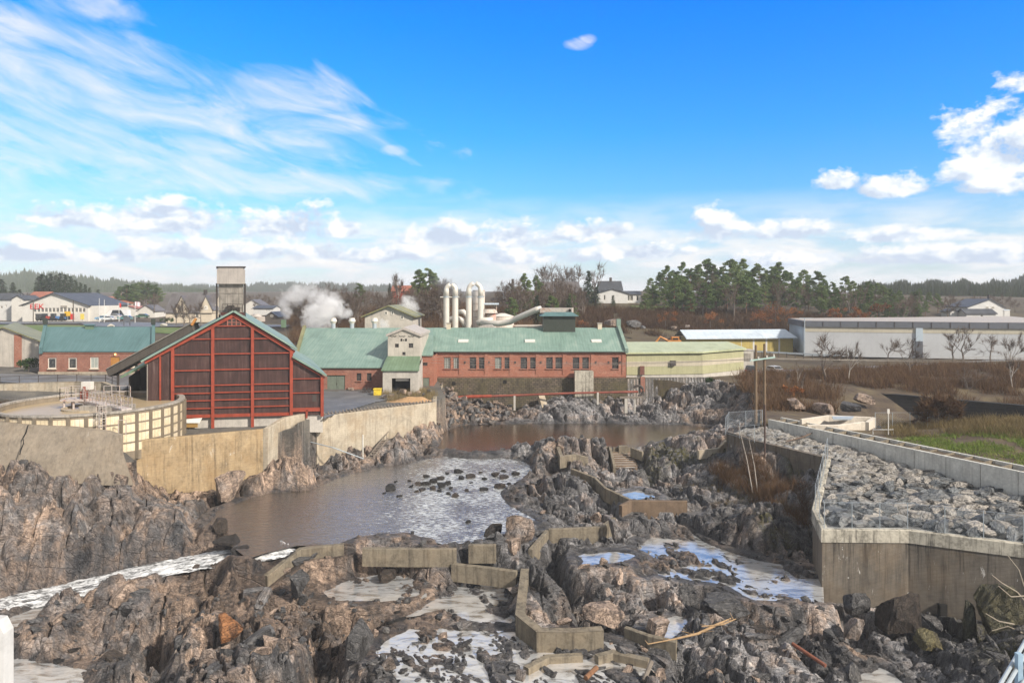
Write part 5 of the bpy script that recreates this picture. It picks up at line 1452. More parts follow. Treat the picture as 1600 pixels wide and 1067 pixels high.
# corrugated porch by the plinth
root = thing('corrugated_canopy', 'small white corrugated canopy over a low timber opening at the storehouse foot', 'canopy', P(294, 668, 89))
m = MB(); A, B = P(275,655,89.2), P(313,653.5,89.2); n_ = 26
for k in range(n_):
    x = A[0]+(B[0]-A[0])*k/n_; w2 = (B[0]-A[0])/n_
    m.add([(x, 90.2, A[2]+.35), (x+w2/2, 90.2, A[2]+.42), (x+w2, 90.2, A[2]+.35), (x, 88.9, A[2]-.45), (x+w2/2, 88.9, A[2]-.38), (x+w2, 88.9, A[2]-.45)], [(0,1,4,3),(1,2,5,4)])
m.build('sheet', MAT['white'], root, world=True)
m = MB(); m.box(A[0], B[0]-.3, 89.0, 89.15, A[2]-1.0, A[2]-.55); m.build('board', M('yellow_timber', (.36, .22, .07), .8), root, world=True)

# hopper tower on the ridge
TY = 95.0
tw = thing('hopper_tower', 'weathered grey boarded hopper tower with a wider tin head above the storehouse', 'tower', (XW(360.5, TY), TY, zz(492, TY)))
def T(px, py): return XW(px, TY)-XW(360.5, TY), zz(py, TY)-zz(492, TY)
x0, z0 = T(341.5, 487); x1, z1 = T(379.5, 443)
m = MB(); m.box(x0, x1, -1.6, 1.9, z0-.3, z1)
m.build('boarded_shaft', MAT['greyboard'], tw)
m = MB()
for k in range(9): x = x0+(x1-x0)*(k+.5)/9; m.box(x-.03, x+.03, -1.66, -1.601, z0+.2, z1-.1)
m.box(x0, x1, -1.68, -1.604, T(0,458)[1]-.03, T(0,458)[1]+.03)
m.build('battens', MAT['greyboard'], tw)
a0, b0 = T(338.8, 444); a1, b1_ = T(382, 418.5); hd = (a0, a1)
m = MB(); m.extrude([Vector((a0, -2.1, b0)), Vector((a1, -2.1, b0)), Vector((a1, -2.1, b1_-.35)), Vector((a1-.5, -2.1, b1_)), Vector((a0+.3, -2.1, b1_)), Vector((a0, -2.1, b1_-.35))], (0, 4.6, 0))
m.build('tin_head', MAT['greysheet'], tw)
m = MB(); m.box(a0-.08, a1+.08, -2.2, 2.6, b1_-.04, b1_+.1); m.build('head_rim', MAT['iron'], tw)
for x in (T(340.5, 0)[0]-.28, T(381, 0)[0]-.05): MB().box(x, x+.25, -1.7, -1.3, z0-1.2, z1).build('corner_post', MAT['iron'], tw)
m = MB(); r0, rz0 = T(347, 487); r1, rz1 = T(378, 475)
for k in range(5): x = r0+(r1-r0)*k/4; m.bar((x, -2.5, rz0), (x, -2.5, rz1), .07)
m.bar((r0, -2.5, rz1), (r1, -2.5, rz1), .07); m.bar((r0, -2.5, (rz0+rz1)/2), (r1, -2.5, (rz0+rz1)/2), .05)
m.build('balcony_rail', MAT['iron'], tw)
m = MB(); m.box(r0-.2, r1+.2, -2.6, -1.62, rz0-.45, rz0-.05); m.build('balcony', M('maroon_beam', (.08, .03, .025), .8), tw)
m = MB(); m.cbox(T(360,0)[0], -2.0, rz0+.45, 1.0, .6, .8); m.cbox(T(370,0)[0], -2.0, rz0+.35, .7, .6, .6); m.build('winch', MAT['iron'], tw)
m = MB()
for px in (343, 350, 371, 378): x = T(px,0)[0]; m.box(x-.14, x+.14, -1.5, -1.2, z0-3.2, z0-.35)
m.build('stilts', MAT['iron'], tw)
shear(tw, -.42)
# conveyor gallery
root = thing('conveyor_gallery', 'long dark sloping conveyor gallery climbing to the storehouse roof', 'conveyor', P(176, 588, 100))
A, B = Vector(P(174, 582, 100)), Vector(P(306, 511, 97.5))
m = MB(); m.bar(A, B, 1.6, 1.1); m.build('gallery', MAT['conveyor'], root, world=True)
m = MB(); m.bar(A+Vector((0,0,.62)), B+Vector((0,0,.62)), 1.9, .1); m.build('gallery_roof', MAT['greyboard'], root, world=True)
for t_ in (.08, .3, .55):
    p = A.lerp(B, t_); m = MB(); m.bar((p.x, p.y, 6.0), (p.x, p.y, p.z-.5), .25); m.build('support_leg', MAT['iron'], root, world=True)
m = MB(); p = B; m.bar(p+Vector((-.2,-.8,.3)), p+Vector((.4,-.8,1.2)), .3); m.build('rusty_head', M('orange_rust', (.5, .22, .06), .8), root, world=True)

# ---- small brick house
HY = 121.0
hs = thing('brick_house', 'small red brick house with a blue teal roof and a wooden door', 'house', (XW(152, HY), HY, zz(584, HY)))
ob_ = zz(584, HY); oxx = XW(152, HY)
def h_(px, py=584): return XW(px, HY)-oxx, zz(py, HY)-ob_
ops = [(h_(a)[0], h_(b)[0], h_(0, c)[1], h_(0, d)[1]) for a, b, c, d in ((75,88,576,559), (107,120,576,559), (141,154,576,558), (173,187,581,557.5), (203,215.5,574,558))]
shell(hs, h_(61)[0], h_(243)[0], 0, 9, -.6, h_(0,548)[1], h_(0,517)[1]+.35, 'brick2', ops)
gable_roof(hs, h_(64)[0], h_(240)[0], 0, 9, h_(0,548)[1], h_(0,517)[1]+.35, 'tealblue', .25, .16)
for i, (a, b, c, d) in enumerate(ops):
    if i == 3: continue
    sash(hs, a, b, .1, c, d, 2 if i in (2, 4) else 1, 1, .16, 'frame', 'glassb' if i in (2, 4) else 'glass', sill='cream')
a, b, c, d = ops[3]; m = MB(); m.box(a, b, .12, .2, c, d); m.box(a+.25, b-.25, .06, .119, c+.3, d-.8); dd = m.build('door', MAT['doorwood'], hs)
m = MB(); m.cbox(b-.2, .05, c+1.0, .07, .05, .2); m.build('handle', MAT['iron'], dd)
m = MB(); m.box(h_(60)[0]-.05, h_(244)[0]+.05, -.12, -.004, -.6, .35); m.build('plinth', MAT['c_quay'], hs)
m = MB(); zc_ = h_(0,550)[1]; m.box(h_(61)[0], h_(243)[0], -.1, -.003, zc_-.25, zc_+.02); m.build('brick_cornice', MAT['brick'], hs)
for px in (64, 239):
    x = h_(px)[0]; ze_, zr_ = h_(0,548)[1], h_(0,517)[1]+.35; m = MB()
    m.extrude([(x-.28, -.4, ze_-.5), (x-.28, -.4, ze_+.55), (x-.28, 4.5, zr_+.7), (x-.28, 9.4, ze_+.55), (x-.28, 9.4, ze_-.5)], (.6, 0, 0)); m.build('gable_parapet', MAT['tealblue'], hs)
    m = MB(); m.cbox(x, 4.5, zr_+1.1, .8, .8, 1.0); m.build('parapet_cap', MAT['darkgreen'], hs)
m = MB(); x = h_(136)[0]; zr_ = h_(0,517)[1]; m.box(x-.8, x+.8, 4.0, 5.4, zr_-.6, zr_+.75); ch = m.build('chimney', MAT['greenroof'], hs)
m = MB(); m.box(x-1.0, x+1.0, 3.8, 5.6, zr_+.753, zr_+.95); m.build('cap', MAT['tealblue'], ch)
m = MB(); g = h_(180, 553.5); m.cbox(g[0], -.12, g[1], .28, .22, .28)
lamp = bpy.data.materials.new('lit_lamp'); t = NT(lamp); e = t.n('ShaderNodeEmission'); e.inputs[0].default_value = (1, .6, .2, 1); e.inputs[1].default_value = 3; o_ = t.n('ShaderNodeOutputMaterial'); t.l(e.outputs[0], o_.inputs[0])
m.build('porch_lamp', lamp, hs)
m = MB(); m.box(h_(170)[0], h_(190)[0], -.9, -.13, -.6, -.05); m.build('step', MAT['c_quay'], hs)
shear(hs, -.5)
# brick retaining building behind it
bb = thing('brick_wall', 'long low brick wall with a pale coping on the terrace behind the small house', 'wall', P(240, 530, 150))
m = MB(); a, b = P(136, 530, 149), P(300, 530, 143); m.bar((a[0], a[1], 10.3), (b[0], b[1], 10.3), .5, 4.4); m.build('brickwork', MAT['brick2'], bb, world=True)
m = MB(); m.bar((a[0], a[1], 12.55), (b[0], b[1], 12.55), .8, .25); m.build('coping', MAT['mossroof'], bb, world=True)
for k in range(3):
    t_ = (.12, .34, .6)[k]; p = Vector(a).lerp(Vector(b), t_); m = MB(); m.box(p.x-1.1, p.x+1.1, p.y-.5, p.y-.3, 11.2, 12.35); m.build('shutter', MAT['greenroof'], bb, world=True)
# left edge hall
eb = thing('rendered_hall', 'beige gabled hall with one orange brick stripe at the left edge', 'hall', (XW(-20, 130), 130, zz(569, 130)))
def e_(px, py=569): return XW(px, 130)-XW(-20, 130), zz(py, 130)-zz(569, 130)
shell(eb, e_(-62)[0], e_(60)[0], 0, 22, -.5, e_(0,533)[1], e_(0,512)[1], 'greyrender', (), 'y', ridge=e_(5)[0])
gable_roof(eb, e_(-62)[0], e_(60)[0], 0, 22, e_(0,533)[1], e_(0,512)[1], 'mossroof', .5, .2, 'y', ridge=e_(5)[0])
m = MB(); z = e_(0,523)[1]; m.box(e_(22)[0], e_(34)[0], -.1, -.003, -.5, z); m.build('brick_stripe', MAT['brick'], eb)
m = MB(); m.box(e_(-62)[0], e_(62)[0], -.56, -.36, e_(0,533)[1]-.25, e_(0,533)[1]-.1)
shear(eb, -.6)
# curved concrete wall behind the tank with its rail
pts = [P(-80,608,107), P(0,601,108), P(60,596,109), (P(120,590,109.5)), P(165,589,108), P(186,588,104), P(196,600,98), P(204,622,92)]
pts = [(p[0], p[1], z) for p, z in zip(pts, (8.5,8.5,8.6,8.7,8.8,8.6,7.6,6.2))]
m = MB(); polywall(m, pts, -.5, 4.6, .06)
tag(m.build('ramp_wall', MAT['c_quay'], recenter=True), 'curving concrete ramp wall behind the round tank', 'wall')
root = thing('ramp_railing', 'thin dark pipe railing on top of the curving ramp wall', 'railing', pts[0])
L_ = [Vector(p) for p in pts[:6]]
for a, b in zip(L_[:-1], L_[1:]):
    n = max(1, round((b-a).length/2.6))
    for k in range(n):
        p = a.lerp(b, k/n); m = MB(); m.bar(p, p+Vector((0,0,1.1)), .07); m.build('post', MAT['iron'], root, world=True)
m = MB()
for a, b in zip(L_[:-1], L_[1:]):
    for z in (1.1, .55): m.bar(a+Vector((0,0,z)), b+Vector((0,0,z)), .06)
m.build('rail', MAT['iron'], root, world=True)

# ---- round clarifier tank
TC = (XW(145, 83), 83.0); TR = 9.75; rim = 9.3
tk = thing('round_tank', 'big round concrete clarifier tank with cream panels and brown water', 'tank', (TC[0], TC[1], 4.6))
def arc(r0, r1, z0, z1, n=96, a0=0.0, a1=2*math.pi):
    m = MB(); vs = []; fs = []
    for k in range(n+1):
        a = a0+(a1-a0)*k/n
        for r, z in ((r0, z0), (r1, z0), (r1, z1), (r0, z1)): vs.append((r*math.cos(a), r*math.sin(a), z))
    for k in range(n):
        for j in range(4): fs.append((k*4+j, k*4+(j+1) % 4, (k+1)*4+(j+1) % 4, (k+1)*4+j))
    fs += [(0,1,2,3), (n*4+3, n*4+2, n*4+1, n*4)]
    return m.add(vs, fs)
zt = rim-4.6
arc(TR-.45, TR, -.6, zt).build('shell', M('tank_shell_concrete', (.22, .18, .13), .9, .3, 1, streak=.4), tk)
arc(TR-.5, TR+.12, zt+.002, zt+.22).build('rim', MAT['greyboard'], tk)
m = MB(); m.poly([((TR-.46)*math.cos(a), (TR-.46)*math.sin(a), zt-.55) for a in np.linspace(0, 2*math.pi, 64, False)])
m.build('water', M('ochre_tank_water', (.4, .31, .19), .35, .12, .3), tk)
PAN = M('cream_tank_panel', (.66, .55, .37), .7, .3, .8, .1, 8, col2=(.72, .64, .54))
npan = 22
for k in range(npan):
    a0 = math.pi+ .06+k*(math.pi*1.16)/npan
    for j in range(4):
        pm = MB(); da = (math.pi*1.16)/npan
        z0 = zt-1.15-j*1.05; vs = []
        for i in range(3):
            s0 = a0+da*(.1+.27*i); s1 = s0+da*.255
            vs = [(r*math.cos(s), r*math.sin(s), z) for r in (TR+.03,) for s in (s0, s1) for z in (z0, z0+.85)]
            pm.add(vs, [(0,2,3,1)])
        pm.build('panel', PAN, tk)
m = MB()
for k in range(npan+1):
    a = math.pi+.06+(k-.0)*(math.pi*1.16)/npan
    c_, s_ = math.cos(a), math.sin(a); q0 = Vector((c_*(TR+.08), s_*(TR+.08), 0))
    m.bar(q0+Vector((0,0,-.5)), q0+Vector((0,0,zt)), .34, .2)
m.build('ribs', M('tank_rib_concrete', (.2, .165, .12), .9, .3, 1, streak=.4), tk)
arc(2.9, 3.2, zt-.9, zt-.35, 48).build('inner_ring', MAT['c_quay'], tk)
br = thing('scraper_bridge', 'rusty white scraper bridge with railings across the round tank', 'bridge', (TC[0], TC[1], rim))
STEEL = M('rust_spotted_white_steel', (.5, .45, .42), .6, .5, 2.0, col2=(.3, .14, .09))
m = MB(); m.bar((-1.5,.6,.25), (7.4,-6.2,.25), 1.1, .28); m.build('deck', STEEL, br)
m = MB(); m.box(-3.3, -.4, -.9, 1.2, .35, .6); m.build('platform', STEEL, br)
def railing(pts, h=1.15, sp=.9):
    m = MB()
    for a, b in zip(pts[:-1], pts[1:]):
        a, b = Vector(a), Vector(b); n = max(1, round((b-a).length/sp))
        for k in range(n+1): p = a.lerp(b, k/n); m.bar(p, p+Vector((0,0,h)), .06)
        for z in (h, h*.5): m.bar(a+Vector((0,0,z)), b+Vector((0,0,z)), .05)
    m.build('railing', STEEL, br)
dv = Vector((8.9,-6.8,0)).normalized(); nv_ = Vector((-dv.y, dv.x, 0))*.55
a, b = Vector((-1.5,.6,.4)), Vector((7.4,-6.2,.4))
railing([a+nv_, b+nv_]); railing([a-nv_+dv*1.2, b-nv_])
railing([(-3.3,-.9,.6), (-.5,-.9,.6)], 1.3); railing([(-3.3,1.2,.6), (-.4,1.2,.6)], 1.3); railing([(-3.3,-.9,.6), (-3.3,1.2,.6)], 1.3)
railing([(.5,1.4,.6), (3.2,1.6,.6), (4.0,.8,.6)], 1.3)
m = MB(); m.box(-1.5, -.4, .2, .9, 1.6, 2.5); m.build('control_box', MAT['white'], br)
m = MB(); m.cbox(-.9, -.2, 1.0, .6, .6, 1.0); m.tube([(-.9,-.2,.4), (-.9,-.2,2.0)], .16, 8); m.build('motor', MAT['rustred'], br)
m = MB(); m.cbox(1.4, -2.4, -.3, 2.6, 1.0, .8); m.build('housing', MAT['greyboard'], br)
m = MB()
for x, y in ((-3.0,-.6), (-1.9,-.6), (-.7,-.6), (-3,.9), (.6,-.9), (3.0,-2.8)): m.cyl(x, y, -1.2, .3, .12, 8)
m.build('legs', STEEL, br)
m = MB(); m.cbox(5.0, -4.7, .1, 1.5, 1.1, .6); m.cbox(6.2, -3.6, .1, 1.1, .9, .7); m.build('gear_box', MAT['greyboard'], br)
ld = thing('tank_ladder', 'rusty caged ladder with small landing on the front of the round tank', 'ladder', (TC[0]+6.0, TC[1]-8.2, 4.6))
m = MB()
for x in (-.3, .3): m.bar((x, -.1, -.3), (x, -.1, 6.2), .07)
for k in range(20): m.bar((-.3, -.1, .1+k*.3), (.3, -.1, .1+k*.3), .045)
m.build('rungs', STEEL, ld)
m = MB()
for k in range(7):
    z = 1.6+k*.7; pts = [Vector((.5*math.cos(a), -.1-.75*math.sin(a), z)) for a in np.linspace(0, math.pi, 9)]
    m.tube(pts, .03, 5)
for a in np.linspace(.3, 2.8, 5): m.bar((.5*math.cos(a), -.1-.75*math.sin(a), 1.6), (.5*math.cos(a), -.1-.75*math.sin(a), 5.8), .035)
m.build('cage', MAT['rust'], ld)
m = MB(); m.box(-1.9, .4, -.9, -.1, 2.2, 2.32); m.build('landing', STEEL, ld)
m = MB()
for x in (-1.9, -1.1): m.bar((x,-.9,2.3), (x,-.9,3.4), .06)
for z in (2.85, 3.4): m.bar((-1.9,-.9,z), (-.4,-.9,z), .05)
for x in (1.6, 2.4): m.bar((x,-.0,2.6), (x,-.0,4.2), .06)
m.bar((1.6,0,4.2), (2.4,0,4.2), .05); m.build('landing_rail', STEEL, ld)

# ---- process ducts behind the hall
for i, (pa, pb) in enumerate(((697.5, 711.5), (732.5, 751))):
    DY = 150.0; zt = zz(463, DY); rt = XW(pb, DY)-XW(pa, DY)
    d = thing('bent_duct', 'pair of tall pale ducts joined by a top bend, nearer the steam cloud' if i == 0 else 'second tall pale bent duct pair, in front of the rusty silo', 'duct', (XW((pa+pb)/2, DY), DY, 9))
    for s in (-1, 1):
        m = MB(); m.cyl(s*rt/2, 0, 0, zt-9-.02, .62, 16); m.build('riser', MAT['pipe'], d)
        m = MB(); m.cyl(s*rt/2, 0, zt-9-.25, zt-9, .72, 16); m.build('flange', MAT['galv'], d)
    zb_ = zz(452.5, DY)-9
    m = MB(); pts = [(-rt/2, 0, zt-9)]+[(-rt/2*math.cos(a), 0, zb_+rt/2*math.sin(a)) for a in np.linspace(0, math.pi, 15)]+[(rt/2, 0, zt-9)]
    m.tube(pts, [.62, .56]+[.5]*13+[.56, .62], 14); m.build('bend', MAT['pipe'], d, smooth=True)
m = MB(); DY = 150; m.tube([(XW(688, DY), DY-.3, zz(464.5, DY)), (XW(718, DY), DY-.3, zz(464.5, DY))], .12, 6)
tag(m.build('cross_pipe', MAT['pipe'], recenter=True), 'thin level pipe across the first bent duct pair', 'pipe')
SYy = 158.0
si = thing('rusty_silo', 'tall cream cylindrical silo with rust bands behind the bent ducts', 'silo', (XW(748, SYy), SYy, 9))
m = MB(); m.cyl(0, 0, 0, zz(454, SYy)-9, XW(757.5, SYy)-XW(748, SYy), 24); m.build('drum', MAT['tankwhite'], si)
m = MB()
for py in (454, 462, 474, 486, 495): m.cyl(0, 0, zz(py, SYy)-9-.15, zz(py, SYy)-9+.1, XW(757.9, SYy)-XW(748, SYy), 24)
m.build('bands', MAT['rust'], si)
m = MB(); x = -1.9
for xx in (x-.3, x+.3): m.bar((xx, -1.2, 0), (xx, -1.2, 15), .08)
for k in range(24): m.bar((x-.3, -1.2, k*.62), (x+.3, -1.2, k*.62), .06)
m.build('ladder', MAT['galv'], si)
cone = thing('striped_hopper', 'cream hopper tank with faded red stripes and a small platform roof', 'hopper', (XW(768, 154), 154, 9))
m = MB(); m.cyl(0, 0, 0, zz(489, 154)-9, 1.05, 18); m.build('drum', M('red_striped_tank', (.6, .5, .42), .6, .3, .8, col2=(.5, .12, .08), streak=.1), cone)
m = MB(); m.cyl(-.5, 0, zz(489,154)-9, zz(483,154)-9, 1.9, 18, 1.3); m.build('top', MAT['rust'], cone)
m = MB(); m.box(-2.3, 1.6, -1.2, 1.2, zz(476,154)-9, zz(473.5,154)-9); m.build('canopy', MAT['whiteroof'], cone)
m = MB(); m.bar((-1.5,0,zz(483,154)-9), (-1.5,0,zz(475.6,154)-9), .15); m.bar((1.1,0,zz(488,154)-9), (1.1,0,zz(475.6,154)-9), .15); m.build('canopy_posts', MAT['rust'], cone)
wt = thing('white_tank', 'wide squat white storage tank with a domed lid', 'tank', (XW(785, 160), 160, 9))
r = XW(803, 160)-XW(785, 160); m = MB(); m.cyl(0, 0, 0, zz(494, 160)-9, r, 28); m.build('drum', MAT['tankwhite'], wt)
m = MB(); m.cyl(0, 0, zz(494,160)-9, zz(489.5,160)-9, r+.1, 28, .6); m.build('lid', MAT['white'], wt)
# ducts that lead to the cupola
du = thing('transfer_duct', 'rust patched white transfer duct rising from the tanks to the cupola top', 'duct', P(760, 505, 146))
m = MB(); m.tube([P(752,504.5,147), P(780,505.5,146), P(797,503,145), P(806,498,144), P(838,484,141), P(845,482.5,140.5)], .6, 12); m.build('sloping_duct', MAT['pipe'], du, world=True, smooth=True)
m = MB(); a, b = P(845,484.8,140.5), P(895,484.8,139); m.bar(a, b, 1.5, .95); m.build('box_duct', MAT['rust'], du, world=True)
m = MB(); p = P(890.5,485,138.2); m.cbox(p[0], p[1], p[2], .5, .2, .55); m.build('duct_mouth', MAT['dark'], du, world=True)
for px in (862, 875, 889): p = P(px, 490.5, 139.5); m = MB(); m.cbox(p[0], p[1], p[2], .2, .8, .8); m.build('duct_foot', MAT['iron'], du, world=True)
m = MB(); m.tube([P(802,510,146), P(850,510,144)], .35, 8); m.build('low_pipe', MAT['rust'], du, world=True)
mz = thing('curled_pipes', 'cluster of thick pale curled pipes at the foot of the bent ducts', 'pipes', P(722, 512, 153))
for pts in ([P(700,500,153), P(712,496,153), P(722,500,153), P(728,512,153)], [P(715,488,155), P(724,487,155), P(730,494,155), P(731,506,155)], [P(745,505,149), P(757,500,149), P(770,500,149)]):
    m = MB(); m.tube(pts, .6, 10); m.build('pipe', MAT['pipe'], mz, world=True, smooth=True)
hd_ = thing('tin_hood', 'low curved tin hood and pipe on the hall ridge beside the ducts', 'hood', P(762, 511, 140))
m = MB(); m.extrude([Vector(P(742,514,140)), Vector(P(755,508.5,140)), Vector(P(768,507.5,140)), Vector(P(777,514,140))], (0, 2, 0)); m.build('hood', MAT['greysheet'], hd_, world=True)

# ---- generic house
def house(name, label, px0, px1, pybase, pyeave, pyridge, Y, wall, roof, depth=9, along='x', wins=(), chimney=None, rz=0.0, ridge=None, cat='house', over=.4, group=None):
    xc = XW((px0+px1)/2, Y); zb = zz(pybase, Y)
    r = thing(name, label, cat, (xc, Y, zb), rz, group)
    w = XW(px1, Y)-XW(px0, Y); e = zz(pyeave, Y)-zb; rr_ = zz(pyridge, Y+(depth/2 if along == 'x' else 0))-zb
    rx = None if ridge is None else XW(ridge, Y)-xc
    ops = [(XW(a, Y)-xc, XW(b, Y)-xc, zz(c, Y)-zb, zz(d, Y)-zb) for a, b, c, d in wins]
    shell(r, -w/2, w/2, 0, depth, -2.5, e, rr_, wall, [o for o in ops if o[3] < e-.02], along, ridge=rx)
    for o in ops:
        sash(r, o[0], o[1], .12 if o[3] < e-.02 else -.1, o[2], o[3], 2 if o[1]-o[0] > 1 else 1, 1, .14, 'frame', 'glass')
    rf = gable_roof(r, -w/2, w/2, 0, depth, e, rr_, roof, over, .22, along, ridge=rx)
    if chimney:
        cxp = XW(chimney, Y+depth/2)-xc; m = MB(); m.cbox(cxp, depth/2, rr_+.6, .9, .9, 1.9); m.build('chimney', MAT['iron'], rf)
    return r
house('gabled_store', 'grey rendered gabled building with mossy roof behind the workshop ridge', 570, 645, 530, 494, 478.5, 146, 'greyrender', 'mossroof', 14, 'y', [(601,605.5,492,486), (611,615,492,486), (626,630.5,499,492.5)], ridge=607.5, cat='building', over=.7)
house('white_house', 'white house with a dark slate roof high on the wooded knoll', 938, 972, 470, 453, 440, 268, 'whitewood', 'slate', 9, 'x', [], 954)
a = house('white_annex', 'low white gabled wing in front of the knoll house', 932, 981, 471, 459, 452, 262, 'whitewood', 'slate', 6, 'y', [(943,946,469,461)], ridge=957, cat='annex')
house('white_veranda', 'white glazed veranda with a red deck on the knoll', 974, 1001, 472, 460, 455.5, 264, 'whitewood', 'slate', 8, 'x', [(979,984,470,461.5), (984.5,989,470,461.5), (994,998,470,462)], cat='annex')
house('dark_house', 'dark brown old house with twin gables hidden among bare trees', 838, 905, 474, 456, 441, 262, 'conveyor', 'greyslate', 10, 'x', [(874,878,462,456), (893,897,463,457)], 868)
house('blue_gable_house', 'small dark house with a pale blue gable peeping over the trees', 786, 806, 468, 453, 442, 260, 'whiteroof', 'slate', 10, 'y', [], 801)
house('red_house', 'red brown house on the hilltop among bare trees', 612, 640, 470, 455, 447, 262, 'redsteel', 'redtile', 9, 'x', [], 628)
house('white_villa', 'white gabled villa with dark lean to roof on the far right', 1512, 1569, 493, 480, 468, 236, 'whitewood', 'slate', 12, 'y', [(1540,1545,482,479), (1549,1554,482,479)], ridge=1547, chimney=1546)
house('villa_wing', 'low white wing with a long dark roof in front of the far right villa', 1510, 1556, 494, 490, 483.5, 228, 'whitewood', 'slate', 5, 'x', [(1532,1536,495,491.5)], cat='annex')
house('villa_terrace', 'white balcony block beside the far right villa', 1568, 1578, 494, 485, 484, 236, 'whitewood', 'whiteroof', 6, 'x', [], cat='annex', over=.1)
house('white_cottage', 'tiny white gabled cottage among brown brush left of the far right villa', 1485, 1496, 490, 487, 484, 232, 'whitewood', 'slate', 5, 'y')
house('orange_hut', 'small orange wooden hut standing among the pines', 1072, 1084, 476, 464, 462.5, 232, 'doorwood', 'cream', 3, 'x', [], cat='hut', over=.15)
# houses of the far left village
sp_ = house('service_station', 'wide white gabled service building with a glazed front and red sign', 35, 138, 501, 477, 458.5, 250, 'white', 'slate', 26, 'y', [(52+k*5.9, 56.6+k*5.9, 488, 481) for k in range(14)]+[(54,75,500.5,490)]+[(100,110,500.5,491)], ridge=84, cat='garage', over=.8)
zs_ = zz(479, 250)-zz(501, 250)
RED = M('red_sign', (.6, .03, .03), .5)
def text(s, size, mat, parent, loc, rot=(math.pi/2, 0, 0), name='lettering', ext=.03, sx=1.0):
    c = bpy.data.curves.new(name, 'FONT'); c.body = s; c.size = size; c.extrude = ext; c.align_x = 'CENTER'; c.align_y = 'CENTER'; c.materials.append(mat)
    tmp = bpy.data.objects.new(name, c); COL.objects.link(tmp)
    dg = bpy.context.evaluated_depsgraph_get(); me = bpy.data.meshes.new_from_object(tmp.evaluated_get(dg))
    bpy.data.objects.remove(tmp)
    o = bpy.data.objects.new(name, me); COL.objects.link(o); o.parent = parent; o.location = loc; o.rotation_euler = rot; o.scale = (sx, 1, 1)
    return o
text('EEK', 2.6, RED, sp_, (XW(58,250)-XW(86.5,250), -.12, zs_-.05), sx=1.2)
m = MB(); x = XW(100,250)-XW(86.5,250); m.box(x-1.1, x+1.1, -.15, -.02, zs_-.35, zs_+.35); m.build('grey_sign', MAT['greyboard'], sp_)
m = MB(); x0_ = XW(138,250)-XW(86.5,250); m.box(x0_, x0_+3.4, .6, 14, -1, zz(478,250)-zz(501,250)); m.build('side_wing', MAT['white'], sp_)
VG = 'houses of the far village'
V_ = [('village_house', 'white two storey house with a dark roof left of the service building', -12, 20, 497, 468, 459, 262, 'whitewood', 'slate', 'x', [(1,4,482,478), (8,10,480,476)]),
 ('village_house', 'white gabled house with balcony beside the service building', 18, 38, 497, 468, 462, 258, 'white', 'slate', 'y', [(31,33,471,468)]),
 ('village_house', 'house with a red tiled roof and cream gable behind the service building', 43, 70, 478, 466, 456.5, 300, 'cream', 'redtile', 'x', []),
 ('village_house', 'pinkish house with a red roof right of the service building', 146, 168, 482, 472, 464, 330, 'cream', 'redtile', 'x', [(158,160,476,474)]),
 ('village_house', 'cream house with a plain side behind the parked coach', 173, 192, 485, 474, 470, 330, 'cream', 'redtile', 'y', [(182,184,483,480)]),
 ('village_house', 'white gabled house with an orange red roof by the flags', 187, 212, 488, 482, 478, 300, 'white', 'redtile', 'y', []),
 ('village_house', 'white steep gabled house behind bare garden trees', 214, 242, 491, 486, 477, 290, 'white', 'greyslate', 'y', []),
 ('village_house', 'pale gabled house just right of the hopper tower', 380, 408, 489, 477, 468.5, 290, 'white', 'greyslate', 'y', []),
 ('village_house', 'low white house with a blue black roof right of the hopper tower', 396, 426, 488, 482, 478, 270, 'whitewood', 'slate', 'x', [(415,417,486,484), (419,421,486,484)]),
 ('village_house', 'dark red timber cabin with white trimmed gable near the steam', 414, 434, 505, 495, 488, 235, 'conveyor', 'slate', 'y', [(423,427,495,492)])]
for nm, lb_, a, b, c, d, e, Yq, wl, rf, al, wn in V_:
    house(nm, lb_, a, b, c, d, e, Yq, wl, rf, 9, al, wn, group=VG)
oh = house('old_house', 'old beige house with a steep grey roof and two pointed dormers', 259, 331, 500, 487, 460, 232, 'cream', 'greyslate', 10, 'x', [(272,277,497,490), (284,289,497,490), (305,310,497,490)], 321)
for px in (285, 323):
    x = XW(px, 232)-XW(295, 232); m = MB(); z0_, z1_ = zz(489,232)-zz(500,232), zz(463,232)-zz(500,232)
    m.add([(x-2.0,-.5,z0_),(x+2.0,-.5,z0_),(x+2.0,-.5,z0_+1.2),(x,-.5,z1_),(x-2.0,-.5,z0_+1.2),(x-2.0,4,z0_),(x+2.0,4,z0_),(x+2.0,4,z0_+1.2),(x,4,z1_),(x-2.0,4,z0_+1.2)], [(0,1,2,3,4),(1,6,7,2),(0,4,9,5),(2,7,8,3),(3,8,9,4)])
    dm = m.build('dormer', MAT['cream'], oh)
    m = MB(); m.add([(x-2.4,-.8,z0_+.9),(x,-.8,z1_+.25),(x+2.4,-.8,z0_+.9),(x-2.4,4.6,z0_+.9),(x,4.6,z1_+.25),(x+2.4,4.6,z0_+.9)], [(0,1,4,3),(1,2,5,4)]); m.build('roof', MAT['greyslate'], dm)
    m = MB(); m.box(x-.6, x+.6, -.6, -.505, z0_+1.0, z0_+2.4); m.build('window', MAT['frame'], dm)
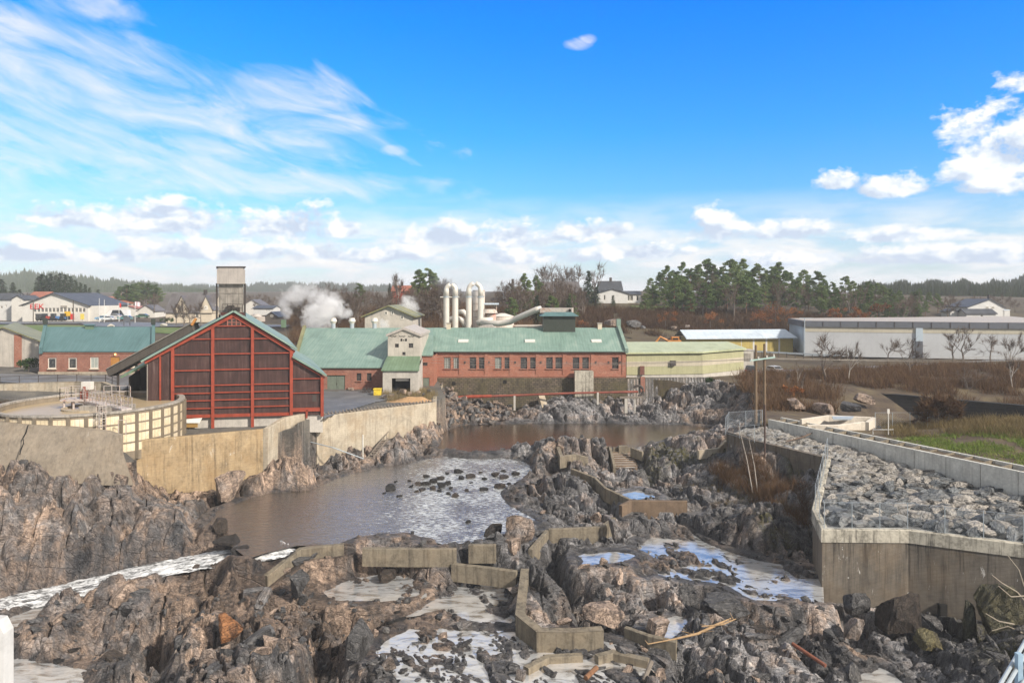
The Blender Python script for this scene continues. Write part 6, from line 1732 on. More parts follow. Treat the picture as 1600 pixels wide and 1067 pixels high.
# ---- warehouse
WY = 188.0; A = Vector(P(1258, 552, 184)); B = Vector(P(1700, 563, 168)); Ab = Vector(P(1235, 551, 205))
wz0 = 6.3
wh = thing('warehouse', 'long white flat roofed warehouse with a dark grey fascia and end wall tinted as in blue shade', 'warehouse', (A.x, A.y, wz0))
def wpanel(name, a, b, z0, z1, mat, push=0.0, th=.3):
    d = (b-a); d.z = 0; d.normalize(); nn_ = Vector((d.y, -d.x, 0))
    if nn_.y > 0: nn_ = -nn_
    m = MB(); p, q_ = a+nn_*push, b+nn_*push
    vs = [(p.x,p.y,z0),(q_.x,q_.y,z0),(q_.x,q_.y,z1),(p.x,p.y,z1)]; vs += [(x-nn_.x*th, y-nn_.y*th, z) for x, y, z in vs]
    m.add(vs, [(0,1,2,3),(7,6,5,4),(0,4,5,1),(1,5,6,2),(2,6,7,3),(3,7,4,0)]); return m.build(name, mat, wh, world=True)
MAT['whsheet'] = M('white_sheet_wall', (.49, .505, .515), .6, .1, .15, streak=.1)
MAT['whband'] = M('cream_sheet_band', (.5, .46, .36), .6, .12, .3, streak=.2)
MAT['fascia'] = M('grey_fascia', (.12, .13, .15), .55, .2, .2)
MAT['blue_and_shade'] = M('pale_blue_and_shaded_sheet', (.46, .54, .6), .55, .12, .3)  # bluish shade of the end wall put into the colour; bay panel shares it
zf0, zf1 = zz(510.5, 184), zz(501.5, 184)
wpanel('front_wall', A, B, wz0, zf0, MAT['whsheet']); wpanel('cream_band', A, B, zf0-1.3, zf0-.01, MAT['whband'], .06)
wpanel('fascia', A, B, zf0, zf1, MAT['fascia'], .35, 1.0)
wpanel('end_wall', Ab, A, wz0, zf0, MAT['blue_and_shade']); wpanel('end_fascia', Ab, A, zf0, zf1, MAT['fascia'], .3, 1.0)
m = MB(); back = Vector((30, 45, 0)); m.add([(*A.xy, zf1+.05), (*B.xy, zf1+.05), (B.x+20, B.y+55, zf1+.1), (*Ab.xy, zf1+.05)], [(0,1,2,3)]); m.build('roof', MAT['greysheet'], wh, world=True)
dd_ = (B-A); dd_.z = 0
for k in range(15):
    p = A+dd_*(k/15.0); m = MB(); m.box(p.x-.06, p.x+.06, p.y-.46, p.y-.37, zf0, zf1-.06); m.build('fascia_joint', MAT['iron'], wh, world=True)
fa, fb = A+dd_*(.412), A+dd_*(.437)
wpanel('door_bay', fa, fb, wz0, zz(532, 180), MAT['fascia'], .4, .6); wpanel('bay_panel', fa, fb, zz(532,180)+.01, zf0-.02, MAT['blue_and_shade'], .4, .6)
m = MB(); p = P(1261, 497, 183); m.bar((p[0]-.6, p[1], wz0), (p[0]-.6, p[1], p[2]), .18); m.bar((p[0]-2, p[1], p[2]), (p[0]+1.6, p[1], p[2]), .12); m.build('lamp_mast', MAT['galv'], wh, world=True)
# ---- mustard shed
yr = thing('mustard_shed', 'long low mustard yellow shed with a pale sheet roof beside the warehouse', 'shed', P(1155, 550, 188))
A, B = Vector(P(1078, 549, 186)), Vector(P(1239, 551, 190)); zt = zz(528.5, 188)
m = MB(); m.add([(A.x,A.y,6),(B.x,B.y,6),(B.x,B.y,zt),(A.x,A.y,zt),(A.x,A.y+10,6),(B.x,B.y+10,6),(B.x,B.y+10,zt),(A.x,A.y+10,zt)], [(0,1,2,3),(0,3,7,4),(1,5,6,2)]); m.build('wall', MAT['shedyellow'], yr, world=True)
m = MB(); zrr = zz(516.5, 193)
m.add([(A.x-1.2,A.y-1,zt-.1),(B.x+.8,B.y-1,zt-.1),(B.x+.2,B.y+6,zrr),(A.x-1.2,A.y+6,zrr),(A.x-1.2,A.y-1,zt+.15),(B.x+.8,B.y-1,zt+.15),(B.x+.2,B.y+6,zrr+.25),(A.x-1.2,A.y+6,zrr+.25),(A.x-1.2,A.y+13,zt),(B.x+.2,B.y+13,zt)],
      [(4,5,6,7),(0,1,5,4),(0,4,7,3),(7,6,9,8)]); m.build('roof', MAT['whiteroof'], yr, world=True)
for px in (1117, 1141, 1157, 1177, 1197, 1217):
    p = P(px, 540, 186.5+(px-1078)/161*3.6); m = MB(); m.box(p[0]-.22, p[0]+.22, p[1]-.3, p[1]-.02, 6, zt-.1); m.build('white_post', MAT['whitewood'], yr, world=True)
wg = thing('white_gatehouse', 'small white rendered block between the yellow shed and the parked cars', 'hut', P(1168, 580, 150))
m = MB(); a = P(1162, 582, 150); m.box(a[0], a[0]+2.1, 150, 153, 5.5, zz(548, 150)); m.build('wall', MAT['whiterender'], wg, world=True)
m = MB(); m.box(a[0]-.1, a[0]+2.2, 149.9, 153.1, zz(548,150)+.003, zz(548,150)+.2); m.build('roof', MAT['greysheet'], wg, world=True)
m = MB(); m.box(a[0]+.1, a[0]+1.5, 149.85, 149.97, zz(563,150), zz(552,150)); m.build('grey_panel', MAT['greyboard'], wg, world=True)
# black masonry across the forebay
m = MB(); pts = [P(1318,612,120), P(1400,615,116), P(1500,624,111), P(1620,634,105), P(1750,645,100)]
polywall(m, pts, -1.0, 1.5, .1)
tag(m.build('black_dam_wall', MAT['blackwall'], recenter=True), 'long black stained stone dam wall with white leach marks on the right', 'dam wall')
m = MB()
for i in range(26):
    px = rr.choice([1358, 1362, 1372, 1380, 1383, 1390, 1400, 1413, 1420, 1434, 1440])+rr.uniform(-2, 2); yy = np.interp(px, [1318,1400,1500], [120,116,111])-.06
    p = P(px, rr.uniform(622, 633), yy); m.cbox(p[0], p[1], p[2], rr.uniform(.1,.4), .05, rr.uniform(.15,.7))
# ---------------------------------------------------------------- vegetation
def leafmat(name, c1, c2, c3):
    m = bpy.data.materials.new(name); t = NT(m); p = t.obj()
    oi = t.n('ShaderNodeObjectInfo').outputs['Random']
    n = t.noise(p, .7, 4, .6); n2 = t.noise(p, 5, 3, .6)
    f = t.math('ADD', t.math('ADD', t.math('MULTIPLY', n, .5), t.math('MULTIPLY', n2, .3)), t.math('MULTIPLY', oi, .2))
    c = t.ramp(f, [(.35, c1), (.5, c2), (.66, c3)])
    d = t.n('ShaderNodeBsdfDiffuse'); t.l(c, d.inputs[0])
    tr = t.n('ShaderNodeBsdfTranslucent'); t.l(c, tr.inputs[0])
    mx = t.n('ShaderNodeMixShader'); mx.inputs[0].default_value = .25; t.l(d.outputs[0], mx.inputs[1]); t.l(tr.outputs[0], mx.inputs[2])
    o = t.n('ShaderNodeOutputMaterial'); t.l(mx.outputs[0], o.inputs[0]); return m
MAT['pine'] = leafmat('pine_needles', (.065, .11, .038), (.13, .19, .07), (.21, .26, .1))
MAT['spruce'] = leafmat('spruce_needles', (.03, .052, .026), (.055, .085, .04), (.09, .125, .055))
MAT['twig'] = leafmat('bare_twigs', (.07, .05, .038), (.13, .095, .072), (.2, .15, .115))
MAT['brush'] = leafmat('brown_brush', (.07, .042, .026), (.13, .078, .045), (.2, .125, .07))
MAT['beech'] = leafmat('rusty_beech_leaves', (.14, .055, .02), (.26, .1, .035), (.36, .16, .06))
MAT['drygrass'] = leafmat('dry_grass_blades', (.12, .09, .045), (.22, .17, .085), (.32, .25, .13))
MAT['greengrass'] = leafmat('green_grass_blades', (.09, .15, .03), (.16, .23, .05), (.27, .27, .1))
MAT['bush'] = leafmat('evergreen_bush', (.025, .045, .016), (.05, .085, .028), (.085, .13, .04))
MAT['barkp'] = M('pine_bark', (.2, .11, .065), .9, .4, 2.5, local=True)
MAT['barkd'] = M('grey_bark', (.16, .13, .105), .9, .4, 2.5, local=True)
MAT['birch'] = M('birch_bark', (.42, .38, .33), .8, .35, 3, local=True)
MAT['palebark'] = M('pale_bark', (.4, .34, .26), .85, .35, 3, local=True)

def tri_cloud(r, centers, radii, n, size, flat=.6, up=.3):
    """n small pointed leaf triangles spread through each ellipsoid"""
    vs = []; 
    for c, rad in zip(centers, radii):
        d = r.normal(size=(n, 3)); d /= np.linalg.norm(d, axis=1)[:,None]
        p = d*(r.random((n, 1))**.45)*np.array([rad, rad, rad*flat])+c
        a = r.normal(size=(n, 3)); a[:,2] += up; a /= np.linalg.norm(a, axis=1)[:,None]
        b = np.cross(a, r.normal(size=(n, 3))); b /= np.linalg.norm(b, axis=1)[:,None]+1e-9
        s = size*(.6+.8*r.random((n, 1)))
        vs.append(np.stack([p-b*s*.32, p+b*s*.32, p+a*s], 1).reshape(-1, 3))
    v = np.concatenate(vs); return v, np.arange(len(v)).reshape(-1, 3)

class Tree:
    def __init__(s, trunk, crown, tm, cm):
        s.t = bpy.data.meshes.new('trunk'); s.t.from_pydata(trunk.v, [], trunk.f); s.t.materials.append(tm)
        s.c = bpy.data.meshes.new('crown'); v, f = crown; s.c.from_pydata(v.tolist(), [], f.tolist()); s.c.materials.append(cm)
        s.h = max(v[:,2].max(), max(p[2] for p in trunk.v))
    def place(s, name, label, x, y, z, h, rz, group, wide=1.0, cat='tree'):
        k = h/s.h
        o = thing(name, label, cat, (x, y, z), rz, group); o.scale = (k*wide, k*wide, k)
        for nm, me in (('trunk', s.t), ('crown', s.c)):
            c = bpy.data.objects.new(nm, me); COL.objects.link(c); c.parent = o
        return o

def pine(seed):
    r = np.random.default_rng(seed); m = MB(); Ht = 17
    bend = r.uniform(-.5, .5, 2)
    def ax(z): return np.array([bend[0]*(z/Ht)**2, bend[1]*(z/Ht)**2, z])
    m.tube([tuple(ax(z)) for z in np.linspace(-.5, Ht*.95, 7)], list(np.linspace(.24, .05, 7)), 6)
    cs = []; rs = []
    z0 = Ht*r.uniform(.25, .42)
    for k in range(30):
        z = z0+(Ht-z0)*(k/29)**.9; f = (z-z0)/(Ht-z0)
        reach = (1.0+2.5*math.sin(math.pi*min(1, .22+f*.8)))*r.uniform(.45, 1.0)
        a = r.uniform(0, 6.28); c = ax(z)+np.array([math.cos(a)*reach, math.sin(a)*reach, r.uniform(-.2, .6)])
        m.tube([tuple(ax(z-.5)), tuple(c)], [.07, .02], 4); cs.append(c); rs.append(r.uniform(1.0, 1.8)*(1-.35*f))
    return Tree(m, tri_cloud(r, cs, rs, 180, .48, .55, .5), MAT['barkp'], MAT['pine'])
def spruce(seed, Ht=16, w=2.9):
    r = np.random.default_rng(seed); m = MB(); m.cyl(0, 0, -.5, Ht*.95, .22, 6, .03)
    vs = []
    for k in range(26):
        z = 1.0+(Ht-1.2)*k/26; rad = w*(1-(z/Ht))**.85+.12
        nb = max(5, int(11*rad/w)+4)
        for j in range(nb):
            a = r.uniform(0, 6.28); L_ = rad*r.uniform(.65, 1.1)
            n = 9
            t_ = r.random(n)**.7; p = np.c_[np.cos(a)*L_*t_, np.sin(a)*L_*t_, z-.28*L_*t_+r.normal(size=n)*.12]
            p[:,:2] += r.normal(size=(n, 2))*.16
            d = np.array([math.cos(a), math.sin(a), -.35])+r.normal(size=(n, 3))*.45
            b = np.cross(d, [0, 0, 1.0])+r.normal(size=(n, 3))*.3; b /= np.linalg.norm(b, axis=1)[:,None]
            s = r.uniform(.35, .75, (n, 1))
            vs.append(np.stack([p-b*s*.35, p+b*s*.35, p+d*s], 1).reshape(-1, 3))
    v = np.concatenate(vs); return Tree(m, (v, np.arange(len(v)).reshape(-1, 3)), MAT['barkd'], MAT['spruce'])
def bare(seed, Ht=14, bark='barkd', spread=.55, multi=1, twig='twig', dens=1.0):
    r = np.random.default_rng(seed); m = MB(); tips = []
    def grow(p, d, L_, rad, lev):
        q_ = p+d*L_*.5+r.normal(size=3)*L_*.04; e = p+d*L_+r.normal(size=3)*L_*.06
        m.tube([tuple(p), tuple(q_), tuple(e)], [rad, rad*.8, rad*.6], 6 if lev == 0 else 4 if lev < 3 else 3, cap=False)
        if lev >= 3: tips.append((p, e)); return
        for k in range(int(r.integers(3, 5)) if lev else 4):
            t_ = r.uniform(.45, 1.0) if k else 1.0
            dd = d+r.normal(size=3)*spread*(1.0 if k else .4); dd[2] += .18; dd /= np.linalg.norm(dd)
            grow(p+(e-p)*t_, dd, L_*r.uniform(.55, .78), rad*.55*(1 if k == 0 else .8), lev+1)
    for k in range(multi):
        d = np.array([r.normal()*.12*(multi > 1)*2, r.normal()*.12*(multi > 1)*2, 1.0]); d /= np.linalg.norm(d)
        grow(np.array([r.normal()*.2*(multi > 1), r.normal()*.2*(multi > 1), -.4]), d, Ht*.38, .02*Ht/ (1 if multi == 1 else 1.6), 0)
    vs = []
    for p, e in tips:
        n = int(13*dens); t_ = r.random((n, 1)); b0 = p+(e-p)*t_
        d = (e-p)/np.linalg.norm(e-p)+r.normal(size=(n, 3))*.6; d[:,2] += .2
        L_ = r.uniform(.5, 1.3, (n, 1))*Ht/14; w = np.cross(d, r.normal(size=(n, 3))); w /= np.linalg.norm(w, axis=1)[:,None]
        vs.append(np.stack([b0-w*.045, b0+w*.045, b0+d*L_], 1).reshape(-1, 3))
    v = np.concatenate(vs); return Tree(m, (v, np.arange(len(v)).reshape(-1, 3)), MAT[bark], MAT[twig])
pines = [pine(400+i) for i in range(6)]
spruces = [spruce(420+i, 16, 2.6+.4*i) for i in range(3)]
bares = [bare(440+i, 14, 'barkd', .5+.05*i) for i in range(5)]
birches = [bare(460+i, 14, 'birch', .34) for i in range(3)]
shrubs = [bare(470+i, 4, 'barkd', .5, 5, 'brush', 1.6) for i in range(4)]

rt = random.Random(21)
def gz(x, y): return float(tps_land.at(x, y)[0])
def tree(protos, name, label, px, pytop, Y, group=None, wide=1.0, pybase=None):
    x = XW(px, Y); z = gz(x, Y)-.2 if pybase is None else zz(pybase, Y); h = zz(pytop, Y)-z
    if h < 1.5: h = 1.5
    return rt.choice(protos).place(name, label, x, Y, z, h, rt.uniform(0, 6.28), group, wide)
# skyline of the knoll on the right: (px, top)
GP = 'pines of the knoll'
for px, py in ((1018,432),(1030,424),(1042,416),(1050,420),(1062,407),(1075,418),(1085,425),(1093,413),(1105,405),(1116,410),(1128,414),(1140,404),(1150,407),(1162,404),(1172,418),(1186,410),(1195,420),(1208,416),(1220,408),(1230,422),(1243,430),(1252,421),(1262,428),(1280,424),(1290,434),(1305,441),(1318,428),(1333,438),(1345,446),(1358,437),(1366,440),(1380,446),(1395,450),(1408,453),(1424,456),(1436,452),(1450,458),(1465,456)):
    tree(pines, 'pine_tree', 'tall dark green pine on the wooded knoll above the sheds', px+rt.uniform(-3, 3), py+rt.uniform(-2, 3), rt.uniform(244, 285), GP, 1.15)
for k in range(105):
    px = rt.uniform(1005, 1450); py = np.interp(px, [1010,1060,1200,1300,1440], [445,430,428,448,468])+rt.uniform(-3, 26)
    tree(pines, 'pine_tree', 'tall dark green pine on the wooded knoll above the sheds', px, py, rt.uniform(226, 262), GP, 1.25)
for k in range(26):
    px = rt.choice([rt.uniform(1090, 1170), rt.uniform(1190, 1260), rt.uniform(1290, 1500)]); py = np.interp(px, [1090,1200,1320,1500], [424,430,445,462])+rt.uniform(-6, 14)
    tree(bares, 'bare_tree', 'leafless brown tree mixed among the knoll pines', px, py, rt.uniform(222, 256), 'bare trees of the knoll')
tree(spruces, 'spruce_tree', 'dark conical spruce left of the white knoll house', 919, 423, 246, wide=1.25)
tree(spruces, 'spruce_tree', 'broad lower spruce in front of the dark conical one', 931, 448, 240, wide=1.6)
tree(spruces, 'spruce_tree', 'small green spruce at the foot of the white knoll house', 958, 461, 243, wide=1.5)
tree(spruces, 'spruce_tree', 'small dark spruce among the trees near the far right villa', 1429, 455, 235, wide=1.5)
tree(bares, 'bare_tree', 'tall bare tree standing alone left of the white knoll house', 931, 402, 262)
for px, py in ((851,406),(862,404),(873,405),(885,410),(896,413),(905,408)):
    tree(bares, 'bare_tree', 'tall bare tree on the skyline above the dark brown house', px, py, rt.uniform(262, 280), 'bare skyline trees by the dark house')
for k in range(50):
    px = rt.uniform(770, 915); py = rt.uniform(428, 462)
    tree(bares, 'bare_tree', 'leafless tree in the thicket behind the brick hall', px, py, rt.uniform(200, 255), 'bare trees behind the brick hall')
for k in range(90):
    px = rt.uniform(455, 700); py = np.interp(px, [455,500,560,640,700], [450,436,444,446,430])+rt.uniform(-4, 24)
    tree(bares, 'bare_tree', 'leafless tree in the brown wood behind the workshop', px, py, rt.uniform(190, 250), 'bare trees behind the workshop')
for px, py in ((563,442),(648,440),(660,432),(672,418),(655,420),(680,425)):
    tree(pines, 'pine_tree', 'dark pine rising from the brown wood left of the ducts', px, py, rt.uniform(225, 245), 'pines left of the ducts', 1.1)
for px, py in ((820,426),(838,430),(800,447),(845,440)):
    tree(pines, 'pine_tree', 'loose pine above the thicket right of the ducts', px, py, rt.uniform(235, 255), 'pines right of the ducts')
tree(spruces, 'spruce_tree', 'slim dark cypress like spruce left of the red hilltop house', 609, 442, 240, wide=.8)
tree(birches, 'birch_tree', 'tall thin birch left of the red hilltop house', 621, 421, 238)
for k in range(12):
    tree(pines+spruces, 'pine_tree', 'green conifer low in the thicket behind the brick hall', rt.uniform(785, 905), rt.uniform(455, 470), rt.uniform(196, 225), 'low conifers behind the brick hall', 1.3)
for k in range(34):
    px = rt.uniform(1415, 1640)
    tree(bares, 'bare_tree', 'leafless brown tree in the thicket round the far right villa', px, np.interp(px, [1415,1500,1640], [462,458,452])+rt.uniform(-2, 16), rt.uniform(250, 300), 'bare trees round the far right villa')
# left village conifers
for px, py in ((60,431),(66,428),(72,430),(79,427),(87,429),(94,426),(102,428),(110,431),(118,437),(126,441),(133,444),(140,449)):
    tree(spruces, 'spruce_tree', 'dark spruce in the row behind the service building', px, py, rt.uniform(330, 360), 'dark spruces behind the service building', 1.25, pybase=478)
for px, py in ((190,447),(198,444),(206,442),(214,444),(222,441),(231,442),(240,444),(246,449),(184,454)):
    tree(pines, 'pine_tree', 'dark rounded pine in the clump above the flags', px, py, rt.uniform(330, 360), 'pines above the flags', 1.6, pybase=482)
for px, py in ((3,436),(20,441),(8,452),(30,452),(153,452)):
    tree(spruces, 'spruce_tree', 'dark spruce at the far left village edge', px, py, rt.uniform(330, 370), 'spruces at the village edge', 1.6, pybase=480)
for k in range(44):
    px = rt.choice([rt.uniform(0, 60), rt.uniform(140, 260), rt.uniform(245, 480), rt.uniform(330, 460)]); py = rt.uniform(452, 472)
    tree(bares, 'bare_tree', 'pale leafless tree between the village houses', px, py, rt.uniform(280, 400), 'bare trees of the village', 1.3, pybase=487)
for px, py in ((287,462),(296,470),(314,466),(275,470)):
    tree(bares, 'bare_tree', 'bare garden tree in front of the old beige house', px, py, 216, 'garden trees of the old house', 1.1)
# trees in front of the warehouse and along the black wall
for px, py, Yt, pb, pr, lb_ in ((1287,512,128,602,bares,'round bare tree in front of the shade-tinted warehouse end'), (1327,528,128,606,birches,'slender pale tree in front of the white warehouse wall'),
     (1386,522,150,566,bares,'small bare tree before the middle of the warehouse'), (1421,520,135,590,bares,'thin bare tree left of the warehouse door bay'), (1490,505,150,566,bares,'big spreading bare tree before the warehouse door bay'),
     (1505,504,150,566,bares,'second stem of bare tree right of the warehouse door bay'), (1548,518,150,566,bares,'sloping bare tree near the right end of the warehouse'), (1512,565,118,627,bares,'pale crooked tree rooted above the black wall'),
     (1582,545,116,618,birches,'leaning white birch at the right edge above the black wall'), (1578,512,140,592,birches,'tall thin birch before the right end of the warehouse'), (1464,600,84,668,shrubs,'rounded bare shrub with one pale stem behind the flume')):
    tree(pr, 'bare_tree' if pr is not birches else 'birch_tree', lb_, px, py, Yt, None, 1.25 if pr is not birches else .8, pybase=pb)
for px, py, pb, Yt in ((1254,585,618,112),(1226,590,630,118),(1230,575,610,120),(1233,577,610,120),(1302,590,628,115),(1208,592,640,118),(1246,560,618,118)):
    tree(birches, 'sapling', 'thin pale sapling on the brushy slope by the road', px, py, Yt, 'saplings by the road', .5, pybase=pb)
# two birch stems on the mound in front of the fence
for px0, py0, px1, py1, lb_ in ((1176,757,1154,665,'leaning white birch stem on the brushy mound before the fence'), (1184,760,1170,685,'second thinner pale birch stem beside the leaning white one')):
    a = Vector(P(px0, py0, 74)); b = Vector(P(px1, py1, 74)); a.z = min(a.z, rock_z(a.x, a.y)+.3)
    o = thing('birch_sapling', lb_, 'tree', a)
    m = MB(); m.tube([a, a.lerp(b, .5)+Vector((.12,0,0)), b], [.06, .045, .02], 7); m.build('trunk', MAT['birch'], o, world=True)
    m = MB(); d = (b-a)
    for k in range(26):
        p = a.lerp(b, rt.uniform(.35, 1)); e = p+Vector((rt.gauss(0,.5), rt.gauss(0,.5), rt.uniform(.3, 1.1))); m.tube([p, e], [.018, .006], 3, cap=False)
    m.build('twigs', MAT['twig'], o, world=True)

# ---- brush, grass: uncountable
def scatter(name, label, mat, n, sampler, hmin, hmax, wid, lean=.35, blades=5, spread=.35, kind='stuff', zf=None):
    r = np.random.default_rng(abs(hash(name)) % 1000 if False else len(name)*7+n)
    pts = np.array(sampler(r, n)); m_ = len(pts)
    base = np.repeat(pts, blades, 0)+np.c_[r.normal(size=(m_*blades, 2))*spread, np.zeros(m_*blades)]
    d = np.c_[r.normal(size=(m_*blades, 2))*lean, np.ones(m_*blades)]
    hh = np.repeat(r.uniform(hmin, hmax, m_), blades)*r.uniform(.5, 1.1, m_*blades)
    a = r.uniform(0, 6.28, m_*blades); w = np.c_[np.cos(a), np.sin(a), 0*a]*wid
    mid = base+d*(hh*.55)[:,None]
    tip = base+d*hh[:,None]+np.c_[r.normal(size=(m_*blades, 2))*hh[:,None]*.12, 0*hh]
    v = np.stack([base-w, base+w, mid+w*.7, tip, mid-w*.7], 1).reshape(-1, 3)
    k = np.arange(m_*blades)*5
    f = np.concatenate([np.c_[k, k+1, k+2, k+4], np.c_[k+4, k+2, k+3, k+3]])
    me = bpy.data.meshes.new(name)
    tri = np.concatenate([np.c_[k, k+1, k+2], np.c_[k, k+2, k+4], np.c_[k+4, k+2, k+3]])
    o = mesh_np(name, v, tri, mat)
    o['label'] = label; o['kind'] = kind
    return o
def region(polys, zfun, clump=.12, thr=.42):
    def s(r, n):
        out = []
        areas = []
        for pl in polys:
            p = np.array(pl); areas.append((p.min(0), p.max(0), pl))
        tot = sum((b[0]-a[0])*(b[1]-a[1]) for a, b, _ in areas)
        for a, b, pl in areas:
            k = int(n*2.2*(b[0]-a[0])*(b[1]-a[1])/tot)
            x = r.uniform(a[0], b[0], k); y = r.uniform(a[1], b[1], k)
            ok = inside(pl, x, y) & (fbm(x*clump*3, y*clump*3, 5, 3) > thr)
            x, y = x[ok], y[ok]
            z = zfun(x, y)
            out.append(np.c_[x, y, z-.05])
        return np.concatenate(out)[:n]
    return s
land_z = lambda x, y: tps_land.at(x, y)
grid_z = lambda x, y: np.array([rock_z(a, b) for a, b in zip(x, y)])
W2 = lambda *pp: [P(px, 500, Yq)[:2] for px, Yq in pp]
scatter('brush', 'brown leafless brush on the slope below the knoll', MAT['brush'], 11000, region([W2((890,196),(1245,198),(1500,206),(1500,226),(1245,232),(890,238))], land_z, .05, .36), 1.2, 3.4, .05, .35, 6, .7)
scatter('brush', 'brown brush between the road and the black wall', MAT['brush'], 14000, region([W2((1180,97),(1300,100),(1318,121),(1400,118),(1500,113),(1620,107),(1700,105),(1700,160),(1400,151),(1200,140),(1150,135))], land_z, .08, .4), .8, 2.6, .035, .35, 6, .5)
scatter('undergrowth', 'brown undergrowth in the wood behind the hall', MAT['brush'], 7000, region([W2((455,165),(900,180),(900,235),(455,235))], land_z, .05, .34), 1.5, 4.0, .05, .35, 6, .8)
MND = [P(1130,700,82)[:2], P(1180,705,78)[:2], P(1262,740,71)[:2], P(1255,790,67)[:2], P(1200,770,70)[:2], P(1150,730,76)[:2], P(1110,715,82)[:2]]
scatter('brush', 'reddish brown brush on the mound under the stone bank wall', MAT['brush'], 1500, region([MND], grid_z, .2, .36), .5, 1.7, .014, .35, 8, .35)
scatter('dry_grass', 'tufts of dry straw grass on the rocky mound', MAT['drygrass'], 900, region([MND, [P(1060,730,80)[:2], P(1130,715,82)[:2], P(1150,760,72)[:2], P(1080,770,74)[:2]]], grid_z, .25, .45), .2, .6, .012, .5, 9, .15)
FLD = [tuple((Vector(FL0)+fn*4+fd*8).xy), tuple((FLE+fn*4).xy), (90, 50), (95, 96), (62, 97), (45, 97)]
scatter('grass', 'rough green and straw grass on the bank beyond the flume', MAT['greengrass'], 15000, region([[tuple((Vector(FL0)+fn*3+fd*14).xy), tuple((FLE+fn*3).xy), (90, 45), (80, 74), (56, 78)]], land_z, .1, .3), .15, .5, .03, .5, 7, .3)
scatter('dry_grass', 'tall brown dry grass along the far edge of the green bank', MAT['drygrass'], 3200, region([[XW and (XW(1390,78), 78), (XW(1640,72), 72), (XW(1640,94), 94), (XW(1380,92), 92)]], land_z, .1, .38), .5, 1.4, .02, .35, 7, .35)
scatter('brush', 'brown brush beside the ramp wall behind the tank', MAT['brush'], 900, region([W2((-40,96),(45,98),(60,104),(-40,105))], lambda x, y: np.full(len(x), 5.2), .2, .3), .8, 2.2, .02, .4, 7, .4)
scatter('dry_grass', 'weeds and scrub on the rubble by the workshop porch', MAT['drygrass'], 700, region([W2((590,106),(680,108),(680,120),(590,116))], land_z, .2, .4), .3, 1.2, .016, .45, 7, .3)
# beech with rusty leaves
r_ = np.random.default_rng(77)
for px, py, Yt, pb in ((1212,470,214,506),(1230,478,212,508),(1330,478,216,502),(1346,482,216,502),(1300,480,216,502),(1040,486,206,508),(1110,486,208,510),(1186,484,208,508),(1375,472,224,494),(1237,600,110,622),(905,500,198,520)):
    x = XW(px, Yt); h_s = zz(py, Yt)-zz(pb, Yt)
    m = MB(); m.tube([(0,0,-.3), (0,0,h_s*.6)], [.12, .04], 5)
    cs = [np.array([r_.normal()*h_s*.35, r_.normal()*h_s*.25, h_s*r_.uniform(.25, .85)]) for _ in range(10)]
    T_ = Tree(m, tri_cloud(r_, cs, [h_s*.2]*10, 60, .35, .8), MAT['barkd'], MAT['beech'])
    T_.place('beech_bush', 'low beech bush still holding rusty orange leaves on the slope', x, Yt, zz(pb, Yt), h_s, 0, 'rusty beech bushes', cat='bush')
def bush(px, py, Yt, pb, wpx, label, mat='bush'):
    x = XW(px, Yt); hh = zz(py, Yt)-zz(pb, Yt); w = wpx*Yt/F/2
    m = MB(); m.tube([(0,0,-.3), (0,0,hh*.6)], [.1, .04], 5)
    cs = [np.array([r_.uniform(-1, 1)*w*.7, r_.normal()*w*.3, hh*r_.uniform(.2, .75)]) for _ in range(14)]
    Tree(m, tri_cloud(r_, cs, [hh*.28]*14, 70, .3, .8), MAT['barkd'], MAT[mat]).place('bush', label, x, Yt, zz(pb, Yt), hh, 0, None, cat='bush')
bush(45, 557, 124, 577, 34, 'dark green juniper bush beside the small brick house')
bush(110, 600, 103, 612, 22, 'grey green bush against the ramp wall behind the tank', 'mixed') if False else None
bush(1108, 588, 130.5, 602, 14, 'green and yellow shrub at the foot of the yellow shed corner')
bush(262, 496, 226, 503, 34, 'clipped green hedge in front of the old beige house')
bush(1012, 470, 250, 480, 40, 'dark evergreen shrubs on the lawn beside the knoll house')
# lawn on the knoll and field on the left terrace
def patch(name, pts, mat, lift=.06, n=30, kind='structure'):
    p = np.array(pts); a, b = p.min(0), p.max(0)
    gx, gy = np.meshgrid(np.linspace(a[0], b[0], n), np.linspace(a[1], b[1], n)); z = tps_land.at(gx.ravel(), gy.ravel()).reshape(gx.shape)+lift
    i = np.arange(n*n).reshape(n, n); qd = np.stack([i[:-1,:-1], i[:-1,1:], i[1:,1:], i[1:,:-1]], -1).reshape(-1, 4)
    c = np.c_[gx.ravel(), gy.ravel()][qd].mean(1); qd = qd[inside(pts, c[:,0], c[:,1])]
    return tag(mesh_np(name, np.c_[gx.ravel(), gy.ravel(), z.ravel()], qd, mat, smooth=True), kind=kind)
patch('lawn', W2((985,236),(1065,232),(1065,248),(985,250)), MAT['grass'], .5)
patch('field', W2((-120,152),(120,152),(142,160),(150,215),(-120,222)), MAT['grass'], .12)
patch('field', W2((160,178),(330,170),(345,205),(215,208)), MAT['grass'], .12)
patch('road', W2((-150,226),(130,228),(345,212),(460,205),(460,211),(345,220),(200,238),(100,248),(-150,248)), MAT['asphalt'], .2, 60)
patch('road', W2((140,205),(215,206),(330,214),(200,240),(120,240)), MAT['asphalt'], .26, 40)
patch('road', [P(1120,585,146)[:2], P(1200,585,147)[:2], P(1400,578,158)[:2], P(1640,562,176)[:2], P(1640,556,182)[:2], P(1400,572,163)[:2], P(1200,580,152)[:2], P(1120,580,152)[:2]], MAT['asphalt'], .1, 90)
patch('road', W2((-150,112),(40,112),(150,113),(190,110),(250,116),(250,120),(-150,120)), MAT['asphalt'], .12, 80)
m = MB(); 
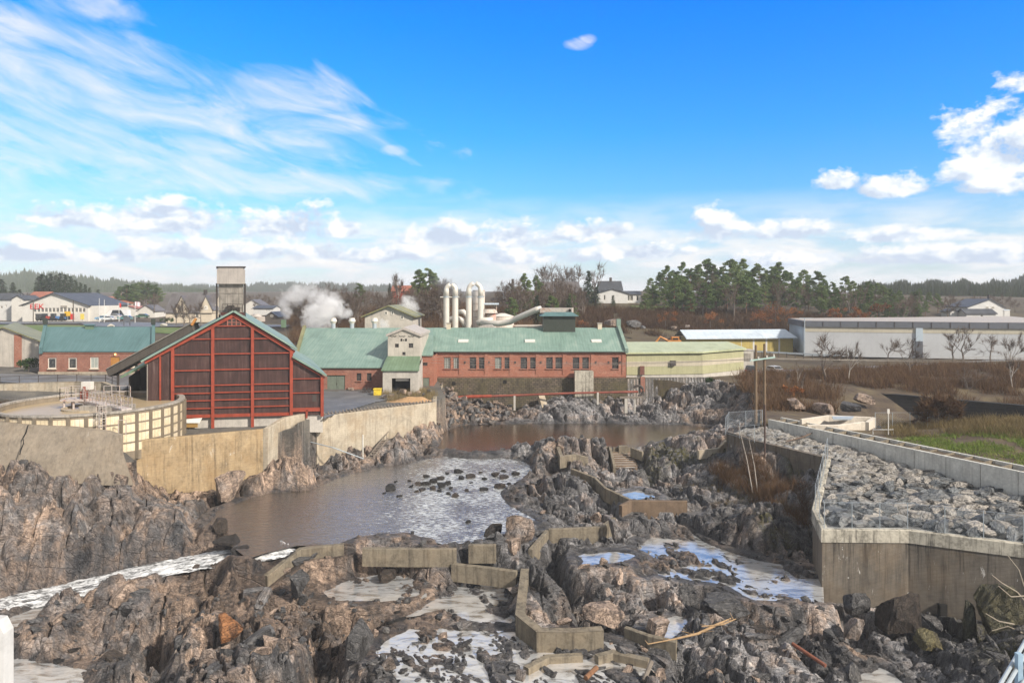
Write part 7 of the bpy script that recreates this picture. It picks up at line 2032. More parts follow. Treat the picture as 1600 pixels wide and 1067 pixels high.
pts = [(XW(505,92), 92), (XW(590,106), 106), (XW(640,112), 112), (XW(600,117), 117), (XW(505,116), 116)]
i_ = patch('yard_paving', pts, MAT['asphalt'], .1, 50)
# far ridges: forested hills with a toothed skyline
def ridge(name, Yr, prof, seed, mat, teeth, dens, label):
    r = np.random.default_rng(seed)
    px = np.linspace(prof[0][0], prof[-1][0], 260); top = np.interp(px, [p[0] for p in prof], [p[1] for p in prof])
    x = XW(px, Yr); zt = H-(top-HOR)/F*Yr+2*np.sin(px*.13+seed)
    vs = []; n = len(px)
    rows = [(0, 1.0), (-60, .78), (-140, .5), (-240, .2), (-330, -.2), (140, .7), (400, -.2)]
    order = sorted(rows)
    for dy, k in order: vs.append(np.c_[x*(Yr+dy)/Yr, np.full(n, Yr+dy), 14+(zt-14)*k])
    v = np.concatenate(vs); i = np.arange(n*len(order)).reshape(len(order), n)
    qd = np.stack([i[:-1,:-1], i[:-1,1:], i[1:,1:], i[1:,:-1]], -1).reshape(-1, 4)
    hill_ = tag(mesh_np('hill', v, qd, MAT['hillside'], smooth=True), kind='structure')
    # conifers all over it as one mass
    m = int(dens); u = r.uniform(0, n-1.01, m); dy = r.uniform(-300, 20, m)
    ii = u.astype(int); fx = u-ii
    X = (x[ii]*(1-fx)+x[ii+1]*fx); ZT = zt[ii]*(1-fx)+zt[ii+1]*fx
    k = np.interp(dy, [o[0] for o in order], [o[1] for o in order]); Z = 14+(ZT-14)*k-.5
    X = X*(Yr+dy)/Yr; Yv = Yr+dy
    hh = r.uniform(.6, 1.2, m)*teeth; w = hh*.24
    tri = []
    for a in (0, 1.05, 2.1):
        c, s = np.cos(a)*w, np.sin(a)*w
        tri.append(np.stack([np.c_[X-c, Yv-s, Z], np.c_[X+c, Yv+s, Z], np.c_[X, Yv, Z+hh]], 1).reshape(-1, 3))
    v = np.concatenate(tri)
    o = mesh_np('forest', v, np.arange(len(v)).reshape(-1, 3), mat); o['kind'] = 'stuff'; o['label'] = label
MAT['hillside'] = M('forest_floor', (.05, .045, .03), .95, .3, .01)
ridge('hill', 1150, [(-400,446),(0,439),(40,434),(110,441),(150,446),(210,452),(300,460),(340,470)], 3, MAT['spruce'], 15, 7000, 'hazy conifer forest on the far left hills')
ridge('hill', 1500, [(120,450),(200,450),(260,456),(330,455),(440,452),(520,452),(600,456),(720,462)], 5, MAT['spruce'], 16, 6000, 'hazy conifer forest on the low middle hills')
ridge('hill', 700, [(1340,462),(1480,458),(1540,461),(1590,453),(1700,444),(1900,440)], 7, MAT['spruce'], 13, 5000, 'hazy conifer forest behind the far right villa')
# ---------------------------------------------------------------- poles, cars, steam and small things
pl = thing('utility_pole', 'twin wooden utility poles with a pale green crossarm at the bank corner', 'utility pole', G(1188, 663, 5.8))
YP = G(1181, 662, 5.8)[1]
for px, top in ((1181, 539), (1194.5, 537)):
    x = XW(px, YP); m = MB(); m.cyl(x, YP, 5.5, zz(top, YP), .2, 10, .15); m.build('pole', M('pole_timber', (.17, .12, .075), .9, .35, 1, local=False), pl, world=True)
m = MB(); m.bar(P(1172, 563.5, YP-.2), P(1211, 558, YP-.2), .16); m.build('crossarm', M('verdigris_arm', (.4, .56, .5), .6), pl, world=True)
for px, py in ((1174,563.5),(1185,561),(1198,559),(1209,557)):
    m = MB(); g = P(px, py-2.2, YP-.2); m.cyl(g[0], g[1], g[2]-.2, g[2]+.12, .1, 8); m.build('insulator', MAT['white'], pl, world=True)
wires = thing('power_lines', 'thin power lines spanning from the twin poles across the hall front', 'cable', P(1188, 560, YP))
def cable(a, b, sag, r=.02):
    a, b = Vector(a), Vector(b); m = MB()
    m.tube([a.lerp(b, t_)-Vector((0, 0, sag*4*t_*(1-t_))) for t_ in np.linspace(0, 1, 17)], r, 4, cap=False); m.build('line', MAT['greyboard'], wires, world=True)
for i, px in enumerate((1174, 1185, 1209)):
    cable(P(px, 561-i, YP-.2), P(660, 556+5*i, 119), .8); cable(P(px, 561-i, YP-.2), P(1750, 545+6*i, 105), .6)
m = MB(); g = G(1195, 704, 4.9); m.cyl(g[0], g[1], 3.6, zz(632, g[1]), .1, 8)
tag(m.build('old_post', M('rusty_post', (.09, .06, .05), .9), recenter=True), 'short dark rusty post standing in the stone bank before the poles', 'post')
m = MB(); g = G(1388, 672, 7.0); m.cyl(g[0], g[1], 6.5, zz(640, g[1]), .06, 8); m.box(g[0]-.12, g[0]+.12, g[1]-.05, g[1]+.05, zz(646,g[1]), zz(639,g[1]))
tag(m.build('marker_post', MAT['white'], recenter=True), 'white topped marker post behind the flume', 'post')
# driftwood
def log(name, label, pts, r, mat, cat='log', branches=0):
    m = MB(); m.tube(pts, r if isinstance(r, list) else [r]*len(pts), 8)
    P0 = [Vector(p) for p in pts]
    for k in range(branches):
        i = rt.randrange(len(P0)-1); p = P0[i].lerp(P0[i+1], rt.random()); e = p+Vector((rt.gauss(0,.5), rt.gauss(0,.35), rt.uniform(.0, .4))); m.tube([p, e], [.035, .012], 5)
    return tag(m.build(name, mat, recenter=True), label, cat)
def rp(px, py, z, up=.1):
    g = G(px, py, z); return (g[0], g[1], max(z, rock_z(g[0], g[1]))+up)
MAT['drift'] = M('bleached_driftwood', (.36, .24, .13), .85, .35, 2, .3, 14)
log('driftwood', 'bleached driftwood branch with forks lying right of the zigzag wall', [rp(1012,1008,-2.3), rp(1050,1001,-2.2), rp(1090,994,-2.1,.2), rp(1120,982,-2.0,.3), rp(1142,972,-1.9,.3)], [.03,.06,.09,.1,.04], MAT['drift'], 'branch', 9)
log('driftwood', 'thin second driftwood branch across the forked one', [rp(1096,986,-2.0,.35), rp(1130,984,-2.0,.4), rp(1150,975,-1.9,.4)], [.03,.06,.03], MAT['drift'], 'branch', 3)
log('driftwood_log', 'short brown log end poking up at the bottom edge', [rp(915,1075,-3.3,.3), rp(932,1052,-3.0,.4)], .17, M('brown_log', (.2, .1, .05), .8, .3, 3), 'log')
log('driftwood_log', 'grey log end standing among the wet rocks at the bottom', [rp(1006,1068,-3.0,.2), rp(1018,1045,-2.6,.5)], .16, MAT['old'] if 'old' in MAT else MAT['timber'], 'log')
log('plank', 'reddish plank lying on the rocks at lower right', [rp(1238,1010,-2.5,.15), rp(1290,1042,-2.8,.1)], .13, M('red_plank', (.2, .075, .045), .85, .3, 3), 'plank')
log('driftwood', 'bundle of dark driftwood on the stone bank by the flume', [tuple(Vector(G(1228,695,5.3))+Vector((0,0,.35))), tuple(Vector(G(1255,688,5.5))+Vector((0,0,.4))), tuple(Vector(G(1280,678,5.7))+Vector((0,0,.5)))], [.05,.1,.04], M('dark_driftwood', (.13, .09, .065), .9), 'branch', 12)
# bridge rail beside the photographer
g = (-4.36, 6.0)
m = MB(); m.box(-4.95, XW(13.5, 6.0), 5.94, 6.06, 16.5, zz(985, 6)); m.extrude([Vector((-4.95, 5.94, zz(985,6))), Vector((XW(13.5,6), 5.94, zz(985,6))), Vector((XW(4,6), 5.94, zz(966,6))), Vector((-4.95, 5.94, zz(960,6)))], (0, .12, 0))
tag(m.build('white_post', M('chipped_white_paint', (.58, .57, .55), .6, .25, 2, streak=.25, local=False), recenter=True), 'chipped white painted post at the lower left corner', 'post')
root = thing('steel_handrail', 'galvanised steel handrail sloping down at the lower right corner', 'handrail', P(1580, 1060, 17))
for dx, dp in ((0, 0), (12, 0), (26, 14)):
    m = MB(); m.tube([P(1553+dx, 1085+dp, 16), P(1625+dx, 962+dp, 18)], .045, 8); m.build('rail', MAT['galv'], root, world=True)
m = MB(); m.bar(P(1592, 1080, 16.6), P(1592, 1020, 16.6), .12); m.build('rail_post', M('blue_grey_steel', (.3, .42, .52), .5), root, world=True)
# bare twigs growing on the big mossy rock
o = thing('rock_sapling', 'bare grey twiggy sapling in front of the huge mossy rock', 'sapling', G(1600, 1010, -1.5))
m = MB(); b0 = Vector(P(1625, 1000, 50))
for path in ([(1622,1000),(1590,985),(1575,978),(1550,985),(1545,990)], [(1620,960),(1590,925),(1565,910),(1550,898)], [(1625,940),(1600,915),(1592,890),(1575,868)], [(1618,1010),(1600,1000),(1582,980)], [(1612,930),(1580,932),(1560,915)], [(1585,975),(1560,970),(1540,958)]):
    m.tube([P(px, py, 48.5+.3*i) for i, (px, py) in enumerate(path)], [.05-.038*i/len(path) for i in range(len(path))], 5)
m.build('branches', MAT['palebark'], o, world=True)
# parked cars
CARW = M('car_window', (.02, .025, .03), .1, .2, 2, spec=.8); TYRE = M('tyre_rubber', (.02, .02, .02), .9, .2)
def car(label, px, py, Yc, col, rz=0.0, L_=4.4, W_=1.8, Hh=1.5, van=False, name='parked_car', cat='car', group=None, z=None):
    zc = zz(py, Yc) if z is None else z
    c = thing(name, label, cat, (XW(px, Yc), Yc, zc), rz, group)
    paint = M('paint_%d' % (int(col[0]*99)*10000+int(col[1]*99)*100+int(col[2]*99)), col, .3, .08, 1, spec=.6)
    prof = [(-L_/2,.35),(-L_/2,.8),(-L_/2+.15,.95),(-L_*.27,1.0 if not van else Hh*.9),(-L_*.14,Hh),(L_*.22 if not van else L_*.46,Hh),(L_*.4 if not van else L_*.49,1.02),(L_/2,.9),(L_/2,.35)]
    m = MB(); m.extrude([Vector((x, -W_/2, z_)) for x, z_ in prof], (0, W_, 0)); m.build('body', paint, c)
    g = MB()
    for s in (-1, 1):
        y = s*(W_/2+.006); g.add([(-L_*.24,y,1.02),(-L_*.14,y,Hh-.08),(L_*.21,y,Hh-.08),(L_*.36,y,1.02)], [(0,1,2,3)])
    g.add([(L_*.225,-W_*.42,Hh-.06),(L_*.225,W_*.42,Hh-.06),(L_*.41,W_*.45,1.06),(L_*.41,-W_*.45,1.06)], [(0,1,2,3)])
    for i in range(4): g.v[-4+i] = (g.v[-4+i][0]+.03, g.v[-4+i][1], g.v[-4+i][2]+.03)
    g.build('windows', CARW, c)
    for x in (-L_*.3, L_*.31):
        for s in (-1, 1):
            w = MB(); w.tube([(x, s*(W_/2-.2), .33), (x, s*(W_/2+.02), .33)], .33, 12); w = w.build('wheel', TYRE, c)
            h2 = MB(); h2.tube([(x, s*(W_/2+.021), .33), (x, s*(W_/2+.03), .33)], .19, 10); h2.build('rim', MAT['galv'], w)
    lm = MB(); lm.box(L_/2-.02, L_/2+.02, -W_*.45, -W_*.28, .68, .84); lm.build('tail_light', M('tail_red', (.45, .02, .02), .3), c)
    lm = MB(); lm.box(L_/2-.02, L_/2+.02, W_*.28, W_*.45, .68, .84); lm.build('tail_light', M('tail_red', (.45, .02, .02), .3), c)
    return c
car('silver hatchback seen from behind on the road below the mustard shed', 1208, 582.5, 149, (.62, .64, .66), -math.pi/2+.35)
car('dark blue car parked against the small white block', 1174, 583, 146.5, (.03, .045, .07), -math.pi/2-.5, 4.6, 1.85, 1.6)
for px, py, Yc, col, rz, lb_ in ((196,500,236,(.12,.3,.3),.1,'teal car on the forecourt behind the dark board'), (168,501,238,(.6,.62,.62),.2,'pale grey car on the forecourt near the service building'), (180,497,245,(.5,.5,.5),.0,'grey estate car beside the white coach'), (222,497,246,(.05,.12,.08),.1,'dark green car right of the dark board'), (160,500,243,(.15,.3,.45),.3,'blue pickup at the service building corner')):
    car(lb_, px, py, Yc, col, rz, group='cars on the forecourt')
car('white coach parked behind the forecourt cars', 184, 497, 255, (.7, .7, .7), 0, 8.5, 2.4, 3.0, True, 'parked_coach', 'coach')
# tractors and stock at the service building
for px, col, lb_ in ((66, (.05,.05,.05), 'black implement stack under the red sign'), (80, (.4,.06,.04), 'red machine in front of the glazed bays'), (95, (.08,.2,.42), 'blue tractor in front of the glazed bays')):
    c = thing('farm_tractor', lb_, 'tractor', (XW(px, 245), 245, zz(501.5, 245)))
    m = MB(); m.box(-1.6, .2, -.5, .5, .7, 1.7); m.box(.2, 1.5, -.7, .7, .7, 1.3); m.build('body', M('tractor_%s' % lb_.split()[0], col, .5), c)
    m = MB(); m.box(.2, 1.4, -.7, .7, 1.3, 2.6); m.build('cab', CARW, c)
    for x, r_2 in ((-1.1, .5), (.9, .85)):
        for s in (-1, 1): m = MB(); m.tube([(x, s*.7, r_2), (x, s*1.0, r_2)], r_2, 12); m.build('wheel', TYRE, c)
for px, col, lb_ in ((105.5, (.7,.42,.03), 'yellow sign on a post before the service building'), (113, (.6,.05,.04), 'red pump box before the service building'), (128.5, (.7,.55,.1), 'yellow panel before the service building')):
    c = thing('forecourt_sign', lb_, 'sign', (XW(px, 246), 246, zz(501, 246)))
    m = MB(); z0_ = 1.0 if px < 110 else 0; m.cbox(0, 0, z0_+1.4, 1.2 if px > 110 else 2.0, .3, 1.6 if px < 110 else 2.0); m.build('panel', M('sign_%d' % px, col, .5), c)
    m = MB(); m.cbox(0, .1, .5, .15, .15, 1.2); m.build('post', MAT['galv'], c)
bd = thing('dark_board', 'dark notice board on two legs at the edge of the terrace', 'sign board', P(198, 508, 200))
m = MB(); a, b = P(193, 503, 200), P(203.5, 495, 200); m.box(a[0], b[0], 199.9, 200.1, a[2], b[2]); m.build('board', MAT['fascia'], bd, world=True)
for px in (193.6, 203): m = MB(); a = P(px, 509, 200); m.bar(a, (a[0], a[1], zz(503,200)), .12); m.build('leg', MAT['iron'], bd, world=True)
for px, py, top, col, lb_ in ((211, 503, 471, (.75,.6,.62), 'flagpole flying a pale pink flag'), (186, 500, 473, (.65,.06,.05), 'flagpole with a limp red flag'), (155, 501, 466, None, 'bare white flagpole near the service building'), (163, 501, 468, None, 'second bare flagpole right of the first'), (200, 497, 472, None, 'thin white mast behind the notice board')):
    Yf = 232; f = thing('flagpole', lb_, 'flagpole', P(px, py, Yf))
    m = MB(); a = P(px, py, Yf); m.cyl(a[0], a[1], a[2]-.5, zz(top, Yf), .11, 8, .07); m.build('pole', MAT['whitewood'], f, world=True)
    if col:
        m = MB(); n_ = 8; W_ = 1.9 if px > 200 else .8; zt = zz(top, Yf)-.1
        vs = []; 
        for k in range(n_+1):
            x = a[0]+W_*k/n_; yv = a[1]+.15*math.sin(k*1.3); vs += [(x, yv, zt-.02*k), (x, yv, zt-1.35-.04*k)]
        m.add(vs, [(2*k, 2*k+2, 2*k+3, 2*k+1) for k in range(n_)]); m.build('flag', M('flag_%d' % px, col, .8), f, world=True)
for px, py, lb_ in ((173, 510.5, 'white boulder beside the road on the left terrace'), (256, 509.5, 'white boulder on the grass near the brick wall')):
    g = P(px, py, 190 if px < 200 else 184); put('marker_boulder', boulder_mesh('marker_boulder', int(px), 2.2, 1.4, 1.0, MAT['whiterender'], 7, 6), g[0], g[1], g[2]-.1, 0, 0, .3, 1.0, lb_, 'boulder')
fl_ = thing('terrace_pole', 'tall timber pole in front of the service building gable', 'utility pole', P(114.5, 503, 240))
m = MB(); a = P(114.5, 503, 240); m.cyl(a[0], a[1], a[2]-.5, zz(469, 240), .16, 8); m.build('pole', MAT['conveyor'], fl_, world=True)
m = MB(); a = P(52, 503, 240); m.cyl(a[0], a[1], a[2]-.5, zz(468, 240), .14, 8); tag(m.build('lamp_post', MAT['conveyor'], recenter=True), 'slim pole in front of the left end of the service building', 'lamp post')
# rusty tank trailer right of the hopper tower
tt = thing('tank_trailer', 'cream and rust tank on a stand right of the hopper tower', 'tank', P(401, 510, 170))
m = MB(); a, b = P(391,502.5,170), P(412,495,170); m.box(a[0], b[0], 169, 171, a[2], b[2]); m.build('body', MAT['rust'], tt, world=True)
m = MB(); c = P(401,493,170); m.cyl(c[0], c[1], b[2], c[2]+.4, 1.4, 14, .7); m.build('dome', MAT['greysheet'], tt, world=True)
for px in (393, 410): m = MB(); a = P(px,510,170); m.bar((a[0],170,a[2]-1), (a[0],170,zz(502.5,170)), .2); m.build('leg', MAT['iron'], tt, world=True)
# small yard things
m = MB(); g = G(590, 617, 6.1); m.cbox(g[0], g[1], g[2]+.45, 1.1, .9, .9); m.cbox(g[0], g[1], g[2]+.98, 1.25, 1.05, .14)
tag(m.build('grit_bin', M('bright_yellow_plastic', (.75, .55, .04), .5), recenter=True), 'bright yellow grit bin in the yard before the workshop porch', 'bin')
for i, px in enumerate((569, 577)):
    m = MB(); g = G(px, 614, 6.1); m.cbox(g[0], g[1], g[2]+.35, .5, .5, .7); m.cbox(g[0], g[1], g[2]+.75, .6, .6, .08)
    tag(m.build('concrete_block', MAT['iron'], recenter=True), ['left of two dark blocks before the workshop windows', 'right of two dark blocks before the workshop windows'][i], 'block')
for i, (px, py, s) in enumerate(((548,610,1.2),(612,620,.9),(628,616,1.3),(640,618,.8),(655,614,1.0),(672,613,1.1),(662,619,.9),(598,622,.8))):
    g = G(px, py, 6.1); put('yard_stone', lb[i % 12], g[0], g[1], 6.0, .2, .1, i, s, 'pale stone lying along the yard edge by the workshop', 'stone', 'stones along the yard edge')
m = MB(); 
for k in range(5):
    pass
gp = thing('sand_heap', 'orange heap of sand behind the quay edge', 'sand heap', G(640, 626, 6.0))
rv = np.random.default_rng(9); n = 40; gx_, gy_ = np.meshgrid(np.linspace(-3.4, 3.4, n), np.linspace(-1.6, 1.6, n))
hz = .7*np.exp(-((gx_/1.8)**2+(gy_/.8)**2))+.45*np.exp(-(((gx_-2.0)/.9)**2+(gy_/.9)**2))+.08*fbm(gx_*2, gy_*2, 4)-.12
i = np.arange(n*n).reshape(n, n); qd = np.stack([i[:-1,:-1], i[:-1,1:], i[1:,1:], i[1:,:-1]], -1).reshape(-1, 4)
mesh_np('heap', np.c_[gx_.ravel(), gy_.ravel(), hz.ravel()], qd, M('orange_sand', (.4, .25, .13), .95, .2, 2, .4, 10), gp, True)
# excavator glimpsed behind the yellow shed, earth heap
ex = thing('excavator', 'orange excavator half hidden behind the yellow shed roof', 'excavator', P(1048, 536, 168))
m = MB(); a = P(1042, 534, 168); m.box(a[0], a[0]+3.2, 167, 169, a[2]-1.5, a[2]+.4); m.build('body', M('excavator_orange', (.6, .25, .06), .5), ex, world=True)
m = MB(); m.box(a[0]+1.0, a[0]+2.7, 166.9, 168.4, a[2]+.4, zz(526,168)); cb_ = m.build('cab', M('excavator_orange', (.6, .25, .06), .5), ex, world=True)
m = MB(); m.box(a[0]+1.2, a[0]+2.5, 166.8, 166.89, a[2]+.6, zz(527.5,168)); o = m.build('cab_glass', CARW, ex, world=True)
m = MB(); m.tube([(a[0]+.4,168,a[2]+.2), (a[0]-1.6,168,a[2]+1.2), (a[0]-2.8,168,a[2]-.3)], .25, 6); m.build('boom', M('excavator_orange', (.6, .25, .06), .5), ex, world=True)
# rock knobs on the brown slope and the far cliff
for i, (px, py, Yk, w_) in enumerate(((955,508,190,26),(990,510,190,26),(1005,512,189,14),(1052,513,195,12),(1075,510,195,10),(1420,505,208,14),(1245,640,100,46),(1290,645,98,44),(1330,640,100,34),(1350,628,108,36))):
    k = w_*Yk/F; g = P(px, py, Yk)
    put('rock_outcrop', boulder_mesh('rock_outcrop', 600+i, k, k*.7, k*.55, MAT['boulder'], 9, 8, .04), g[0], g[1], g[2]-.3, 0, 0, i*.7, 1.0,
        ['grey rock knob in the brown slope above the hall end', 'second grey rock knob right of the hall gable', 'small rock between the knobs above the hall end', 'rock on the slope left of the mustard shed', 'small rock just left of the mustard shed ridge', 'low rock above the warehouse fascia', 'grey outcrop behind the twin poles', 'grey outcrop at the head of the flume basin', 'outcrop right of the flume basin', 'pale outcrop at the left end of the black wall'][i], 'rock')
# guard rail by the mustard shed
gr = thing('guard_rail', 'steel guard rail along the road edge before the mustard shed and warehouse', 'guard rail', P(1200, 552, 170))
a, b = Vector(P(1165, 548, 176)), Vector(P(1310, 556, 168)); m = MB(); m.bar(a, b, .1, .4); m.build('beam', MAT['galv'], gr, world=True)
for k in range(12): p = a.lerp(b, k/11); m = MB(); m.bar(p-Vector((0,0,1.2)), p, .15); m.build('post', MAT['iron'], gr, world=True)
# ---- steam
def steam(label, lobes, dens, scale, name='steam_plume', col=(1, 1, 1)):
    """lobes = (px, py, Y, radius m); one closed lumpy hull filled with uneven vapour"""
    C_ = np.array([P(px, py, Yq) for px, py, Yq, _ in lobes]); R = np.array([r for *_, r in lobes])
    m = bpy.data.materials.new(name); t = NT(m); p = t.pos()
    n = t.noise(p, scale, 5, .62, .6)
    d = None
    for c, r in zip(C_, R):
        q_ = t.vmath('SUBTRACT', p, tuple(c)); ln = t.n('ShaderNodeVectorMath', operation='LENGTH'); t.l(q_, ln.inputs[0])
        s = t.math('SUBTRACT', 1.0, t.math('DIVIDE', ln.outputs['Value'], float(r)))
        d = s if d is None else t.math('MAXIMUM', d, s)
    f = t.ramp(t.math('ADD', t.math('MULTIPLY', d, .9), t.math('MULTIPLY', t.math('SUBTRACT', n, .5), 2.2)), [(.08, 0.0), (.7, 1.0)])
    v = t.n('ShaderNodeVolumePrincipled'); v.inputs['Color'].default_value = c4(col); v.inputs['Anisotropy'].default_value = 0.0
    t.l(t.math('MULTIPLY', f, dens), v.inputs['Density'])
    o = t.n('ShaderNodeOutputMaterial'); t.l(v.outputs[0], o.inputs['Volume'])
    lo = (C_-R[:,None]*1.05).min(0); hi = (C_+R[:,None]*1.05).max(0)
    mb = MB(); mb.box(0, hi[0]-lo[0], 0, hi[1]-lo[1], 0, hi[2]-lo[2])
    ob = mb.build(name, m); ob.location = lo
    m.cycles.volume_step_rate = 1.0 if hasattr(m, 'cycles') else 1
    tag(ob, label, 'steam', 'steam from the mill'); ob['kind'] = 'stuff'
    return ob
steam('dense white steam cloud billowing above the workshop ridge', [(497,498,150,3.6),(508,487,150,3.2),(490,490,150,2.6),(520,480,151,2.6),(530,487,151,2.2),(540,490,151,1.6)], 1.0, .5)
steam('thin curling steam trail left of the dense steam cloud', [(447,485,152,1.8),(444,472,152,2.2),(455,464,152,2.6),(470,459,153,2.8),(486,460,153,2.6),(502,466,153,2.6),(520,470,153,2.4),(448,494,152,1.0)], .45, .55)
steam('small white puff right of the grey gabled building', [(640,478,158,2.4),(645,486,158,1.4),(636,470,158,1.6)], .9, .6)
steam('faint bluish vapour drifting above the bent ducts', [(715,440,152,4),(735,425,152,6),(720,415,152,6),(750,412,152,6),(690,440,152,3),(740,448,152,4)], .05, .3, col=(.75, .85, .95))
steam('tiny steam wisp at the workshop ridge before the grey gabled building', [(600,507,141,1.4),(597,503,141,1.0)], .7, .8)
# ---- air
mh = bpy.data.materials.new('haze'); t = NT(mh); v = t.n('ShaderNodeVolumePrincipled'); v.inputs['Density'].default_value = .0003; v.inputs['Color'].default_value = (.93, .96, 1, 1); v.inputs['Anisotropy'].default_value = 0.0
o = t.n('ShaderNodeOutputMaterial'); t.l(v.outputs[0], o.inputs['Volume'])
hz_ = MB(); hz_.box(-2900, 2900, -60, 2900, -14, 66); hz_ = hz_.build('haze', mh); hz_['kind'] = 'stuff'
# ---------------------------------------------------------------- light, sky, camera
SUN_EL, SUN_AZ = math.radians(34), math.radians(130)       # azimuth clockwise from +Y: behind the camera, to the right
sd = Vector((math.sin(SUN_AZ)*math.cos(SUN_EL), math.cos(SUN_AZ)*math.cos(SUN_EL), math.sin(SUN_EL)))
sl = bpy.data.lights.new('sun', 'SUN'); sl.energy = 4.6; sl.angle = math.radians(4); sl.color = (1.0, .91, .8)
so = bpy.data.objects.new('sun', sl); COL.objects.link(so)
so.rotation_euler = sd.to_track_quat('Z', 'Y').to_euler(); so.location = (40, -40, 120)

w = bpy.data.worlds.new('World'); SC.world = w
t = NT(w)
geo = t.n('ShaderNodeTexCoord').outputs['Generated']
sky = t.n('ShaderNodeTexSky', sky_type='NISHITA'); sky.sun_disc = False
sky.sun_elevation = SUN_EL; sky.sun_rotation = SUN_AZ; sky.altitude = 50; sky.air_density = 1.0; sky.dust_density = .6; sky.ozone_density = 1.6
sep = t.n('ShaderNodeSeparateXYZ'); t.l(geo, sep.inputs[0])
x, y, z = sep.outputs
az = t.math('ARCTAN2', x, y)                   # radians from straight ahead, right positive
el = t.math('ARCSINE', z)
# --- clear sky: the Nishita sky, graded a little deeper overhead and paler at the horizon
grade = t.ramp(t.math('MULTIPLY', el, 1/.8, clamp=True), [(0, (1.0, 1.05, 1.1)), (.12, (.6, 1.02, 1.4)), (.17, (.4, .99, 1.5)), (.28, (.16, .97, 1.75)), (.46, (.0, .93, 2.3)), (1, (.0, .7, 2.0))])
clear = t.mix(1.0, sky.outputs[0], grade, 'MULTIPLY')
SKYK = 7.5
def comb(a, b, c=0.0):
    n = t.n('ShaderNodeCombineXYZ'); t.val(a, n.inputs[0]); t.val(b, n.inputs[1]); t.val(c, n.inputs[2]); return n.outputs[0]
def A_(px): return math.atan((px-800)/F)
def E_(px, py): return math.atan((HOR-py)/F*math.cos(A_(px)))
def blob(px, py, rx, ry, flat=False):
    """soft elliptical lobe in azimuth / elevation"""
    a0, e0 = A_(px), E_(px, py); ra = rx/F; re = ry/F
    da = t.math('DIVIDE', t.math('SUBTRACT', az, a0), ra); de = t.math('DIVIDE', t.math('SUBTRACT', el, e0), re)
    if flat: de = t.math('MAXIMUM', de, t.math('MULTIPLY', de, -2.2))
    r = t.math('SQRT', t.math('ADD', t.math('MULTIPLY', da, da), t.math('MULTIPLY', de, de)))
    return t.math('SUBTRACT', 1.0, r)
# cumulus
uvc = comb(az, t.math('MULTIPLY', el, 1.5))
cn = t.noise(uvc, 17, 9, .58, .15); cn2 = t.noise(uvc, 60, 5, .6)
puff = t.math('ADD', t.math('MULTIPLY', t.math('SUBTRACT', cn, .5), 2.5), t.math('MULTIPLY', t.math('SUBTRACT', cn2, .5), .75))
lobes = [(80,392,130,16),(330,388,150,18),(560,395,130,16),(820,398,150,16),(1000,392,100,14),(1250,402,160,14),(1500,398,130,14),(100,338,60,20),(255,338,105,30),(265,325,55,24),(440,345,80,30),(540,352,32,20),(690,362,70,24),(800,366,75,24),(910,362,60,18),(950,355,40,14),
         (1120,348,58,30),(1230,358,50,16),(1310,282,42,18),(1385,290,52,15),(1568,228,72,60),(1555,288,70,13),(1650,190,75,70),(1400,365,90,12)]
mx = None; bd = None
for L in lobes:
    bb = blob(L[0], L[1]+L[3]*.4, L[2]*1.15, L[3]*1.5, True)
    dv = t.math('DIVIDE', t.math('SUBTRACT', el, E_(L[0], L[1])), L[3]/F)
    bd = dv if bd is None else t.math('ADD', bd, t.math('MULTIPLY', t.math('GREATER_THAN', bb, mx), t.math('SUBTRACT', dv, bd)))
    mx = bb if mx is None else t.math('MAXIMUM', mx, bb)
cum = t.math('ADD', t.math('MULTIPLY', mx, .9), puff)
cmask = t.ramp(cum, [(.1, 0.0), (.46, 1.0)])
# shade the cloud from below: sample the same billows a little lower
uvs = comb(t.math('ADD', az, .012), t.math('ADD', t.math('MULTIPLY', el, 1.5), .022))
cs = t.noise(uvs, 17, 6, .55, .15)
shade = t.math('SUBTRACT', cn, cs)
ccol = t.ramp(t.math('ADD', t.math('ADD', t.math('MULTIPLY', shade, 2.8), .47), t.math('MULTIPLY', bd, .22, clamp=False)), [(.22, (.58, .68, .84)), (.46, (.78, .86, .96)), (.7, (1.0, 1.0, 1.0))])
# low bank of haze and stratocumulus above the horizon
bank = t.noise(comb(t.math('MULTIPLY', az, 1.0), t.math('MULTIPLY', el, 4.0)), 9, 8, .6, .3)
bmask = t.math('MULTIPLY', t.ramp(t.math('MULTIPLY', el, 1.0), [(0, 1.0), (.06, 1.0), (.09, .75), (.115, .35), (.145, 0.0)]), t.ramp(bank, [(.34, .42), (.55, 1.0)]))
bcol = t.ramp(bank, [(.38, (.66, .82, .98)), (.52, (.84, .91, .98)), (.64, (1.0, 1.0, 1.0))])
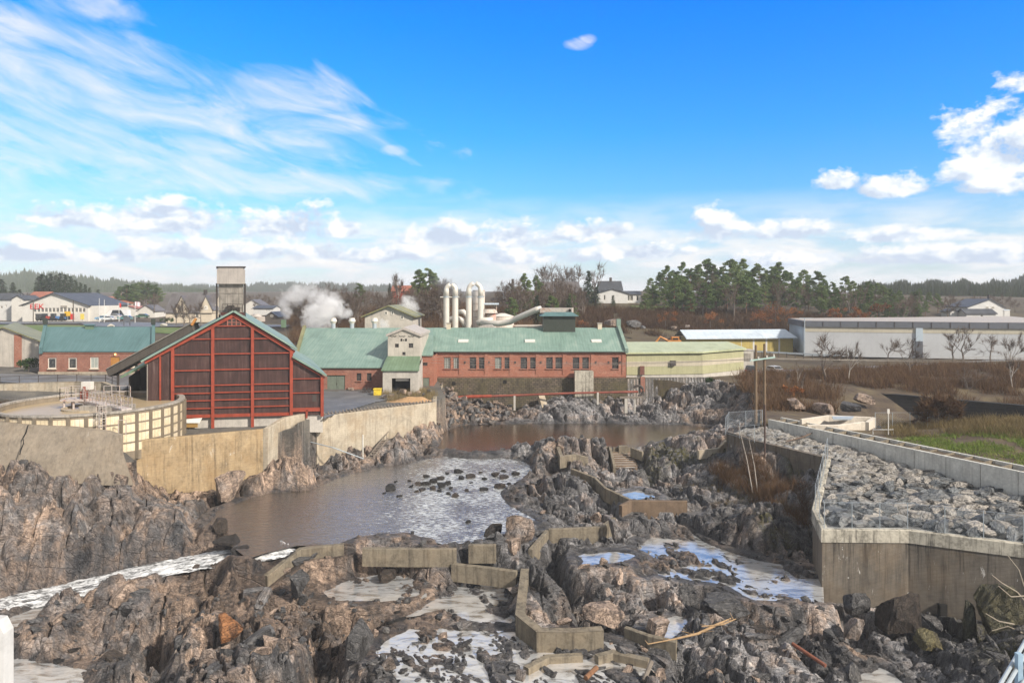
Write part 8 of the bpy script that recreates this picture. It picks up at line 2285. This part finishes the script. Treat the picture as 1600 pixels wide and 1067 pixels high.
# cirrus, streaming from the upper left
ca, sa = math.cos(.30), math.sin(.30)
cu_ = t.math('ADD', t.math('MULTIPLY', az, ca), t.math('MULTIPLY', el, -sa))
cv_ = t.math('ADD', t.math('MULTIPLY', az, sa), t.math('MULTIPLY', el, ca))
ci = t.noise(comb(t.math('MULTIPLY', cu_, 2.2), t.math('MULTIPLY', cv_, 7)), 2.6, 9, .6, 1.1)
cf = t.noise(comb(t.math('MULTIPLY', cu_, 9), t.math('MULTIPLY', cv_, 42)), 2.2, 6, .65, .6)
reg = None
for L in [(60,170,420,120),(280,200,330,70),(430,285,330,26),(200,250,330,50),(440,150,130,46),(520,195,70,24),(615,235,26,10),(902,70,24,10),(918,62,16,8),(140,10,90,28),(100,90,200,60)]:
    bb = blob(*L); reg = bb if reg is None else t.math('MAXIMUM', reg, bb)
reg = t.ramp(t.math('ADD', reg, t.math('MULTIPLY', t.math('SUBTRACT', ci, .5), 1.6)), [(.0, 0.0), (.6, 1.0)])
veil = t.math('MULTIPLY', t.ramp(el, [(.40, 0.0), (.5, 1.0)]), .9)          # thin high cloud overhead, above the picture
cir = t.math('ADD', t.math('MULTIPLY', ci, .78), t.math('MULTIPLY', cf, .22))
cimask = t.math('MULTIPLY', t.ramp(cir, [(.32, 0.0), (.7, .85)]), t.math('MAXIMUM', reg, veil))
c = t.mix(cimask, clear, (SKYK*1.02, SKYK*1.0, SKYK*.98))
bnk = t.vmath('SCALE', bcol); bnk.node.inputs['Scale'].default_value = SKYK*1.02
c = t.mix(bmask, c, bnk)
cc = t.vmath('SCALE', ccol); cc.node.inputs['Scale'].default_value = SKYK*1.08
c = t.mix(cmask, c, cc)
# away from the picture, overhead and behind the camera, the sky was pale overcast
behind = t.ramp(t.math('ABSOLUTE', az), [(0, 0.0), (.86, 0.0), (1.0, 1.0)])
over = t.ramp(el, [(.395, 0.0), (.46, 1.0)])
ov = t.ramp(ci, [(.3, (.62, .63, .64)), (.5, (.8, .8, .79)), (.7, (1.0, .99, .97))])
ovs = t.vmath('SCALE', ov); ovs.node.inputs['Scale'].default_value = SKYK*.72
c = t.mix(t.math('MULTIPLY', t.math('MAXIMUM', behind, over), .9), c, ovs)
bg = t.n('ShaderNodeBackground'); t.l(c, bg.inputs[0]); bg.inputs[1].default_value = .1
o = t.n('ShaderNodeOutputWorld'); t.l(bg.outputs[0], o.inputs[0])

cam = bpy.data.cameras.new('camera'); cam.lens = 36*F/1600; cam.sensor_width = 36
cam.shift_y = -(533.5-HOR)/1600; cam.clip_end = 6000; cam.clip_start = .2
co = bpy.data.objects.new('camera', cam); COL.objects.link(co)
co.location = (0, 0, H); co.rotation_euler = (math.radians(90), 0, 0)
SC.camera = co
SC.view_settings.view_transform = 'Standard'; SC.view_settings.look = 'None'
SC.view_settings.exposure = 0.42; SC.view_settings.gamma = 1.0
SC.cycles.max_bounces = 6; SC.cycles.transparent_max_bounces = 12; SC.cycles.volume_bounces = 3
